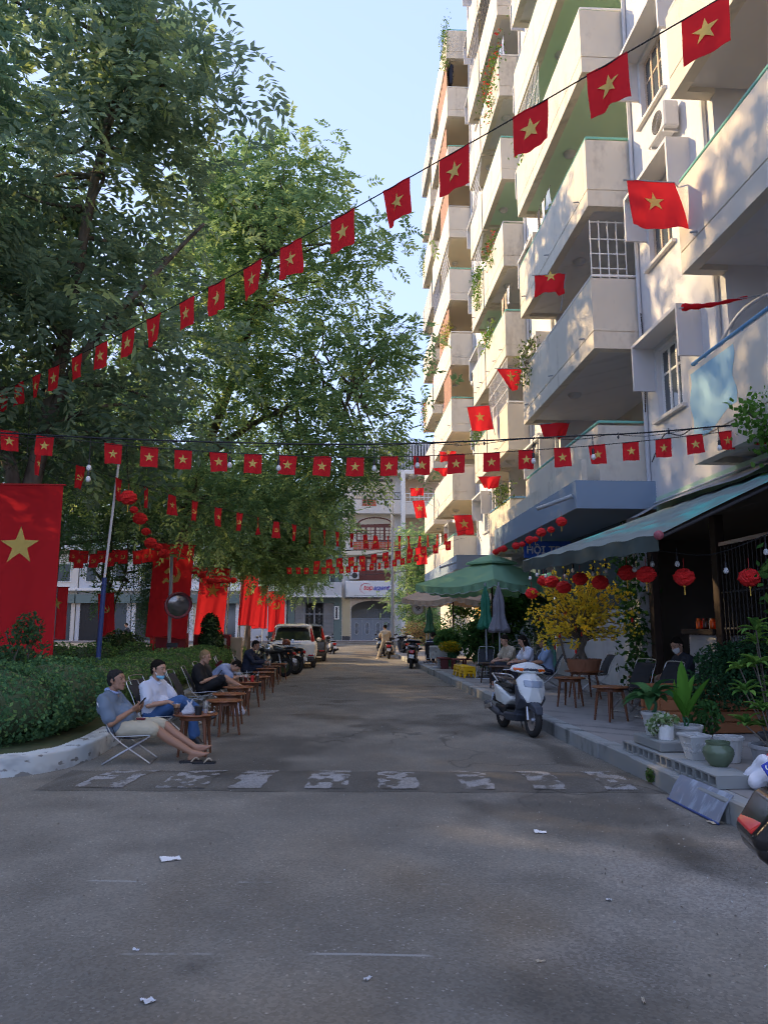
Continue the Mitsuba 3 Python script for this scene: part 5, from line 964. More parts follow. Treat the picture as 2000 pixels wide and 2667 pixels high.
person('person in dark clothes walking along the far side of the park', dict(fwd=(-1, -.1, 0), hip=(-13.7, 50.4, 1.02), chest=(-13.72, 50.4, 1.3), neck=(-13.75, 50.4, 1.55), head=(-13.8, 50.4, 1.71), shR=(-13.7, 50.58, 1.45), shL=(-13.72, 50.2, 1.45), elR=(-13.62, 50.65, 1.18), elL=(-13.85, 50.14, 1.2), wrR=(-13.75, 50.62, .98), wrL=(-14.02, 50.16, 1.06),
    knR=(-13.8, 50.5, .6), knL=(-13.66, 50.3, .6), anR=(-13.95, 50.5, .22), anL=(-13.45, 50.3, .26), toeR=(-14.1, 50.5, .17), toeL=(-13.58, 50.3, .17)), 'skin', 'hair', 'clothdark', 'clothdark', .6, s=1.0, shoes='black', edge=.06)
def seated(x, y, a, z, **kw):
    """a sitting figure at a table, leaning a little forward; local +x is the way it faces"""
    T_ = tr(x, y, z) @ rz(a)
    L_ = dict(hip=(0, 0, .42), chest=(.02, 0, .7), neck=(.07, 0, .9), head=(.13, 0, 1.04), shR=(.03, -.18, .83), shL=(.03, .18, .83), elR=(.18, -.22, .6), elL=(.18, .22, .6), wrR=(.38, -.08, .57), wrL=(.38, .08, .57), knR=(.42, -.11, .48), knL=(.42, .11, .48), anR=(.38, -.12, .1), anL=(.38, .12, .1), toeR=(.55, -.13, .03), toeL=(.55, .13, .03))
    J = {q: T_[:3, :3] @ A(v) + T_[:3, 3] for q, v in L_.items()}
    J['fwd'] = T_[:3, :3] @ A([1, 0, .05]); J['look'] = T_[:3, :3] @ A([1, kw.pop('turn', 0.), -.3])
    return J
def sit(label, x, y, a, **kw):
    J = seated(x, y, a, .187, turn=kw.pop('turn', 0.)); return person(label, J, **kw)
sit('woman with long dark hair in a white blouse under the green parasol', 4.35, 17.2, 190, hair='hair', shirt='shirtwhite', pants='clothdark', hairlen=.16, edge=.035)
sit('man in a light blue shirt beside the woman in white under the parasol', 4.62, 16.5, 172, shirt='shirtblue', pants='navy', skin='skindark', edge=.035)
sit('person in a tan top turned away beside the woman in white', 4.1, 18.0, 200, shirt='tan', pants='clothdark', edge=.04)
sit('man in a white face mask and dark shirt seated in the cafe shade', 5.72, 12.25, 186, shirt='clothdark', pants='tan', mask='white', edge=.03, s=1.05, turn=.3)
sit('dark haired person looking down behind the planter bush', 5.85, 10.3, 165, shirt='clothdark', pants='clothdark', edge=.035)
sit('person in a black top sitting with its back half turned by the far plants', 3.55, 28.55, 60, shirt='navy', pants='navy', edge=.05)
sit('person in a white top at the far cafe table, left one of two', 3.9, 30.1, 230, shirt='shirtwhite', pants='navy', edge=.05)
sit('person in a white top at the far cafe table, right one of two', 4.4, 29.0, 200, shirt='shirtwhite', pants='clothdark', edge=.05)
# ---------------------------------------------------------------- awning over the cafe front
k = thing('awning', 'wide worn grey green awning sloping over the cafe front', 'awning')
FA, NA, FB, NB = A([3.25, 13.0, 2.70]), A([3.88, 8.82, 2.65]), A([6.44, 13.9, 3.86]), A([6.44, 8.9, 3.87])
def awn(u, v, off=0.):
    p = (FA * (1 - u[:, None]) + NA * u[:, None]) * (1 - v[:, None]) + (FB * (1 - u[:, None]) + NB * u[:, None]) * v[:, None]
    sag = .02 * np.sin(math.pi * v) * (.6 + .4 * np.cos(u * 6 * math.pi)) + .012 * np.sin(u * 40 + v * 7)
    p = p.copy(); p[:, 2] -= sag - off; return p
part(k, 'canvas', grid(awn, 40, 16), 'awning', True)
part(k, 'valance', grid(lambda u, v: awn(u, v * 0) + np.stack([-.012 + .02 * np.sin(u * 34) * v, 0 * v, -.2 * v - .008 * np.sin(u * 50) * v], -1), 60, 4), 'valance', True)
part(k, 'front_rail', tube([FA + [.02, 0, -.03], NA + [.02, 0, -.03]], .022, 8), 'steel', True)
for u in (0.02, .5, .98): part(k, 'arm', tube([awn(A([u]), A([0.02]))[0] - [0, 0, .05], awn(A([u]), A([.98]))[0] - [0, 0, .1]], .025, 8), 'darkgrey', True)
part(k, 'end_knob', sphere(NA + [-.02, -.05, -.02], .06, 8), 'hoodred', True)
k = thing('tarp', 'grey tarpaulin strip fixed to the wall above the awning', 'tarpaulin')
part(k, 'sheet', grid(lambda u, v: np.stack([6.44 - .62 * v + .03 * np.sin(u * 17) * v, 14.6 - 5.2 * u, 4.02 - .3 * v - .03 * np.sin(u * 9 + 1) * v], -1), 40, 5), 'tarp', True); part(k, 'batten', tube([(6.42, 14.7, 4.04), (6.42, 9.3, 4.04)], .018, 6), 'pale')
# ---------------------------------------------------------------- parasols
def parasol(label, cx, cy, zc, half, m, rot, rise=1.05, pole_m='darkwood'):
    k = thing('parasol', label, 'parasol'); n = 10
    def top(u, v, s0=0., s1=1.):
        out = []
        for q in range(4):
            a0, a1 = math.radians(rot + 90 * q), math.radians(rot + 90 * q + 90)
            p0, p1 = A([math.cos(a0), math.sin(a0)]) * half, A([math.cos(a1), math.sin(a1)]) * half
        return out
    ms, vs = [], []
    for q in range(4):
        a0, a1 = math.radians(rot + 90 * q), math.radians(rot + 90 * q + 90); p0, p1 = A([math.cos(a0), math.sin(a0)]) * half, A([math.cos(a1), math.sin(a1)]) * half
        def pan(u, v, p0=p0, p1=p1, s0=.16):
            r = s0 + (1 - s0) * v; e = (p0[None] * (1 - u[:, None]) + p1[None] * u[:, None]) * r[:, None]
            z = rise * (1 - r) ** 1.15 - .16 * np.sin(math.pi * u) * r ** 2 + .012 * np.sin(u * 14 + v * 9) * v
            return np.column_stack([e + [cx, cy], zc + z])
        ms.append(grid(pan, 12, 12))
        def val(u, v, p0=p0, p1=p1):
            e = p0[None] * (1 - u[:, None]) + p1[None] * u[:, None]; z = -.16 * np.sin(math.pi * u)
            return np.column_stack([e * (1.004 + .02 * np.sin(u * 50)[:, None] * v[:, None]) + [cx, cy], zc + z - v * (.17 + .045 * np.abs(np.sin(u * math.pi * 7)))])
        vs.append(grid(val, 70, 2))
        part(k, 'panel', ms[-1], m, True); part(k, 'valance', vs[-1], m, True)
        ee = np.linspace(0, 1, 71)
        part(k, 'piping', tube(val(ee, np.ones(71)), .008, 5), 'pale', True)
        part(k, 'rib', tube([(cx, cy, zc + rise * .8), (cx + p0[0] * .98, cy + p0[1] * .98, zc - .03)], .014, 5), 'steel')
    cap = [np.column_stack([A([[math.cos(math.radians(rot + 90 * q)), math.sin(math.radians(rot + 90 * q))] for q in range(4)]) * half * r + [cx, cy], np.full(4, zc + z)]) for r, z in ((.34, rise * .72), (.33, rise * .8), (.12, rise * 1.02), (.02, rise * 1.1))]
    part(k, 'vent_cap', loft(cap), m)
    part(k, 'pole', tube([(cx, cy, .18), (cx, cy, zc + rise)], .03, 10), pole_m, True); part(k, 'finial', sphere((cx, cy, zc + rise * 1.12), .035, 8), 'pale', True)
    part(k, 'base', lathe([(0, .19), (.28, .19), (.28, .25), (.06, .28), (0, .28)], 24, tr(cx, cy, 0)), 'darkgrey', 40)
parasol('big square green parasol with a scalloped white edge', 4.62, 22.4, 2.84, 2.3, 'greencloth', -100, .8)
parasol('beige parasol half hidden behind the green one', 4.6, 30.0, 2.72, 2.05, 'beigecloth', -96, .95)
def closed_parasol(label, x, y, z0, z1, m, r=.2):
    k = thing('parasol', label, 'parasol'); rings = []
    for i, t in enumerate(np.linspace(0, 1, 14)):
        a = np.linspace(0, 2 * math.pi, 36, endpoint=False); rr = (.03 + r * (1 - t) ** .8) * (1 + .2 * np.sin(a * 6 + .5 * t)) * (.86 + .14 * math.cos(t * 9))
        rings.append(np.stack([x + rr * np.cos(a), y + rr * np.sin(a), z0 + (z1 - z0) * t + .03 * np.sin(a * 6 + 1) * (1 - t)], -1))
    part(k, 'folded_canopy', loft(rings), m, True); part(k, 'pole', tube([(x, y, .18), (x, y, z1 + .08)], .025, 8), 'lightpole', True); part(k, 'base', lathe([(0, .19), (.24, .19), (.24, .24), (.05, .27), (0, .27)], 20, tr(x, y, 0)), 'darkgrey', 40)
closed_parasol('closed grey parasol on a pole behind the white scooter', 4.15, 19.3, 1.42, 2.62, 'greyumb', .24)
closed_parasol('closed green parasol just left of the closed grey one', 4.0, 20.3, 1.5, 2.66, 'stripegreen', .2)
closed_parasol('closed dark green parasol beside the round sign', 3.55, 29.2, 1.35, 2.35, 'green', .19)
# ---------------------------------------------------------------- round sign, lamp, block
k = thing('round_sign', 'round cream sign with a black woven mark hanging from a white bracket', 'sign')
M = tr(3.18, 30, 2.3) @ rx(90)
part(k, 'disc', lathe([(0, -.04), (.25, -.04), (.27, -.02), (.27, .02), (.25, .04), (0, .04)], 36, M), 'signgold', 40); part(k, 'face', lathe([(0, 0), (.215, 0), (.215, .006), (0, .006)], 32, M @ tr(0, 0, .0405)), 'paper', 40)
mat('signgold', (.5, .45, .27), .6)
lat = unary_union([affinity.rotate(sbox(-.1, o - .011, .1, o + .011), 45, origin=(0, 0)) for o in (-.036, .036)] + [affinity.rotate(sbox(o - .011, -.1, o + .011, .1), 45, origin=(0, 0)) for o in (-.036, .036)])
part(k, 'mark', extr(lat, .004, M @ tr(0, 0, .0466)), 'black')
part(k, 'bracket', cat(tube([(3.1, 30, 2.55), (3.1, 30, 2.78)], .01, 5), tube([(3.26, 30, 2.55), (3.26, 30, 2.78)], .01, 5), tube([(3.1, 30, 2.78), (3.52, 30, 2.78)], .014, 6), tube([(3.52, 30, .18), (3.52, 30, 2.8)], .022, 8)), 'white')
k = thing('street_lamp', 'tall grey street lamp with a curved arm over the end of the road', 'street lamp')
lx, ly = 3.0, 41.5
LP = [(lx, ly, 4.2), (lx, ly, 8.2), (lx - .05, ly, 9.2), (lx - .35, ly, 9.8), (lx - 1.1, ly, 10.2), (lx - 2.1, ly, 10.5)]
part(k, 'pole', tube([(lx, ly, .05), (lx, ly, 4.3), (lx, ly, 8.0)], [.1, .085, .065], 14), 'lightpole', True); part(k, 'arm', tube(curve([(lx, ly, 8.0)] + LP[2:], 6), .045, 10), 'lightpole', True)
part(k, 'lamp_head', unman(mchull([((lx - 2.0, ly, 10.48), .07), ((lx - 2.75, ly, 10.62), .06), ((lx - 2.5, ly, 10.58), .12)], 16)), 'pale', 50); part(k, 'base', lathe([(.16, .04), (.16, .7), (.11, .85)], 14, tr(lx, ly, 0)), 'lightpole', 40)
k = thing('barrier_block', 'rusty white concrete block on feet at the pavement edge', 'block')
part(k, 'block', rbox(3.12, 3.72, 25.7, 25.85, .5, .92, .02), 'kerbwhite', 30); part(k, 'foot', cat(box(3.2, 3.3, 25.72, 25.83, .18, .5), box(3.55, 3.65, 25.72, 25.83, .18, .5))if False else box(3.38, 3.48, 25.72, 25.83, .0, .5), 'pale'); part(k, 'bar', tube([(3.72, 25.77, .48), (4.9, 25.4, .46)], .03, 8), 'maroon'); part(k, 'base', rbox(3.24, 3.62, 25.66, 25.9, .186, .23, .01), 'pale', 30)
# red slatted garden chair and bench by the far plants
k = thing('garden_chair', 'dark red slatted wooden chair with a leaning back among the far plants', 'chair')
for q in range(4): part(k, 'back_slat', xf(rbox(-.045, .045, -.012, .012, 0, .95, .006), tr(4.15 + q * .02, 24.35 + .1 * q, .5) @ ry(24)), 'brownwood', 30)
for q in range(4): part(k, 'seat_slat', rbox(3.7 + .11 * q, 3.8 + .11 * q, 24.25, 24.8, .5, .53, .006), 'maroon', 30)
for x, y in ((3.74, 24.3), (4.1, 24.3), (3.74, 24.75), (4.1, 24.75)): part(k, 'leg', rbox(x - .03, x + .03, y - .03, y + .03, .186, .5, .006), 'maroon', 30)
one('bench', cat(rbox(3.35, 3.7, 24.9, 26.2, .5, .55, .01), rbox(3.4, 3.65, 25.0, 25.06, .186, .5, .01), rbox(3.4, 3.65, 26.0, 26.06, .186, .5, .01)), 'maroon', 'dark red low bench by the far potted flowers', 'bench', smooth=30)
# shop front far along, yellow leaves of doors
k = thing('shop', 'yellow panelled shop front behind the plants under the parasols', 'shop')
for q in range(4): part(k, 'door_panel', rbox(WALL - .08, WALL - .01, 31 + q * 1.0, 31.94 + q * 1.0, .19, 3.2, .02), 'yellowdoor', 30)
mat('yellowdoor', (.36, .22, .04), .6)
# ---------------------------------------------------------------- pots and plants
def blade(L, W, bend, fold=.25, n=8, tip=1.):
    """one broad pointed leaf from the origin along +x, arching over"""
    def fn(u, v):
        t = v; w = W * np.sin(math.pi * np.clip(t, 0, 1) ** .85) ** .6 * (1 - .1 * t)
        x = L * (t - .18 * bend * t ** 2); z = L * (.55 * t - bend * .9 * t ** 2)
        s_ = (u - .5) * 2
        return np.stack([x, s_ * w * .5, z + np.abs(s_) * w * fold], -1)
    return grid(fn, 4, n)
def pot(label, x, y, z, prof, m='pot', n=28, cat_='pot', soil=True, flute=0.):
    k = thing('plant_pot', label, cat_); me = lathe(prof, n, tr(x, y, z))
    if flute:
        v = me[0].copy(); a = np.arctan2(v[:, 1] - y, v[:, 0] - x); f_ = 1 + flute * np.cos(a * 14); v[:, 0] = x + (v[:, 0] - x) * f_; v[:, 1] = y + (v[:, 1] - y) * f_; me = (v, me[1])
    part(k, 'body', me, m, 40)
    if soil: part(k, 'soil', lathe([(0, 0), (prof[-2][0] * .92, -.012), (prof[-2][0] * .9, .004), (0, .012)], 18, tr(x, y, z + prof[-2][1] - .035)), 'soil', True)
    return k
def potprof(r0, r1, h, lip=.012): return [(r0, 0), (r1, h - .03), (r1 + lip, h - .03), (r1 + lip, h), (r1 - .008, h), (r1 - .012, h - .04)]
def broad_plant(label, x, y, z, nl, L, W, seed, a, b, bend=.7, up=.5, mix_=.2, stem=.2, petiole=True, cat_='plant', base='potted_plant'):
    rg = np.random.default_rng(seed); k = thing(base, label, cat_)
    for q in range(nl):
        an = q * 137.5 + rg.uniform(-15, 15); l = L * rg.uniform(.75, 1.15); el = rg.uniform(up * 30, up * 110)
        h0 = stem * rg.uniform(.5, 1.)
        T_ = tr(x, y, z + h0) @ rz(an) @ ry(-el + 28) @ tr(.02, 0, 0)
        m_ = xf(blade(l, W * rg.uniform(.8, 1.15), bend * rg.uniform(.6, 1.3)), T_); c = A(a) * (1 - (t := rg.random())) + A(b) * t
        cc = np.tile(c, (len(m_[0]), 1)); cc *= 1 + mix_ * np.tile([0, .6, 1.2, .6, 0], (len(cc) // 5 + 1))[:len(cc), None] * 0 + mix_ * (meshkit.noise(m_[0] * 60, seed)[:, None] - .4) * 2
        part(k, 'leaf', m_, 'leafbroad', True, color=np.clip(cc, 0, 1))
    if stem > .05: part(k, 'stem', cat(*[tube(curve([(x + rg.normal(0, .012), y + rg.normal(0, .012), z - .03), (x + rg.normal(0, .02), y + rg.normal(0, .02), z + stem * .5), (x + rg.normal(0, .02), y + rg.normal(0, .02), z + stem)], 4), [.011] * 8 + [.008], 6) for _ in range(3)]), 'green', True)
    return k
def bushy(label, x, y, z, ell, n, size, seed, a, b, young=(.1, .2, .05), p=.15, cat_='plant', base='potted_plant', stems=5):
    rg = np.random.default_rng(seed); k = thing(base, label, cat_); pos, nor = [], []
    for c, r in ell:
        m_ = int(n / len(ell)); u = rg.normal(size=(m_, 3)); u /= np.linalg.norm(u, axis=1, keepdims=True)
        pos.append(A([x, y, z]) + A(c) + u * A(r) * (rg.random((m_, 1)) ** .4)); nor.append(u * .5 + [0, 0, .6])
    pos, nor = np.vstack(pos), np.vstack(nor)
    me, col = leafcloud(pos, nor, size, rg, leafcols(rg, len(pos), a, b, young, p), .5)
    part(k, 'foliage', me, 'leafvar', False, kind='stuff', color=col)
    tops = pos[rg.choice(len(pos), stems)]
    part(k, 'stems', cat(*[tube(curve([(x, y, z), (A([x, y, z]) + t) / 2 + rg.normal(0, .03, 3), t], 3), .008, 5) for t in tops]), 'bark', True, kind='stuff')
    return k
def hollow_block(x, y, z, a, label, L=.39, W=.19, H=.105):
    """cast concrete block lying down, three oblong holes through it from side to side"""
    c = L / 3; o = sbox(0, 0, L, H)
    for q in range(3): o = o.difference(sbox(c * q + .022, .025, c * (q + 1) - .022, H - .022).buffer(.008))
    T_ = tr(x, y, z) @ rz(a) @ rx(90)
    one('concrete_block', extr(o, W, T_), 'concrete', label, 'concrete block', 'hollow concrete blocks along the kerb', smooth=False)
for q in range(5):
    yb = 8.35 - q * .405
    hollow_block(3.47 + .006 * q, yb, .191, -90, ('hollow block farthest from the camera in the kerb row', 'hollow block under the small stacked block', 'hollow block under the square white pot', 'hollow block under the green jar', 'hollow block nearest the camera in the kerb row')[q], W=.33)
one('concrete_block', rbox(3.2, 3.5, 7.5, 8.2, .3, .4, .012), 'concrete', 'solid grey slab stacked on the hollow blocks under the two small pots', 'concrete block', smooth=30)
PZ = .402
pot('white tapered pot with a dark brush mark holding a broad leaved plant', 3.35, 8.0, PZ, potprof(.075, .115, .24), 'pot')
broad_plant('broad speckled leaved plant in the tapered white pot', 3.35, 8.0, PZ + .22, 17, .34, .14, 3, (.03, .1, .035), (.08, .17, .06), .8, .75, .5, .16)
pot('small white cylindrical pot painted with black stems', 3.34, 7.68, PZ, [(.075, 0), (.08, .13), (.082, .15), (.072, .15), (.07, .1)], 'white')
k = bushy('variegated white and green trailing plant in the small painted pot', 3.34, 7.68, PZ + .17, [((0, 0, .03), (.15, .14, .07)), ((-.1, .05, -.05), (.08, .07, .09))], 420, .055, 5, (.12, .25, .06), (.4, .5, .28), (.6, .65, .5), .35)
pot('pale round pot behind the small painted pot', 3.75, 8.1, .19, potprof(.12, .16, .3), 'pot')
k = broad_plant('tall plant with upright bright green paddle leaves', 3.75, 8.1, .47, 6, .5, .12, 9, (.08, .24, .03), (.14, .32, .05), .12, 1.0, .15, .1)
k = thing('plant_pot', 'square tapered white pot with an embossed pattern', 'pot')
sq = lambda h, z: [(-h, -h, z), (h, -h, z), (h, h, z), (-h, h, z)]
part(k, 'body', xf(loft([sq(.085, 0), sq(.15, .31), sq(.165, .31), sq(.165, .34), sq(.145, .34), sq(.14, .3)]), tr(3.37, 7.13, .298) @ rz(8) @ sc(.68)), 'pot'); part(k, 'soil', xf(box(-.13, .13, -.13, .13, .25, .302), tr(3.37, 7.13, .298) @ rz(8) @ sc(.68)), 'soil')
for q in range(4):
    for r_ in range(4): part(k, 'relief', xf(rbox(-.02, .02, -.004, .008, -.025, .025, .004), tr(3.37, 7.13, .298) @ rz(8) @ sc(.68) @ rz([0, -90][q // 2]) @ tr(-.07 + .07 * (r_ % 3) + (.03 if q % 2 else 0), -.11 - .02 * (q % 2), .12 + .09 * (q % 2) + .04 * (r_ // 3)) @ rx(12) @ ry(45)), 'pot', 30)
pot('ribbed white pot with a scalloped rim behind the green jar', 3.95, 7.6, .19, potprof(.095, .13, .25, .013), 'pot', 56, flute=.025)
pot('glazed olive green round jar with a short neck', 3.42, 6.78, .298, [(.07, 0), (.11, .048), (.135, .11), (.128, .152), (.1, .18), (.097, .186), (.104, .203), (.105, .214), (.094, .214), (.09, .165)], 'olivepot', 40, 'jar', flute=0.)
bushy('small plant with a white flower behind the pots', 4.05, 8.3, .3, [((0, 0, .25), (.2, .2, .2))], 260, .09, 6, (.04, .12, .04), (.08, .2, .06))
# wooden planter with a clipped bush
k = thing('planter_box', 'orange brown wooden planter box with slatted back', 'planter')
for q in range(3): part(k, 'front_plank', rbox(4.1, 5.7, 9.52 - .001 * q, 9.56, .2 + q * .14, .33 + q * .14, .008), 'orangewood', 30)
for q in range(3): part(k, 'back_plank', rbox(4.05, 5.7, 10.02, 10.06, .32 + q * .16, .465 + q * .16, .008), 'orangewood', 30)
for x in (4.08, 5.66): part(k, 'side_plank', rbox(x, x + .035, 9.57, 10.01, .2, .62, .008), 'orangewood', 30)
bushy('dense small leaved dark green bush in the wooden planter', 5.05, 9.6, .55, [((-.2, -.15, .22), (.6, .35, .3)), ((.35, 0, .5), (.55, .4, .4)), ((.55, -.25, .18), (.5, .35, .3)), ((.05, .1, .55), (.45, .35, .25)), ((.9, .1, .7), (.5, .4, .45))], 9000, .058, 7, (.025, .075, .035), (.05, .13, .06), (.08, .19, .07), .2, stems=16)
def whorls(label, x, y, z, spots, L, W, seed, a, b):
    rg = np.random.default_rng(seed); k = thing('potted_plant', label, 'plant')
    for (dx, dy, dz) in spots:
        for q in range(13):
            T_ = tr(x + dx, y + dy, z + dz) @ rz(q * 137.5 + rg.uniform(-9, 9)) @ ry(rg.uniform(-75, -5) + 25)
            m_ = xf(blade(L * rg.uniform(.7, 1.1), W, .6), T_); c = A(a) + (A(b) - A(a)) * rg.random()
            part(k, 'leaf', m_, 'leafbroad', True, color=np.tile(c, (len(m_[0]), 1)))
    part(k, 'stem', cat(*[tube(curve([(x, y, z), (x + dx * .5 + .02, y + dy * .5, z + dz * .5), (x + dx, y + dy, z + dz)], 4), .007, 6) for dx, dy, dz in spots]), 'bark', True)
whorls('tall plant with rosettes of glossy yellow green leaves at the right edge', 3.78, 6.55, .45, [(0, 0, .2), (.12, .1, .42), (-.14, .1, .5), (.1, -.05, .62), (-.05, .05, .75), (.25, .1, .78), (.2, .25, .55), (.3, 0, .35), (.05, .2, .93), (-.2, .02, .22), (-.1, -.08, .36), (.02, -.1, .48), (.2, -.1, .5), (.16, .1, .9), (-.12, .2, .7), (.3, .2, .65), (0, .1, 1.05)], .19, .06, 8, (.05, .13, .03), (.2, .36, .07))
whorls('second leafy plant with dark rosettes behind the rosette plant', 4.35, 7.4, .45, [(0, 0, .5), (.2, .1, .75), (-.15, .1, .7), (.1, -.05, .95), (.3, .05, .4), (-.1, 0, .3)], .18, .055, 18, (.03, .09, .025), (.1, .22, .05))
pot('grey pot cut by the right edge under the rosette plant', 3.78, 6.5, .19, potprof(.14, .19, .33), 'grey')
pot('dark pot under the second rosette plant', 4.35, 7.4, .19, potprof(.12, .17, .3), 'darkgrey')
broad_plant('long arching strap leaves above the planter bush', 5.75, 9.55, .95, 7, .95, .1, 21, (.03, .1, .04), (.06, .15, .06), .75, .5, .1, .15)
# leaf patch growing from the kerb, sack, pebbles, shopping bag, leaning sheet
bushy('small weed growing from the kerb face', 3.05, 7.45, .06, [((0, -.02, .04), (.035, .08, .07))], 110, .045, 9, (.06, .13, .04), (.12, .2, .07), base='weed')
k = thing('metal_sheet', 'bluish metal sheet leaning on the kerb as a ramp', 'metal sheet')
c4 = [A([3.1, 6.86, .215]), A([3.13, 6.0, .215]), A([2.97, 5.96, .012]), A([2.96, 6.84, .012])]
part(k, 'plate', (lambda f: cat(grid(lambda u, v: f(u, v), 10, 10), grid(lambda u, v: f(u, v) - [.0, .0, .006], 10, 10)))(lambda u, v: (c4[0][None] * (1 - u[:, None]) + c4[1][None] * u[:, None]) * (1 - v[:, None]) + (c4[3][None] * (1 - u[:, None]) + c4[2][None] * u[:, None]) * v[:, None] + np.column_stack([0 * u, 0 * u, .02 * np.sin(math.pi * v)])), 'sheetmetal', True)
mat('sheetmetal', proc(lambda p, n, uv: mix((.2, .22, .27), (.3, .35, .42), smoothstep(.5, .7, fbm(p.x * 5, p.y * 16, p.z * 5, 4)))), .5)
part(k, 'folded_edge', tube([c4[3], c4[2]], .01, 6), 'bluedark')
bagp = softmesh(munion([mchull([((3.5, 6.3, .26), .07), ((3.72, 6.36, .27), .08), ((3.6, 6.2, .36), .07), ((3.66, 6.3, .46), .05)]), mchull([((3.45, 6.42, .24), .05), ((3.56, 6.3, .42), .05)]), mchull([((3.75, 6.25, .26), .06), ((3.72, 6.2, .4), .04)])]), .02, 2, .028, 12, 14)
k = thing('shopping_bag', 'crumpled white, red and blue plastic shopping bag on the kerb', 'bag')
part(k, 'bag', bagp, 'bagprint', True)
def _bag(p, n, uv):
    c = mi.Color3f(.72, .72, .76); s_ = fbm(p.x * 9, p.y * 9, p.z * 9, 2)
    return mix(c, (.6, .03, .06), smoothstep(.42, .44, s_) * smoothstep(3.56, 3.6, p.x))
mat('bagprint', proc(_bag), .45)
k2 = part(k, 'label', xf(rbox(-.085, .085, -.006, .006, -.05, .05, .005), tr(3.53, 6.125, .36) @ rz(-8) @ rx(-12) @ ry(62)), 'inkblue', 30)
tm = meshkit.text_mesh('SUPi', .055, .003, True); part(k2, 'lettering', xf((A(tm.vertices), A(tm.faces)), tr(3.53, 6.125, .36) @ rz(-8) @ rx(-12) @ ry(62) @ tr(-.075, -.0065, -.028) @ rx(90)), 'white')
one('stone', softmesh(mchull([((3.42, 6.08, .2), .05), ((3.75, 6.05, .21), .06), ((3.6, 6.15, .24), .05)]), .025, 3, .01, 2), 'darkgrey', 'dark flat stone below the shopping bag', 'stone', smooth=True)
for q, (x, y) in enumerate(((3.64, 5.93), (3.7, 5.9), (3.74, 5.96), (3.68, 5.86), (3.79, 5.9))): one('pebble', sphere((x, y, .205), (.028, .024, .018), 6), 'paper', ('leftmost white pebble beside the dark stone', 'white pebble in the middle of the little heap', 'white pebble farthest back beside the dark stone', 'white pebble nearest the kerb edge', 'rightmost white pebble beside the dark stone')[q], 'pebble', 'white pebbles on the kerb', True)
# yellow blossom tree on the larger table
k = thing('blossom_tree', 'potted tree covered in small yellow blossoms hung with red tags', 'blossom tree'); rg = np.random.default_rng(44); bx, by, bz = 4.75, 14.5, .709
part(k, 'pot', lathe([(.28, 0), (.34, .2), (.34, .22), (.3, .22), (.29, .16)], 32, tr(bx, by, bz)), 'terracotta', 40); part(k, 'soil', lathe([(0, 0), (.29, 0), (.29, .02), (0, .03)], 20, tr(bx, by, bz + .16)), 'soil')
part(k, 'trunk', cat(tube(curve([(bx + .02, by, bz + .15), (bx - .05, by, bz + .4), (bx + .04, by, bz + .62), (bx - .04, by, bz + .95)], 5), np.linspace(.09, .04, 16), 10), tube(curve([(bx - .04, by, bz + .4), (bx - .3, by, bz + .15), (bx - .42, by, bz + .5), (bx - .5, by, bz + 1.0)], 5), np.linspace(.035, .015, 16), 8)), 'bark', True)
br, fl = [], []
for q in range(120):
    a, e = rg.uniform(0, 2 * math.pi), rg.uniform(-.15, 1.25); l = rg.uniform(.55, 1.05) * (1.15 if e < .8 else 1.3)
    d = A([math.cos(a) * math.cos(e), math.sin(a) * math.cos(e), math.sin(e)]); s0 = A([bx - .03, by, bz + rg.uniform(.5, .95)])
    c = curve([s0, s0 + d * l * .5 + [0, 0, .06], s0 + d * l + [0, 0, .03]], 6); br.append(tube(c, np.linspace(.014, .004, len(c)), 5))
    for t in range(24):
        p_ = c[rg.integers(4, len(c))] + rg.normal(0, .04, 3); fl.append(p_)
fl = A(fl); part(k, 'branch', cat(*br), 'bark', True, kind='stuff')
me = []
q_ = leafcloud(np.repeat(fl, 5, 0) + rg.normal(0, .008, (len(fl) * 5, 3)), rg.normal(size=(len(fl) * 5, 3)), .042, rg, leafcols(rg, len(fl) * 5, (.86, .62, .03), (.92, .78, .1)), .9)
part(k, 'blossoms', q_[0], 'petalvar', False, kind='stuff', color=q_[1]); thin('petalvar', {'type': 'mesh_attribute', 'name': 'vertex_color'}, .5, .6)
for q in range(26):
    p_ = fl[rg.integers(0, len(fl))] - [0, 0, .08]; part(k, 'red_tag', xf(rbox(-.022, .022, -.002, .002, -.05, .03, .002), tr(*p_) @ rz(rg.uniform(-60, 60))), 'redlantern', 30)
# climbing plant on the pillar, creeper at the right edge
def vine(label, pts, rad, n, size, seed, a=(.03, .09, .03), b=(.07, .17, .05)):
    rg = np.random.default_rng(seed); c = curve(pts, 10); i = rg.integers(0, len(c), n); k = thing('climbing_plant', label, 'climbing plant')
    pos = c[i] + rg.normal(0, 1, (n, 3)) * rad; nor = rg.normal(size=(n, 3)) * .7 + [-.5, -.5, .4]
    me, col = leafcloud(pos, nor, size, rg, leafcols(rg, n, a, b, (.14, .26, .06), .12), .62); part(k, 'foliage', me, 'leafvar', False, kind='stuff', color=col)
    part(k, 'stem', tube(c, .014, 6), 'bark', True); return k
bushy('wispy shrub rising above the big corner bush', -4.2, 10.3, .9, [((0, 0, .35), (.4, .35, .32)), ((.12, 0, .62), (.2, .2, .22)), ((-.3, .1, .15), (.4, .3, .25))], 900, .075, 69, (.05, .11, .055), (.11, .2, .09), base='shrub', stems=12)
vine('dark climbing plant covering the white pillar beside the blossom tree', [(6.2, 15.5, .2), (6.25, 15.6, 1.2), (6.15, 15.5, 2.2), (6.2, 15.6, 3.3)], (.16, .2, .2), 900, .13, 51)
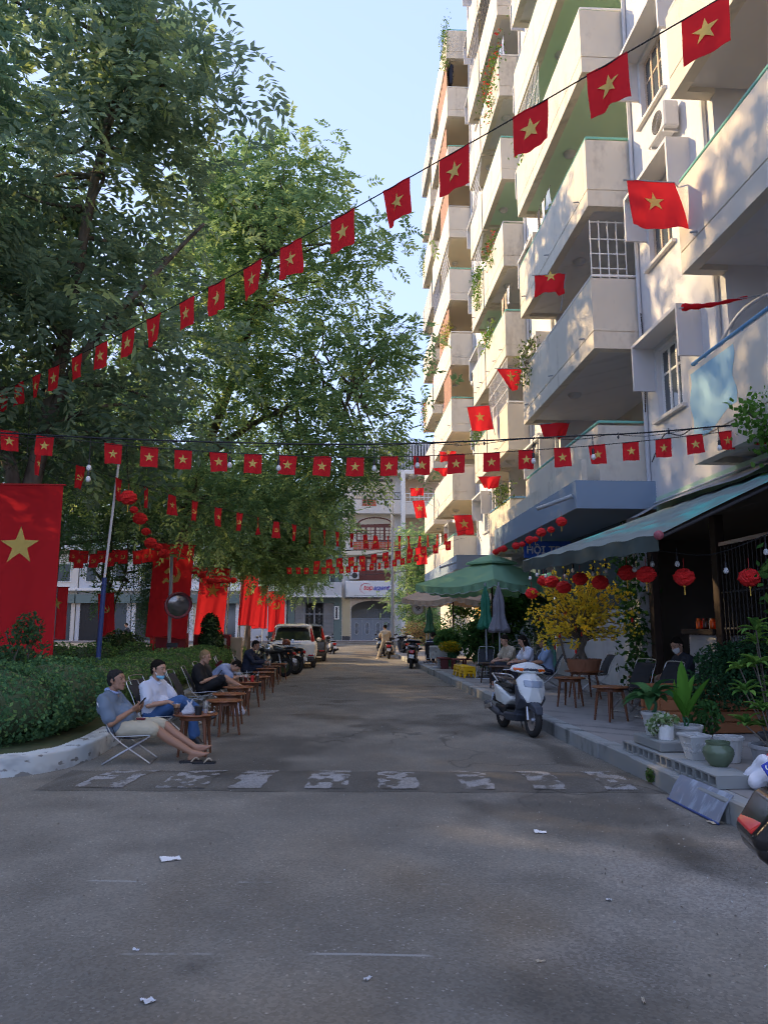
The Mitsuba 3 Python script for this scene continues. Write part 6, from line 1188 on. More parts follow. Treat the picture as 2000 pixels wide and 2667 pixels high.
vine('bright leafy creeper spilling over the awning at the right edge', [(5.55, 9.6, 4.45), (5.8, 9.5, 4.2), (5.95, 9.45, 3.75)], (.13, .14, .15), 420, .1, 52, (.07, .17, .03), (.14, .28, .05))
vine('leafy creeper hanging down at the right edge below the lanterns', [(5.35, 8.6, 2.2), (5.3, 8.5, 1.8), (5.4, 8.5, 1.3), (5.5, 8.5, .9)], (.16, .16, .18), 330, .12, 53, (.04, .12, .03), (.1, .22, .05))
# plants along the pavement farther off
bushy('tall feathery palm like clump behind the closed parasols', 5.2, 24.5, .2, [((0, 0, 1.5), (.9, .8, .9)), ((-.6, -.3, .9), (.7, .6, .7)), ((.6, 0, 2.0), (.7, .7, .5))], 2600, .22, 61, (.03, .085, .03), (.08, .18, .05), (.13, .24, .06), .2, base='palm_clump', stems=14)
bushy('dark leafy tree in front of the teal wall right of the closed parasols', 5.9, 21.8, .2, [((0, 0, 1.6), (.55, .6, .9)), ((-.1, 0, 2.3), (.5, .5, .4))], 1700, .12, 62, (.02, .06, .025), (.05, .12, .04), base='shrub', stems=8)
bushy('spiky green plant in the dark tub by the far cafe table', 3.9, 26.6, .5, [((0, 0, .5), (.55, .5, .5))], 900, .2, 63, (.04, .12, .04), (.09, .2, .06), base='potted_plant', stems=8)
pot('dark green tub holding the spiky plant', 3.9, 26.6, .19, potprof(.24, .32, .5), 'green')
bushy('pot of yellow flowers beside the red garden chair', 3.75, 25.4, .75, [((0, 0, .15), (.4, .35, .2))], 1500, .06, 64, (.35, .27, .01), (.5, .4, .03), (.1, .2, .04), .3, base='flower_pot')
bushy('second mound of yellow flowers behind the garden chair', 4.25, 24.9, 1.05, [((0, 0, .1), (.15, .15, .12))], 350, .05, 65, (.35, .27, .01), (.5, .4, .03), (.1, .2, .04), .3, base='flower_pot')
bushy('low grey green bush at the foot of the closed parasols', 4.7, 21.5, .2, [((0, 0, .5), (.8, .6, .5))], 1400, .11, 66, (.05, .09, .05), (.1, .15, .09), base='shrub', stems=8)
bushy('dry brown bush by the far gate behind the lamp post', 5.0, 47.5, .3, [((0, 0, .9), (1.1, .8, .8))], 1600, .14, 67, (.16, .12, .07), (.27, .2, .12), (.1, .14, .05), .2, base='shrub', stems=10)
bushy('leafy plant hanging over the bench below the beige parasol', 5.0, 33, .2, [((0, 0, 1.2), (.9, .8, .9)), ((.4, 0, 2.2), (.6, .6, .5))], 1500, .15, 68, (.02, .06, .025), (.06, .13, .04), base='shrub', stems=8)
# lanterns and bulbs
for q, (p, d) in enumerate(zip([(3.8, 14.6, 2.19), (3.96, 14.3, 2.42), (3.98, 13.8, 2.37), (4.05, 13.3, 2.24), (4.19, 12.8, 2.36), (4.26, 12, 2.25), (4.4, 11.2, 2.35), (4.32, 10.3, 2.26), (4.63, 9.8, 2.19), (5.31, 9.4, 2.16)], [.25, .24, .26, .26, .26, .27, .27, .27, .27, .27])):
    LANTERN.stamp('lantern', ('red pleated lantern lowest at the left end under the awning', 'red lantern just above the blossoms, second from the left', 'red lantern above the blossoms, third from the left', 'red lantern hanging low over the blossoms', 'red lantern hanging high over the middle of the blossoms', 'red lantern at the right side of the blossoms', 'red lantern left of two that nearly touch before the dark doorway', 'red lantern right of two that nearly touch before the dark doorway', 'red lantern with gold tassel alone before the dark doorway', 'red lantern nearest the right edge before the lattice gate')[q], 'lantern', tr(*p) @ rz(q * 40) @ sc(d), 'red lanterns under the awning')
for q, (p, d) in enumerate(zip([(4.69, 15.2, 3.73), (4.64, 15.8, 3.64), (4.64, 16.6, 3.68), (4.66, 17.2, 3.6), (4.68, 17.8, 3.65), (4.64, 18.4, 3.61), (4.63, 19, 3.63), (4.95, 19.6, 3.75), (4.92, 20.2, 3.78), (4.75, 21, 3.77), (4.76, 21.6, 3.8), (4.78, 22.2, 3.8)], [.23, .16, .23, .15, .22, .15, .2, .17, .22, .22, .17, .2])):
    LANTERN.stamp('lantern', f'red lantern hanging along the blue canopy, {("first", "second", "third", "fourth", "fifth", "sixth", "seventh", "eighth", "ninth", "tenth", "eleventh", "last")[q]} from its near corner', 'lantern', tr(p[0] - .06, p[1], p[2] - .02) @ sc(d), 'red lanterns along the blue canopy')
for q, p in enumerate([(-3.78, 13.5, 3.83), (-3.94, 14.5, 3.77), (-3.95, 15, 3.67), (-4.33, 17, 3.66), (-4.46, 18, 3.51), (-4.52, 19, 3.52), (-4.61, 20, 3.46), (-4.57, 21, 3.58), (-4.24, 22.5, 3.2), (-4.22, 23.5, 3.15), (-4.2, 25, 3.04), (-4.14, 26, 3.11), (-4.1, 27, 3.17), (-4.08, 28, 3.26), (-4.01, 29, 3.32)]):
    LANTERN.stamp('lantern', f'red lantern of the chain running through the park trees, number {("one", "two", "three", "four", "five", "six", "seven", "eight", "nine", "ten", "eleven", "twelve", "thirteen", "fourteen", "fifteen")[q]} from the camera', 'lantern', tr(*p) @ rz(q * 50) @ sc((.3, .16, .28, .2, .3, .22, .3, .26, .26, .26, .26, .26, .26, .26, .26)[q]), 'red lanterns strung through the park')
one('cord', tube(curve([(-3.6, 12.6, 4.6), (-3.78, 13.5, 4.1), (-3.95, 15, 3.9), (-4.4, 17.5, 3.85), (-4.58, 20.5, 3.75), (-4.24, 22.5, 3.45), (-4.2, 25, 3.28), (-4.05, 29, 3.55), (-4.2, 33, 4.4)], 5), .008, 5), 'cable', 'dark cord carrying the lantern chain through the park trees', 'cord')
BULB = Proto()
BULB.part('wire', tube([(0, 0, .1), (.004, 0, .22)], .006, 5), 'cable'); BULB.part('socket', lathe([(0, .03), (.02, .03), (.02, .1), (.012, .11), (0, .11)], 10), 'black', 40); BULB.part('glass_bulb', lathe([(0, -.055), (.018, -.052), (.033, -.035), (.036, -.015), (.028, .012), (.018, .03)], 14), 'bulb', True)
cafe_cord = curve([(3.7, 14.8, 2.75), (4.0, 13.6, 2.72), (4.3, 12, 2.66), (4.5, 10.6, 2.64), (5.0, 9.8, 2.5), (5.6, 9.2, 2.75)], 6)
k = thing('string_light', 'string of white bulbs under the cafe awning', 'string lights'); part(k, 'cable', tube(cafe_cord, .007, 5), 'cable')
for q, p in enumerate([(3.81, 14.2, 2.54), (4.2, 13.2, 2.55), (4.14, 13.5, 2.47), (4.33, 11.9, 2.45), (4.22, 12.2, 2.42), (4.44, 11, 2.4), (4.46, 10.4, 2.43), (4.64, 10, 2.4), (5.11, 9.6, 2.28), (5.5, 9.3, 2.5), (3.75, 14.5, 2.5), (3.9, 13.9, 2.5)]): BULB.under(uniq(k + '__bulb'), tr(*p) @ sc(.95))
# ---------------------------------------------------------------- row of town houses across the end of the road
HZ, HY = .42, 62.0
struct('far_pavement', box(-40, 30, 58.8, 62.2, -.3, HZ + .1), 'farpave', label='reddish pavement in front of the far houses'); mat('farpave', proc(lambda p, n, uv: mix((.2, .16, .14), (.3, .25, .22), fbm(p.x * 2, p.y * 3, 0, 3))), .85)
def front(k, x0, x1, z0, z1, m, y=HY, d=.3): part(k, 'wall', box(x0, x1, y, y + d, z0, z1), m)
def grille(k, name, x0, x1, z0, z1, nx, nz, m, y, t=.03):
    g = part(k, name, cat(box(x0, x1, y, y + .05, z0, z0 + .06), box(x0, x1, y, y + .05, z1 - .06, z1)), m)
    for q in range(nx + 1): x = x0 + (x1 - x0 - t) * q / nx; part(g, 'bar', box(x, x + t, y - .01, y + .02, z0 + .061, z1 - .061), m)
    for q in range(1, nz): z = z0 + (z1 - z0) * q / nz; part(g, 'cross_bar', box(x0, x1, y + .022, y + .045, z, z + t), m)
    return g
# house with the lettered sign
k = thing('town_house', 'town house with a white lettered sign over an arched grey gate', 'house')
part(k, 'wall', cat(box(.3, 1.05, HY, HY + 8, HZ, 4.0), box(4.6, 5.2, HY, HY + 8, HZ, 4.0), box(.3, 5.2, HY + .3, HY + 8, 4.0, 15.8)), 'cornice')
part(k, 'pillar_base', box(.34, 1.0, HY - .02, HY, HZ + .1, .86), 'darkgrey'); part(k, 'pillar', box(.34, 1.0, HY - .016, HY, .861, 4.0), 'pillaryellow'); mat('pillaryellow', (.5, .42, .26), .7)
part(k, 'floor_slab', box(.3, 5.2, HY - .3, HY + .3, 7.5, 7.9), 'cream'); part(k, 'floor_slab', box(.3, 5.2, HY - .6, HY + .3, 10.95, 11.5), 'cornice'); part(k, 'roof_slab', box(.2, 5.25, HY - .7, HY + 8, 14.35, 14.6), 'cornice')
arch = Polygon([(1.06, .0), (1.06, 2.6)] + [(2.83 + 1.77 * math.cos(t), 2.6 + .72 * math.sin(t)) for t in np.linspace(math.pi, 0, 20)] + [(4.6, 0)])
part(k, 'arch_wall', extr(sbox(1.05, 0, 4.6, 3.6).difference(arch), .3, tr(0, HY + .3, HZ) @ rx(90)), 'beige')
part(k, 'dark_doorway', box(1.05, 4.6, HY + 1.6, HY + 1.65, HZ, 4.0), 'grey')
gt = part(k, 'gate', cat(box(1.08, 4.58, HY + .1, HY + .16, HZ + .1, HZ + .2), box(1.08, 4.58, HY + .1, HY + .16, 2.25, 2.33)), 'gategrey'); mat('gategrey', (.2, .225, .26), .5)
for q in range(4):
    x0 = 1.1 + q * .872; sh = sbox(x0, .2, x0 + .85, 1.8)
    cx_ = x0 + .425
    hole = unary_union([Point(cx_, 1.32).buffer(.15), Point(cx_, .78).buffer(.15), sbox(cx_ - .17, .98, cx_ + .17, 1.12)]).difference(unary_union([affinity.rotate(sbox(cx_ - .025, .4, cx_ + .025, 1.7), a, origin=(cx_, 1.05)) for a in (0, 60, 120)] + [Point(cx_, 1.32).buffer(.05), Point(cx_, .78).buffer(.05)]))
    part(gt, 'leaf', extr(sh.difference(hole), .035, tr(0, HY + .15, HZ) @ rx(90)), 'gategrey')
    part(gt, 'ornament', tube([(cx_ + .2 * math.sin(t) * (1 + .25 * math.cos(2 * t)), HY + .1, HZ + 1.05 + .47 * math.cos(t)) for t in np.linspace(0, 2 * math.pi, 28, endpoint=False)], .018, 5, closed=True), 'lightgrey')
    part(gt, 'stile', box(x0 - .022, x0 - .002, HY + .07, HY + .13, HZ + .2, 2.3), 'lightgrey')
for q in range(26): part(gt, 'spike', box(1.14 + q * .134, 1.16 + q * .134, HY + .12, HY + .14, 2.34, 2.75 + .35 * math.sin(math.pi * (q + .5) / 26)), 'gategrey')
sg = part(k, 'sign_board', rbox(.6, 5.1, HY - .22, HY - .02, 4.02, 5.35, .03), 'paper', 30)
def letters(t, x, h, m, shear=.22):
    tm = meshkit.text_mesh(t, h, .02, True); v = A(tm.vertices); v = np.column_stack([v[:, 0] + v[:, 1] * shear, v[:, 1], v[:, 2]])
    part(sg, 'lettering', xf((v, A(tm.faces)), tr(x, HY - .222, 4.62) @ rx(90)), m); return v[:, 0].max()
w = letters('top', 2.05, .36, 'inkred'); letters('agent', 2.05 + w + .02, .36, 'inkblue')
part(sg, 'ring_mark', tube([(2.3 + .5 * math.cos(t), HY - .23, 4.74 + .42 * math.sin(t)) for t in np.linspace(.6, 4.6, 24)], [.006 + .018 * math.sin(math.pi * q / 23) for q in range(24)], 5), 'inkred'); part(sg, 'red_flick', xf(box(0, .34, 0, .01, 0, .05), tr(3.98, HY - .236, 4.6) @ ry(-62)), 'inkred'); part(sg, 'fine_print', box(1.3, 4.9, HY - .228, HY - .221, 4.14, 4.18), 'grey')
part(sg, 'sign_edge', box(.55, 5.15, HY - .23, HY, 3.93, 4.0), 'darkgrey')
# arched dark red doors with lights on the first floor, brick balcony, white doors above
def door_lights(k, x0, x1, z0, z1, n, m, y, arched=True, rows=4):
    d = part(k, 'door', box(x0, x1, y + .06, y + .1, z0, z1), m)
    ww = (x1 - x0) / n
    for q in range(n):
        for r in range(rows):
            for c in range(2):
                xa = x0 + ww * q + .08 + c * (ww - .12) / 2; za = z0 + (z1 - z0) * .42 + r * (z1 - z0) * .5 / rows
                part(d, 'light', box(xa, xa + (ww - .16) / 2 - .03, y + .05, y + .058, za, za + (z1 - z0) * .5 / rows - .06), 'curtain')
        part(d, 'stile', box(x0 + ww * q - .02, x0 + ww * q + .02, y + .02, y + .055, z0, z1), m)
    return d
mat('curtain', (.5, .46, .38), .3); mat('reddoor', (.13, .035, .03), .45)
d_ = door_lights(k, 1.5, 4.6, 7.9, 10.1, 4, 'reddoor', HY + .2)
part(d_, 'fanlight', extr(Polygon([(1.5, 0)] + [(3.05 + 1.55 * math.cos(t), .0 + .65 * math.sin(t)) for t in np.linspace(math.pi, 0, 18)]), .06, tr(0, HY + .3, 10.1) @ rx(90)), 'reddoor'); part(d_, 'fan_pane', extr(Polygon([(1.7, 0)] + [(3.05 + 1.35 * math.cos(t), .05 + .5 * math.sin(t)) for t in np.linspace(math.pi - .1, .1, 18)]), .02, tr(0, HY + .235, 10.1) @ rx(90)), 'curtain')
door_lights(k, 1.5, 4.7, 5.45, 7.4, 4, 'reddoor', HY + .2, rows=3)
def bricks(k, x0, x1, z0, z1, y, m='brick'):
    b = part(k, 'brick_panel', box(x0, x1, y, y + .1, z0, z1), 'lightgrey'); nz = int((z1 - z0) / .16); nx = int((x1 - x0) / .34)
    for r in range(nz):
        for q in range(nx):
            xa = x0 + .02 + q * (x1 - x0 - .02) / nx + (.0 if r % 2 else 0.); part(b, 'brick', box(xa, xa + (x1 - x0) / nx - .03, y - .02, y - .001, z0 + .015 + r * (z1 - z0) / nz, z0 + (r + 1) * (z1 - z0) / nz - .015), m)
bricks(k, 1.2, 5.1, 7.9, 8.6, HY - .3); bricks(k, 1.9, 3.1, 11.55, 12.1, HY - .62)
part(k, 'parapet', box(.3, 5.2, HY - .6, HY - .5, 11.5, 12.1), 'cornice'); grille(k, 'railing', .4, 5.1, 12.12, 12.75, 22, 1, 'darkgrey', HY - .56, .02)
door_lights(k, 1.4, 4.3, 11.6, 13.75, 3, 'cream', HY + .2); part(k, 'transom', box(1.2, 4.5, HY + .15, HY + .25, 13.8, 14.0), 'darkgrey')
part(k, 'column', box(5.16, 5.5, HY - .75, HY - .4, HZ, 14.6), 'white')
part(k, 'roof_sheet', cat(*[box(.2 + q * .25, .36 + q * .25, HY - .3, HY + 6, 14.6, 17.2 - .0) for q in range(40)]), 'roofmetal'); mat('roofmetal', (.42, .44, .47), .5)
S_ = AC; 
for nm, d in AC.parts: scene[uniq(k + '__' + ('air_conditioner' if nm == 'casing' else nm))] = {**d, 'to_world': TF((tr(1.25, HY - .1, 5.5) @ rz(90) @ sc(1.1)).tolist())}
# left neighbour, grey folding gate with leaf grilles
k = thing('town_house', 'grey fronted town house with a wide metal gate behind the cars', 'house')
part(k, 'wall', cat(box(-4.1, -3.55, HY, HY + 8, HZ, 4.0), box(-.35, .28, HY, HY + 8, HZ, 4.0), box(-4.1, .28, HY, HY + .3, 3.55, 4.05), box(-4.1, .28, HY + .4, HY + 8, 4.0, 12.5)), 'slategreen'); mat('slategreen', (.14, .19, .18), .7)
part(k, 'canopy', box(-4.2, .29, HY - 1.0, HY + .2, 4.05, 5.2), 'pale'); part(k, 'canopy_edge', box(-4.22, .3, HY - 1.05, HY - 1.0, 3.98, 4.12), 'white'); part(k, 'meter_box', rbox(-.32, .08, HY - .12, HY - .001, 2.2, 3.3, .02), 'white', 30); part(k, 'meter_pane', box(-.2, -.04, HY - .128, HY - .121, 2.3, 3.2), 'darkgrey')
gt = part(k, 'gate', box(-3.54, -2.72, HY + .12, HY + .16, HZ + .1, 3.55), 'gategrey2'); part(k, 'back_wall', box(-3.54, -.36, HY + 4, HY + 4.1, HZ, 4), 'grey'); mat('gategrey2', (.22, .225, .23), .5)
for q in range(4):
    x0 = -3.5 + q * .79; part(gt, 'frame', cat(box(x0, x0 + .06, HY + .05, HY + .119, HZ + .1, 3.5), box(x0 + .7, x0 + .76, HY + .05, HY + .119, HZ + .1, 3.5), box(x0 + .06, x0 + .7, HY + .06, HY + .119, HZ + .1, HZ + .3), box(x0 + .06, x0 + .7, HY + .06, HY + .119, 2.6, 2.7)), 'grey')
    if q in (1, 2):
        for r in range(9):
            for sgn in (1, -1): part(gt, 'leaf_bar', tube(curve([(x0 + .38, HY + .09, .8 + r * .27), (x0 + .38 + sgn * .12, HY + .09, 1.0 + r * .27), (x0 + .38 + sgn * .29, HY + .09, 1.06 + r * .27)], 3), [.02] * 3 + [.012] * 4, 5), 'grey')
    else:
        if q: part(gt, 'panel', box(-1.14, -.36, HY + .12, HY + .16, HZ + .1, 3.55), 'gategrey2')
        for r in range(8): part(gt, 'slat', box(x0 + .06, x0 + .7, HY + .08, HY + .118, HZ + .42 + r * .36, HZ + .7 + r * .36), 'gategrey2')
for q in range(5): part(k, 'window_bar', box(-1.9 + q * .3, -1.86 + q * .3, HY + .3, HY + .34, 5.3, 6.6), 'white')
part(k, 'window', box(-2.2, -.3, HY + .36, HY + .39, 5.3, 6.6), 'windowglass')
# right neighbour
k = thing('town_house', 'white town house with a latticed balcony half hidden by the flats', 'house')
part(k, 'wall', box(5.6, 10.5, HY + 1.5, HY + 8, HZ, 14.4), 'beige'); part(k, 'slab', box(5.5, 10.5, HY - .6, HY + 1.5, 14.35, 14.7), 'white'); part(k, 'slab', box(5.5, 10.5, HY - .6, HY + 1.5, 10.9, 11.9), 'cornice'); grille(k, 'railing', 5.5, 10.2, 11.95, 12.7, 12, 2, 'white', HY - .55, .05); part(k, 'slab', box(5.5, 10.5, HY - .3, HY + 1.5, 7.5, 7.9), 'cornice')
for q in range(6): part(k, 'rafter', box(5.9 + q * .7, 6.2 + q * .7, HY - .5, HY + 1.49, 14.2, 14.34), 'cream')
# white houses left, beyond the park
def plain_house(label, x0, x1, zt, ground, upper, seed):
    k = thing('town_house', label, 'house'); rg = np.random.default_rng(seed); w_ = x1 - x0
    part(k, 'wall', cat(box(x0, x1, HY + .3, HY + 9, 4.1, zt), box(x0, x0 + .3, HY, HY + 9, HZ, 4.1), box(x1 - .3, x1, HY, HY + 9, HZ, 4.1)), upper)
    part(k, 'shutter', box(x0 + .3, x0 + w_ * .6, HY + .1, HY + .16, HZ, 3.56), ground); part(k, 'dark_window', box(x0 + w_ * .62, x1 - .3, HY + .1, HY + .16, HZ, 3.56), 'windowglass'); part(k, 'back_wall', box(x0 + .3, x1 - .3, HY + 2, HY + 2.2, HZ, 4.2), 'grey'); part(k, 'band', box(x0, x1, HY - .3, HY + .3, 3.5, 4.2), 'slategreen' if seed % 2 else 'pale')
    for z in np.arange(5.2, zt - 1.5, 3.3):
        for q in range(3):
            xa = x0 + .5 + q * (w_ - .8) / 3; f = part(k, 'window', box(xa, xa + (w_ - 1.6) / 3, HY + .24, HY + .3, z, z + 1.5), 'white'); part(f, 'pane', box(xa + .06, xa + (w_ - 1.6) / 3 - .06, HY + .22, HY + .238, z + .06, z + 1.44), 'windowglass')
        part(k, 'ledge', box(x0, x1, HY - .2, HY + .3, z - .7, z - .5), 'white')
plain_house('white house with a dark doorway beyond the park, left of the small stake banner', -16.6, -12.1, 11.5, 'darkgrey', 'paper', 3)
plain_house('cream shuttered house beyond the park, right of the small stake banner', -12.0, -8.0, 12.5, 'cream', 'paper', 5)
plain_house('pale house beyond the park left of the grey metal gate', -7.9, -4.2, 13.0, 'pale', 'cornice', 7)
plain_house('dark fronted house at the far left beyond the park', -21.0, -16.7, 10.5, 'black', 'pale', 9)
plain_house('house at the far left behind the park trees', -26.0, -21.1, 12.0, 'grey', 'cornice', 11)
# block along the far side of the park, outside the frame, that keeps the low sun off the road
k = thing('apartment_building', 'long block of flats along the far side of the park outside the view', 'building')
part(k, 'wall', box(-46, -33, -26, 46, 0, 17.6), 'cornice'); part(k, 'roof', box(-46.4, -32.6, -26.4, 46.4, 17.6, 18), 'grey')
for z in (1.2, 4.4, 7.6, 10.8, 14):
    for y in np.arange(-24, 45, 4.6): part(k, 'window', box(-33.0, -32.94, y, y + 2.2, z, z + 1.6), 'windowglass')
# ---------------------------------------------------------------- bunting and string lights over the road
def bunting(label, pts, W, H, kinds, cm, em, R, seed, yaw=None, wob=14., amp=.02, cordm='cable', line=None, cz=.5, fold=.1):
    """a cord with little flags sewn to it; pts are the middles of the flags' top edges"""
    rg = np.random.default_rng(seed); k = thing('bunting', label, 'bunting'); P_ = A(pts)
    ln = A(line) if line is not None else P_
    part(k, 'cord', tube(ln, .006, 5), cordm)
    for q, p in enumerate(P_):
        d = P_[min(q + 1, len(P_) - 1)] - P_[max(q - 1, 0)]; a = math.degrees(math.atan2(d[1], d[0])); sl = math.degrees(math.atan2(d[2], math.hypot(d[0], d[1])))
        if abs(a) > 90: a, sl = a - 180, -sl
        kd = kinds[q % len(kinds)]; sq_ = 1. if rg.random() > fold else rg.uniform(.35, .6)
        fn0 = cloth(W, H, amp * rg.uniform(.6, 1.8), rg.random(), rg.uniform(.7, 1.3), skew=rg.normal(0, .05), pinch=rg.uniform(-.03, .06))
        def fn(s, t, off=0., sl=math.tan(math.radians(sl)), f0=fn0, sq_=sq_, tw=rg.normal(0, .5) * wob / 14): 
            o = f0(s, t, off); o = o * [sq_, 1, 1]; o[..., 1] += tw * np.asarray(s) * np.asarray(t) / H * .55; o[..., 2] += np.asarray(s) * sq_ * sl * (1 - .3 * np.asarray(t) / H); return o
        T_ = tr(*p) @ rz(a + rg.normal(0, wob * .25))
        f = part(k, 'flag', xf(flagmesh(fn, W, H, 12, 12), T_), cm, True)
        part(f, 'star' if kd == 's' else 'hammer_and_sickle', xf(emblem(fn, 'star' if kd == 's' else 'hs', R, (0, H * cz), off=.006), T_), em)
        if rg.random() < .5: part(f, 'hem', xf(tube(fn(np.linspace(-W / 2, W / 2, 6), np.zeros(6)) + [0, 0, .003], .007, 5), T_), cm)
    return k
def span(a, b, sag, ts): t = A(ts)[:, None]; return A(a) * (1 - t) + A(b) * t - np.array([0, 0, 1.]) * (4 * sag * t * (1 - t))
a, b = A([-5.69, 12.6, 5.51]), A([2.58, 4.6, 5.92]); ts = [0, .05, .103, .154, .217, .277, .339, .393, .456, .509, .566, .622, .689, .751, .81, .877, .936, 1.0]
bunting('row of star flags rising steeply from the left edge to the upper right corner', span(a, b, .125, ts), .33, .37, 's', 'redcloth', 'starcloth', .098, 1, amp=.016, line=span(a, b, .125, np.linspace(-.09, 1.42, 60)), fold=0., wob=5)
Lx = [20, 98, 245, 323, 396, 472, 547, 623, 697, 768, 841, 911, 986, 1062, 1137, 1214, 1289, 1362, 1433, 1500, 1570, 1640]; Ly = [932, 942, 960, 967, 972, 977, 981, 984, 987, 988, 987, 985, 982, 978, 973, 968, 962, 955, 948, 940, 932, 921]
LP2 = [at(x / .8295, y / .8295, 10.4) for x, y in zip(Lx, Ly)]
bunting('level row of bright red star flags right across the picture', LP2, .245, .275, 's', 'redcloth', 'starcloth', .072, 2, amp=.012, wob=8, fold=0., line=[LP2[0] + (LP2[0] - LP2[1]) * 2] + LP2 + [LP2[-1] + (LP2[-1] - LP2[-2]) * .5])
a, b = A([-5, 12.5, 4.43]), A([3.9, 27, 4.94]); ts = [0, .05, .101, .141, .183, .222, .266, .309, .349, .392, .435, .477, .519, .556, .604, .648, .685, .734, .78, .818, .871, .909, .956, 1.0]
bunting('long row of narrow star and sickle flags from the forked tree to the flats', span(a, b, .57, ts), .2, .41, 'sh', 'redcloth', 'starcloth', .07, 3, line=span(a, b, .57, np.linspace(-.08, 1.15, 50)), wob=26)
L4 = [(625, 722), (710, 710), (785, 702), (870, 696), (948, 686), (1034, 673), (1118, 661), (1205, 649), (1292, 636), (1385, 619), (1478, 606), (1568, 582)]
LP4 = [at(600 + x / 2.765, 1200 + y / 2.765, 28.5) for x, y in L4]
bunting('middle far row of flags, stars and sickles by turns, rising to the flats', LP4, .22, .34, 'sh', 'redcloth', 'starcloth', .08, 4, line=[LP4[0] - A([3, 0, -.6])] + LP4 + [LP4[-1] + A([.7, 0, .15])], wob=20)
L5 = [(423, 770), (488, 770), (548, 772), (615, 770), (672, 768), (735, 768), (797, 766), (849, 762), (903, 758), (955, 750), (1020, 742), (1073, 734), (1126, 726), (1181, 716), (1238, 704), (1286, 692), (1337, 680)]
LP5 = [at(600 + x / 2.765, 1200 + y / 2.765, 29.5) for x, y in L5]
bunting('lowest and farthest row of tiny orange red star flags', LP5, .18, .25, 's', 'redcloth', 'starcloth', .07, 5, line=[LP5[0] - A([2, 0, -.5])] + LP5 + [LP5[-1] + A([1.5, 0, .35])], wob=24)
L6 = [(492, 1290), (582, 1288), (683, 1280), (760, 1263), (848, 1266), (905, 1255)]
bunting('short row of flags, stars and sickles by turns, among the park trees', [at(x / 2.37, 900 + y / 2.37, 23) for x, y in L6], .27, .41, 'sh', 'redcloth', 'starcloth', .085, 6)
L7 = [(460, 1262), (520, 1268), (630, 1266), (720, 1262), (890, 1256), (930, 1262)]
bunting('second short row of dark red flags behind it in the park', [at(x / 2.37, 900 + y / 2.37, 25) for x, y in L7], .3, .4, 'hs', 'redcloth', 'starcloth', .085, 7)
cab = curve([at(-60, 1125, 10.2), at(0, 1127, 10.2), at(300, 1142, 10.2), at(600, 1152, 10.2), at(916, 1157, 10.2), at(1200, 1150, 10.2), at(1500, 1135, 10.2), at(1687, 1126, 10.2), at(1977, 1100, 10.2), at(2080, 1090, 10.2)], 5)
k = thing('string_light', 'black cable with white bulbs on drops stretched across the road', 'string lights')
part(k, 'cable', tube(cab, .011, 6), 'cable', True); part(k, 'second_cable', tube(cab + np.column_stack([0 * cab[:, 0], 0 * cab[:, 0] + .03, -.02 - .028 * np.sin(np.arange(len(cab)) * 1.3)]), .005, 5), 'cable')
for px, drop in ((176 / .8295, 60), (205 / .8295, 90), (508 / .8295, 40), (604 / .8295, 45), (790 / .8295, 45), (882 / .8295, 40), (1163 / .8295, 42), (1262 / .8295, 40), (1535 / .8295, 40), (1072 / .8295, 14), (1345 / .8295, 14), (1443 / .8295, 12)):
    top = cab[np.argmin([abs((RT @ (c - EYE)) / (FWD @ (c - EYE)) - (px - 1000) / 1950) for c in cab])]
    dz = drop / 1950 * 10.2
    u = uniq(k + '__bulb'); part(u, 'drop_cord', tube([top, top - [0, 0, dz - .1]], .006, 5), 'cable')
    if drop > 20: BULB.under(u, tr(top[0], top[1], top[2] - dz - .1) @ sc(.95))
    else: part(u, 'hook', lathe([(0, 0), (.015, .02), (.015, .05), (0, .06)], 8, tr(top[0], top[1], top[2] - dz)), 'black')
for (x0, y0, x1, y1, d, w_) in ((720, 1432, 1160, 1420, 50, 'lowest one'), (860, 1436, 1210, 1395, 48, 'upper one'), (760, 1500, 1150, 1478, 52, 'one just above the white sign'), (930, 1450, 1200, 1380, 45, 'steepest one')):
    one('overhead_cable', tube(curve([at(x0, y0, d), at((x0 + x1) / 2, (y0 + y1) / 2 + 8, d), at(x1, y1, d)], 8), .02, 5), 'cable', 'dark overhead cable sagging before the far houses, ' + (w_), 'cable')
# ---------------------------------------------------------------- national flags on poles from the balconies
def pole_flag(label, p0, p1, y, H, skew=0., kind='s', pole_to=None, amp=.05, pinch=.05, cz=.45, R=.2, m='redcloth', sx=0.):
    k = thing('flag', label, 'flag'); a, b = at(*p0, y), at(*p1, y); d = b - a; W = float(np.linalg.norm(d)); ang = math.degrees(math.atan2(-d[2], math.hypot(d[0], d[1])))
    T_ = tr(*((a + b) / 2)) @ rz(math.degrees(math.atan2(d[1], d[0]))) @ ry(ang)
    fn = cloth(W, H, amp, .13 * len(label) % 1, 1.1, skew, pinch, sx)
    part(k, 'cloth', xf(flagmesh(fn, W, H, 14, 12), T_), m, True)
    if kind: part(k, 'star', xf(emblem(fn, 'star', R, (0, H * cz)), T_), 'starcloth')
    e = A(pole_to) if pole_to is not None else b + nrm(d) * .9
    part(k, 'pole', tube([a - nrm(d) * .06, b, e], .013, 6), 'lightpole', True)
def px(x, y): return x / .8295, y / .8295
pole_flag('large bright flag flying before the windows at the upper right', px(1354, 388), px(1456, 393), 11.3, .84, .16, pole_to=(5.75, 11.5, 9.0), R=.17, cz=.44, pinch=-.2)
pole_flag('half folded orange red flag below the second floor balcony', px(1155, 594), px(1222, 590), 17, .5, -.1, pole_to=(5.45, 17.3, 9.3), R=.16, cz=.12, amp=.12)
pole_flag('flag blown to a triangle at the far end of the nearest balcony column', px(1073, 796), px(1128, 797), 21.6, .68, .16, R=.2, cz=.38, pinch=.75, amp=.06, pole_to=(5.5, 21.3, 7.9))
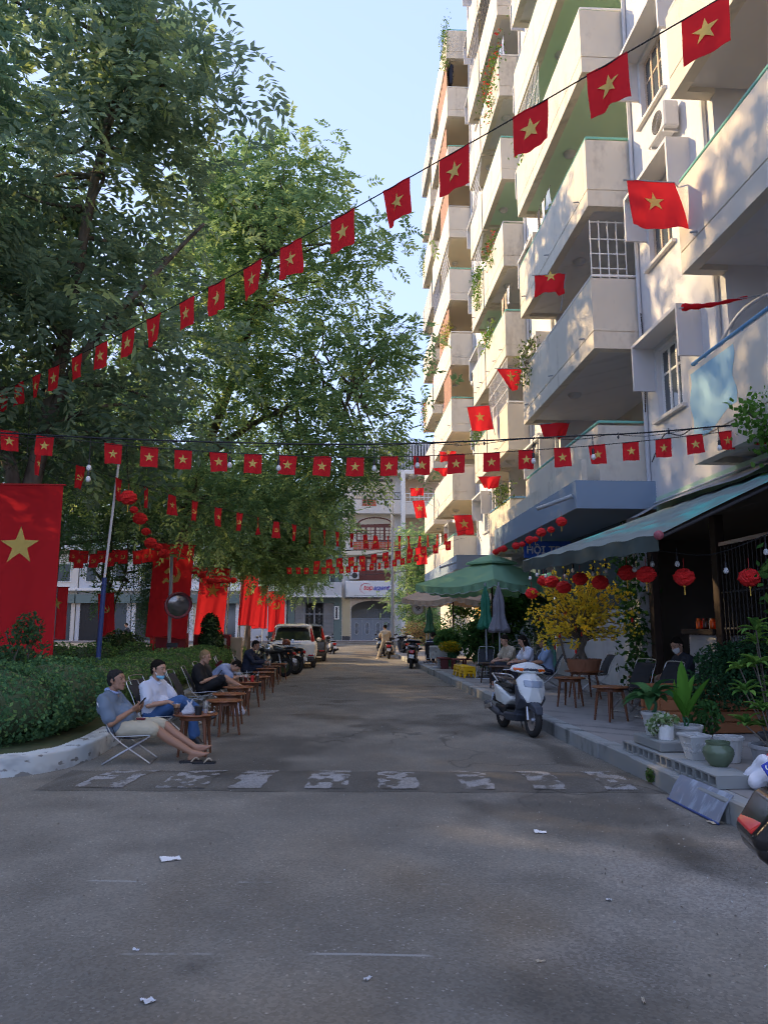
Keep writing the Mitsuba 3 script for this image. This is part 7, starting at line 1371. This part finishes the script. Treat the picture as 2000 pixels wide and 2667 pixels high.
pole_flag('tall bright flag hanging straight before the middle balconies', px(1009, 879), px(1057, 875), 26, .92, .05, R=.2, pole_to=(5.6, 26, 8.4))
pole_flag('crumpled flag without a visible star under the long balcony', px(1166, 916), px(1232, 912), 19, .4, -.05, None, amp=.14, pinch=.4, pole_to=(5.45, 19.4, 6.6))
pole_flag('drooping flag hanging from the low balcony behind the bunting', px(1033, 1030), px(1082, 1028), 25, .42, .0, None, amp=.13, pinch=.45, pole_to=(5.6, 25.4, 5.6))
pole_flag('bright flag below the drooping one, above the far bunting', px(980, 1113), px(1019, 1112), 29, .8, .12, R=.2, pole_to=(5.6, 29, 4.9))
pole_flag('small bright flag at the end of the flats, lower of two', (1074, 1304), (1104, 1302), 40, .98, .1, R=.22, pole_to=(5.3, 40.2, 8.0))
pole_flag('small bright flag at the end of the flats, upper of two', (1068, 1271), (1103, 1270), 42, .46, 0, R=.15, cz=.15, amp=.1, pole_to=(5.5, 42.5, 8.8))
pole_flag('flag blown sideways behind the level bunting, upper of two', px(950, 975), px(985, 974), 34, .5, 0, R=.16, cz=.15, amp=.1, pole_to=(5.3, 34.3, 9.8))
pole_flag('flag blown to a point behind the level bunting, lower of two', px(934, 1011), px(972, 1010), 33, .4, .3, None, amp=.08, pinch=.8, pole_to=(5.3, 34.3, 9.1))
pole_flag('pale translucent flag beside the street lamp behind the bunting', (1081, 1426), (1110, 1424), 36, .85, .0, R=.18, pole_to=(5.2, 36.5, 5.6))
k = thing('rolled_flag', 'red flag rolled tight round its pole before the white wall', 'flag')
a, b = at(1777, 801, 11), at(1945, 774, 11); c = curve([a, a * .6 + b * .4 + [0, 0, -.03], b], 8)
part(k, 'rolled_cloth', tube(c + meshkit.noise(c * 12, 4)[:, None] * .02, np.linspace(.055, .02, len(c)) * (1 + .25 * np.sin(np.arange(len(c)) * 1.7)), 8), 'redcloth', True); part(k, 'pole', tube([a - (b - a) * .05, b + (b - a) * .5], .012, 6), 'lightpole')
# ---------------------------------------------------------------- plants and washing on the balconies
def balcony_plant(label, c, k, y, drop, n, seed, a=(.07, .15, .03), b=(.14, .25, .05), fl=None, up=.25, wide=.5):
    rg = np.random.default_rng(seed); x = COL[c][2] - .05; T = FL(k); q = thing('hanging_plant', label, 'plant')
    pos = np.column_stack([rg.normal(x, .12, n), rg.normal(y, wide, n), T + up - rg.random(n) ** 1.6 * (drop + up)])
    pos[:, 1] = y + (pos[:, 1] - y) * np.clip(1.15 - (T - pos[:, 2]) / (drop + .3), .15, 1)
    me, col = leafcloud(pos, rg.normal(size=(n, 3)) + [-.6, -.4, .4], .12, rg, leafcols(rg, n, a, b, fl or (.25, .33, .08), .16), .5); part(q, 'foliage', me, 'leafvar', False, kind='stuff', color=col)
    part(q, 'stems', cat(*[tube(curve([(x + .1, y, T + .02), (x - .06, y + rg.normal(0, .1), T + .05), pos[rg.integers(0, n)]], 3), .008, 5) for _ in range(6)]), 'bark', kind='stuff')
balcony_plant('long vine trailing from the roof corner of the flats', 'E', 9, 34.5, 2.0, 520, 71)
balcony_plant('vine with a red flower trailing down a high balcony corner', 'C', 6, 25.3, 1.5, 700, 72, fl=(.5, .04, .04), up=.5, wide=.9)
balcony_plant('dense vine hanging from the middle balcony corner', 'D', 4, 28.5, 1.3, 620, 73, wide=.5)
balcony_plant('green creeper spilling over a balcony with a red flower', 'C', 4, 26.0, .8, 300, 74, fl=(.6, .05, .05))
balcony_plant('small yellow green plant on the long upper balcony rail', 'A', 4, 20.2, .2, 130, 75, up=.4, wide=.3)
balcony_plant('shrubby plant growing over the second floor balcony corner', 'A', 2, 20.4, .7, 260, 76, (.1, .15, .04), (.2, .24, .07), up=.6)
balcony_plant('bright green plant on the balcony with glass lights', 'C', 3, 26.9, .3, 230, 77, (.1, .22, .03), (.18, .32, .05), up=.4)
balcony_plant('yellow green plants on a far low balcony', 'E', 4, 35.2, .3, 260, 78, (.2, .22, .03), (.35, .33, .06), up=.7)
balcony_plant('orange flowered vine at the end of the flats above the tree', 'F', 4, 46, 1.8, 700, 79, (.06, .13, .03), (.12, .2, .05), fl=(.75, .14, .02), wide=.7)
balcony_plant('leafy plant on the far top balcony end', 'F', 7, 46, 1.2, 400, 80, up=.6)
balcony_plant('potted plants behind the rail of the low blue railed balcony', 'C', 1, 25.2, .1, 260, 81, (.07, .13, .05), (.15, .22, .08), up=.6)
balcony_plant('potted plants on the low balcony ledge by the drooping flag', 'D', 2, 29.2, .15, 200, 82, (.08, .15, .05), (.16, .24, .08), up=.45)
k = thing('washing', 'dark clothes hanging to dry on the top corner balcony', 'clothes'); part(k, 'garment', softmesh(mchull([((5.6, 34.6, FL(9) - 1.75), .1), ((5.6, 35.2, FL(9) - 1.75), .1), ((5.6, 34.7, FL(9) - 2.6), .09), ((5.6, 35.1, FL(9) - 2.6), .09)]), .06, 2, .05), 'navy', True); part(k, 'line', tube([(5.5, 34.3, FL(9) - 1.66), (5.5, 38, FL(9) - 1.66)], .01, 5), 'cable')
k = thing('window_grille', 'white barred folding grille standing on the second floor balcony', 'grille'); x_ = 6.2
for q in range(5): part(k, 'bar', box(5.55 + q * .2, 5.57 + q * .2, 15.32, 15.34, 9.06, 10.6), 'white')
for z in (9.1, 9.45, 9.8, 10.15, 10.56): part(k, 'cross_bar', box(5.55, 6.37, 15.345, 15.36, z, z + .025), 'white')
for (c, kk, y0, y1) in (('E', 6, 34.6, 37.5), ('E', 8, 34.6, 38), ('E', 4, 35, 38.5), ('E', 3, 34.6, 37), ('E', 7, 35, 38)):
    x_ = COL[c][2] + .06; part(BAL[c, kk], 'blind', grid(lambda u, v: np.stack([x_ + .03 * np.sin(u * 40), y0 + (y1 - y0) * u, FL(kk) + .05 + 1.6 * v], -1), 24, 2), 'blind')
mat('blind', (.36, .2, .14), .8)
def lattice(c, kk, y0, y1, m='white'):
    x_ = COL[c][2] + .05; n = 9; ms = []
    for q in range(n + 4):
        for s_ in (1, -1):
            ya = y0 + (y1 - y0) * (q - 2) / n; p_, r_ = A([x_, ya, FL(kk) + .1]), A([x_, ya + s_ * 1.3, FL(kk) + 1.65])
            if y0 <= p_[1] <= y1 and y0 <= r_[1] <= y1: part(BAL[c, kk], 'lattice_bar', tube([p_, r_], .014, 4), m)
lattice('D', 5, 27.8, 30.2); lattice('D', 4, 27.8, 30.2); lattice('E', 5, 34.3, 38)
# ---------------------------------------------------------------- litter on the road
def litter(px_, py_, w, l, a, m, label): 
    p = gnd(px_ / .8295, py_ / .8295, .006); rgl = np.random.default_rng(int(px_ + py_))
    one('paper_scrap', xf(grid(lambda u, v: np.stack([(u - .5) * w, (v - .5) * l, .012 * np.sin(u * 5 + 1) * np.sin(v * 4) ** 2 + .002], -1), 5, 5), tr(*p) @ rz(a)), m, label, 'litter', smooth=True)
litter(368, 1856, .13, .1, 20, 'paper', 'white paper scrap left of the middle of the near road'); litter(1167, 1798, .09, .07, -10, 'paper', 'white paper scrap right of the middle below the worn bars'); litter(320, 2163, .05, .05, 40, 'pale', 'small pale scrap near the bottom left of the road'); litter(1315, 1945, .035, .03, 70, 'pale', 'small pale scrap on the right side of the near road'); litter(1168, 2078, .05, .012, 20, 'tan', 'short straw coloured stick on the near road'); litter(795, 2115, .05, .02, 60, 'lightgrey', 'small grey scrap near the bottom middle of the road'); litter(1390, 2163, .06, .012, 75, 'tan', 'thin twig near the bottom right of the road'); litter(1548, 1778, .13, .08, 10, 'tan', 'dry leaf lying at the foot of the metal sheet, left one'); litter(1580, 1772, .12, .09, -30, 'beige', 'dry leaf lying at the foot of the metal sheet, right one'); litter(294, 2053, .03, .02, 5, 'pale', 'tiny pale scrap at the left of the near road')
rg = np.random.default_rng(90)
fl = np.column_stack([rg.uniform(1.6, 3.0, 260), rg.uniform(3.2, 7.0, 260), np.full(260, .008)]); fl2 = np.column_stack([rg.uniform(-3, 2.6, 420), rg.uniform(2.2, 12, 420), np.full(420, .008)]); fl = np.vstack([fl, fl2])
me, col = leafcloud(fl, np.tile([0, 0, 1.], (len(fl), 1)), .016, rg, leafcols(rg, len(fl), (.12, .1, .08), (.3, .27, .22), (.55, .55, .52), .3), .6)
key = uniq('road_grit'); scene[key] = shape(me, 'leafbroad', False, col); labels[key] = {'kind': 'stuff', 'label': 'scattered crumbs and grit on the near road'}
# ---------------------------------------------------------------- what people keep on the balconies: washing, grilles, pipes, units
rg = np.random.default_rng(123)
GARM = ('navy', 'shirtwhite', 'shirtblue', 'maroon', 'tan', 'clothdark', 'skin', 'collar')
def washing(c, k, y0, n):
    x = COL[c][2] + .35; T = FL(k); q = thing('clothes_line', f'washing of {("two", "three", "four", "five")[n - 2]} garments drying behind the parapet, ' + {'A': 'long near', 'B': 'nearest', 'C': 'third', 'D': 'fourth', 'E': 'far', 'F': 'farthest'}[c] + f' column, {("", "first", "second", "third", "fourth", "fifth", "sixth", "seventh", "eighth", "ninth")[k]} floor', 'washing')
    part(q, 'line', tube([(x, y0 - .2, T + 1.32), (x, y0 + n * .5, T + 1.32)], .006, 5), 'cable')
    for i in range(n):
        w, h = rg.uniform(.3, .42), rg.uniform(.45, .8); fn = cloth(w, h, .03, rg.random(), 1.5)
        part(q, 'garment', xf(flagmesh(fn, w, h, 8, 8), tr(x, y0 + i * .48 + .1, T + 1.32) @ rz(90)), GARM[rg.integers(0, len(GARM))], True)
for c, k, y, n in (('A', 3, 19.0, 3), ('A', 5, 16.2, 4), ('C', 3, 25.0, 3), ('C', 6, 24.8, 2), ('D', 3, 28.2, 3), ('E', 4, 36.6, 3), ('E', 7, 36, 2), ('E', 3, 38, 4), ('D', 6, 28.3, 3), ('F', 4, 43.5, 3)): washing(c, k, y, n)
def cage(c, k, y0, y1, m):
    x = COL[c][2] + .05; T = FL(k); g = part(BAL[c, k], 'window_cage', cat(*[box(x - .01, x + .01, y0, y1, z, z + .02) for z in (T + .55, T + 1.1, T + 1.62)]), m)
    for y in np.arange(y0, y1 + .01, .14): part(g, 'bar', box(x - .006, x + .006, y - .006, y + .006, T + .005, T + 1.66), m)
for c, k, y0, y1, m in (('C', 2, 24.3, 27.5, 'white'), ('D', 7, 27.9, 30.1, 'steel'), ('C', 7, 24.3, 27.5, 'darkgrey'), ('E', 5, 38.1, 40.6, 'steel'), ('A', 4, 18.6, 21, 'white')): cage(c, k, y0, y1, m)
for y, m in ((14.9, 'pale'), (21.3, 'lightgrey'), (24.1, 'pale'), (30.5, 'lightgrey'), (34.1, 'pale'), (11.75, 'lightgrey')): part(flats, 'drain_pipe', tube([(WALL - .05, y, 4.5), (WALL - .05, y, 34)], .045, 8), m, True)
for q, (y, z) in enumerate(((22.75, 7.0), (22.75, 10.3), (33.0, 9.4), (33.2, 12.8), (13.0, 11.0), (22.8, 13.7))):
    key = uniq(flats + '__air_conditioner'); M = tr(WALL - .2, y, z); scene[key] = {**AC.parts[0][1], 'to_world': TF(M.tolist())}
    for nm, d in AC.parts[1:]: scene[uniq(key + '__' + nm)] = {**d, 'to_world': TF(M.tolist())}
for pts in ([(6.42, 14.7, 4.9), (6.4, 14.0, 5.3), (6.41, 13.2, 5.1), (6.42, 11.9, 5.35)], [(6.42, 21.3, 5.2), (6.4, 22.6, 4.9), (6.42, 24, 5.3)], [(6.42, 14.85, 8.2), (6.38, 14.7, 7.2), (6.4, 14.85, 6.0)]): part(flats, 'wall_cable', tube(curve(pts, 6), .012, 5), 'cable')
for c, k in (('A', 1), ('A', 2), ('A', 3), ('B', 1), ('B', 2), ('C', 2), ('C', 3), ('D', 3), ('D', 4), ('E', 3)):
    y0, y1, x = COL[c]
    for y in np.linspace(y0 + .6, y1 - .6, 3): part(BAL[c, k], 'drain_spout', tube([(x + .05, y, FL(k) - 1.14), (x - .12, y, FL(k) - 1.17)], .018, 6), 'grey')
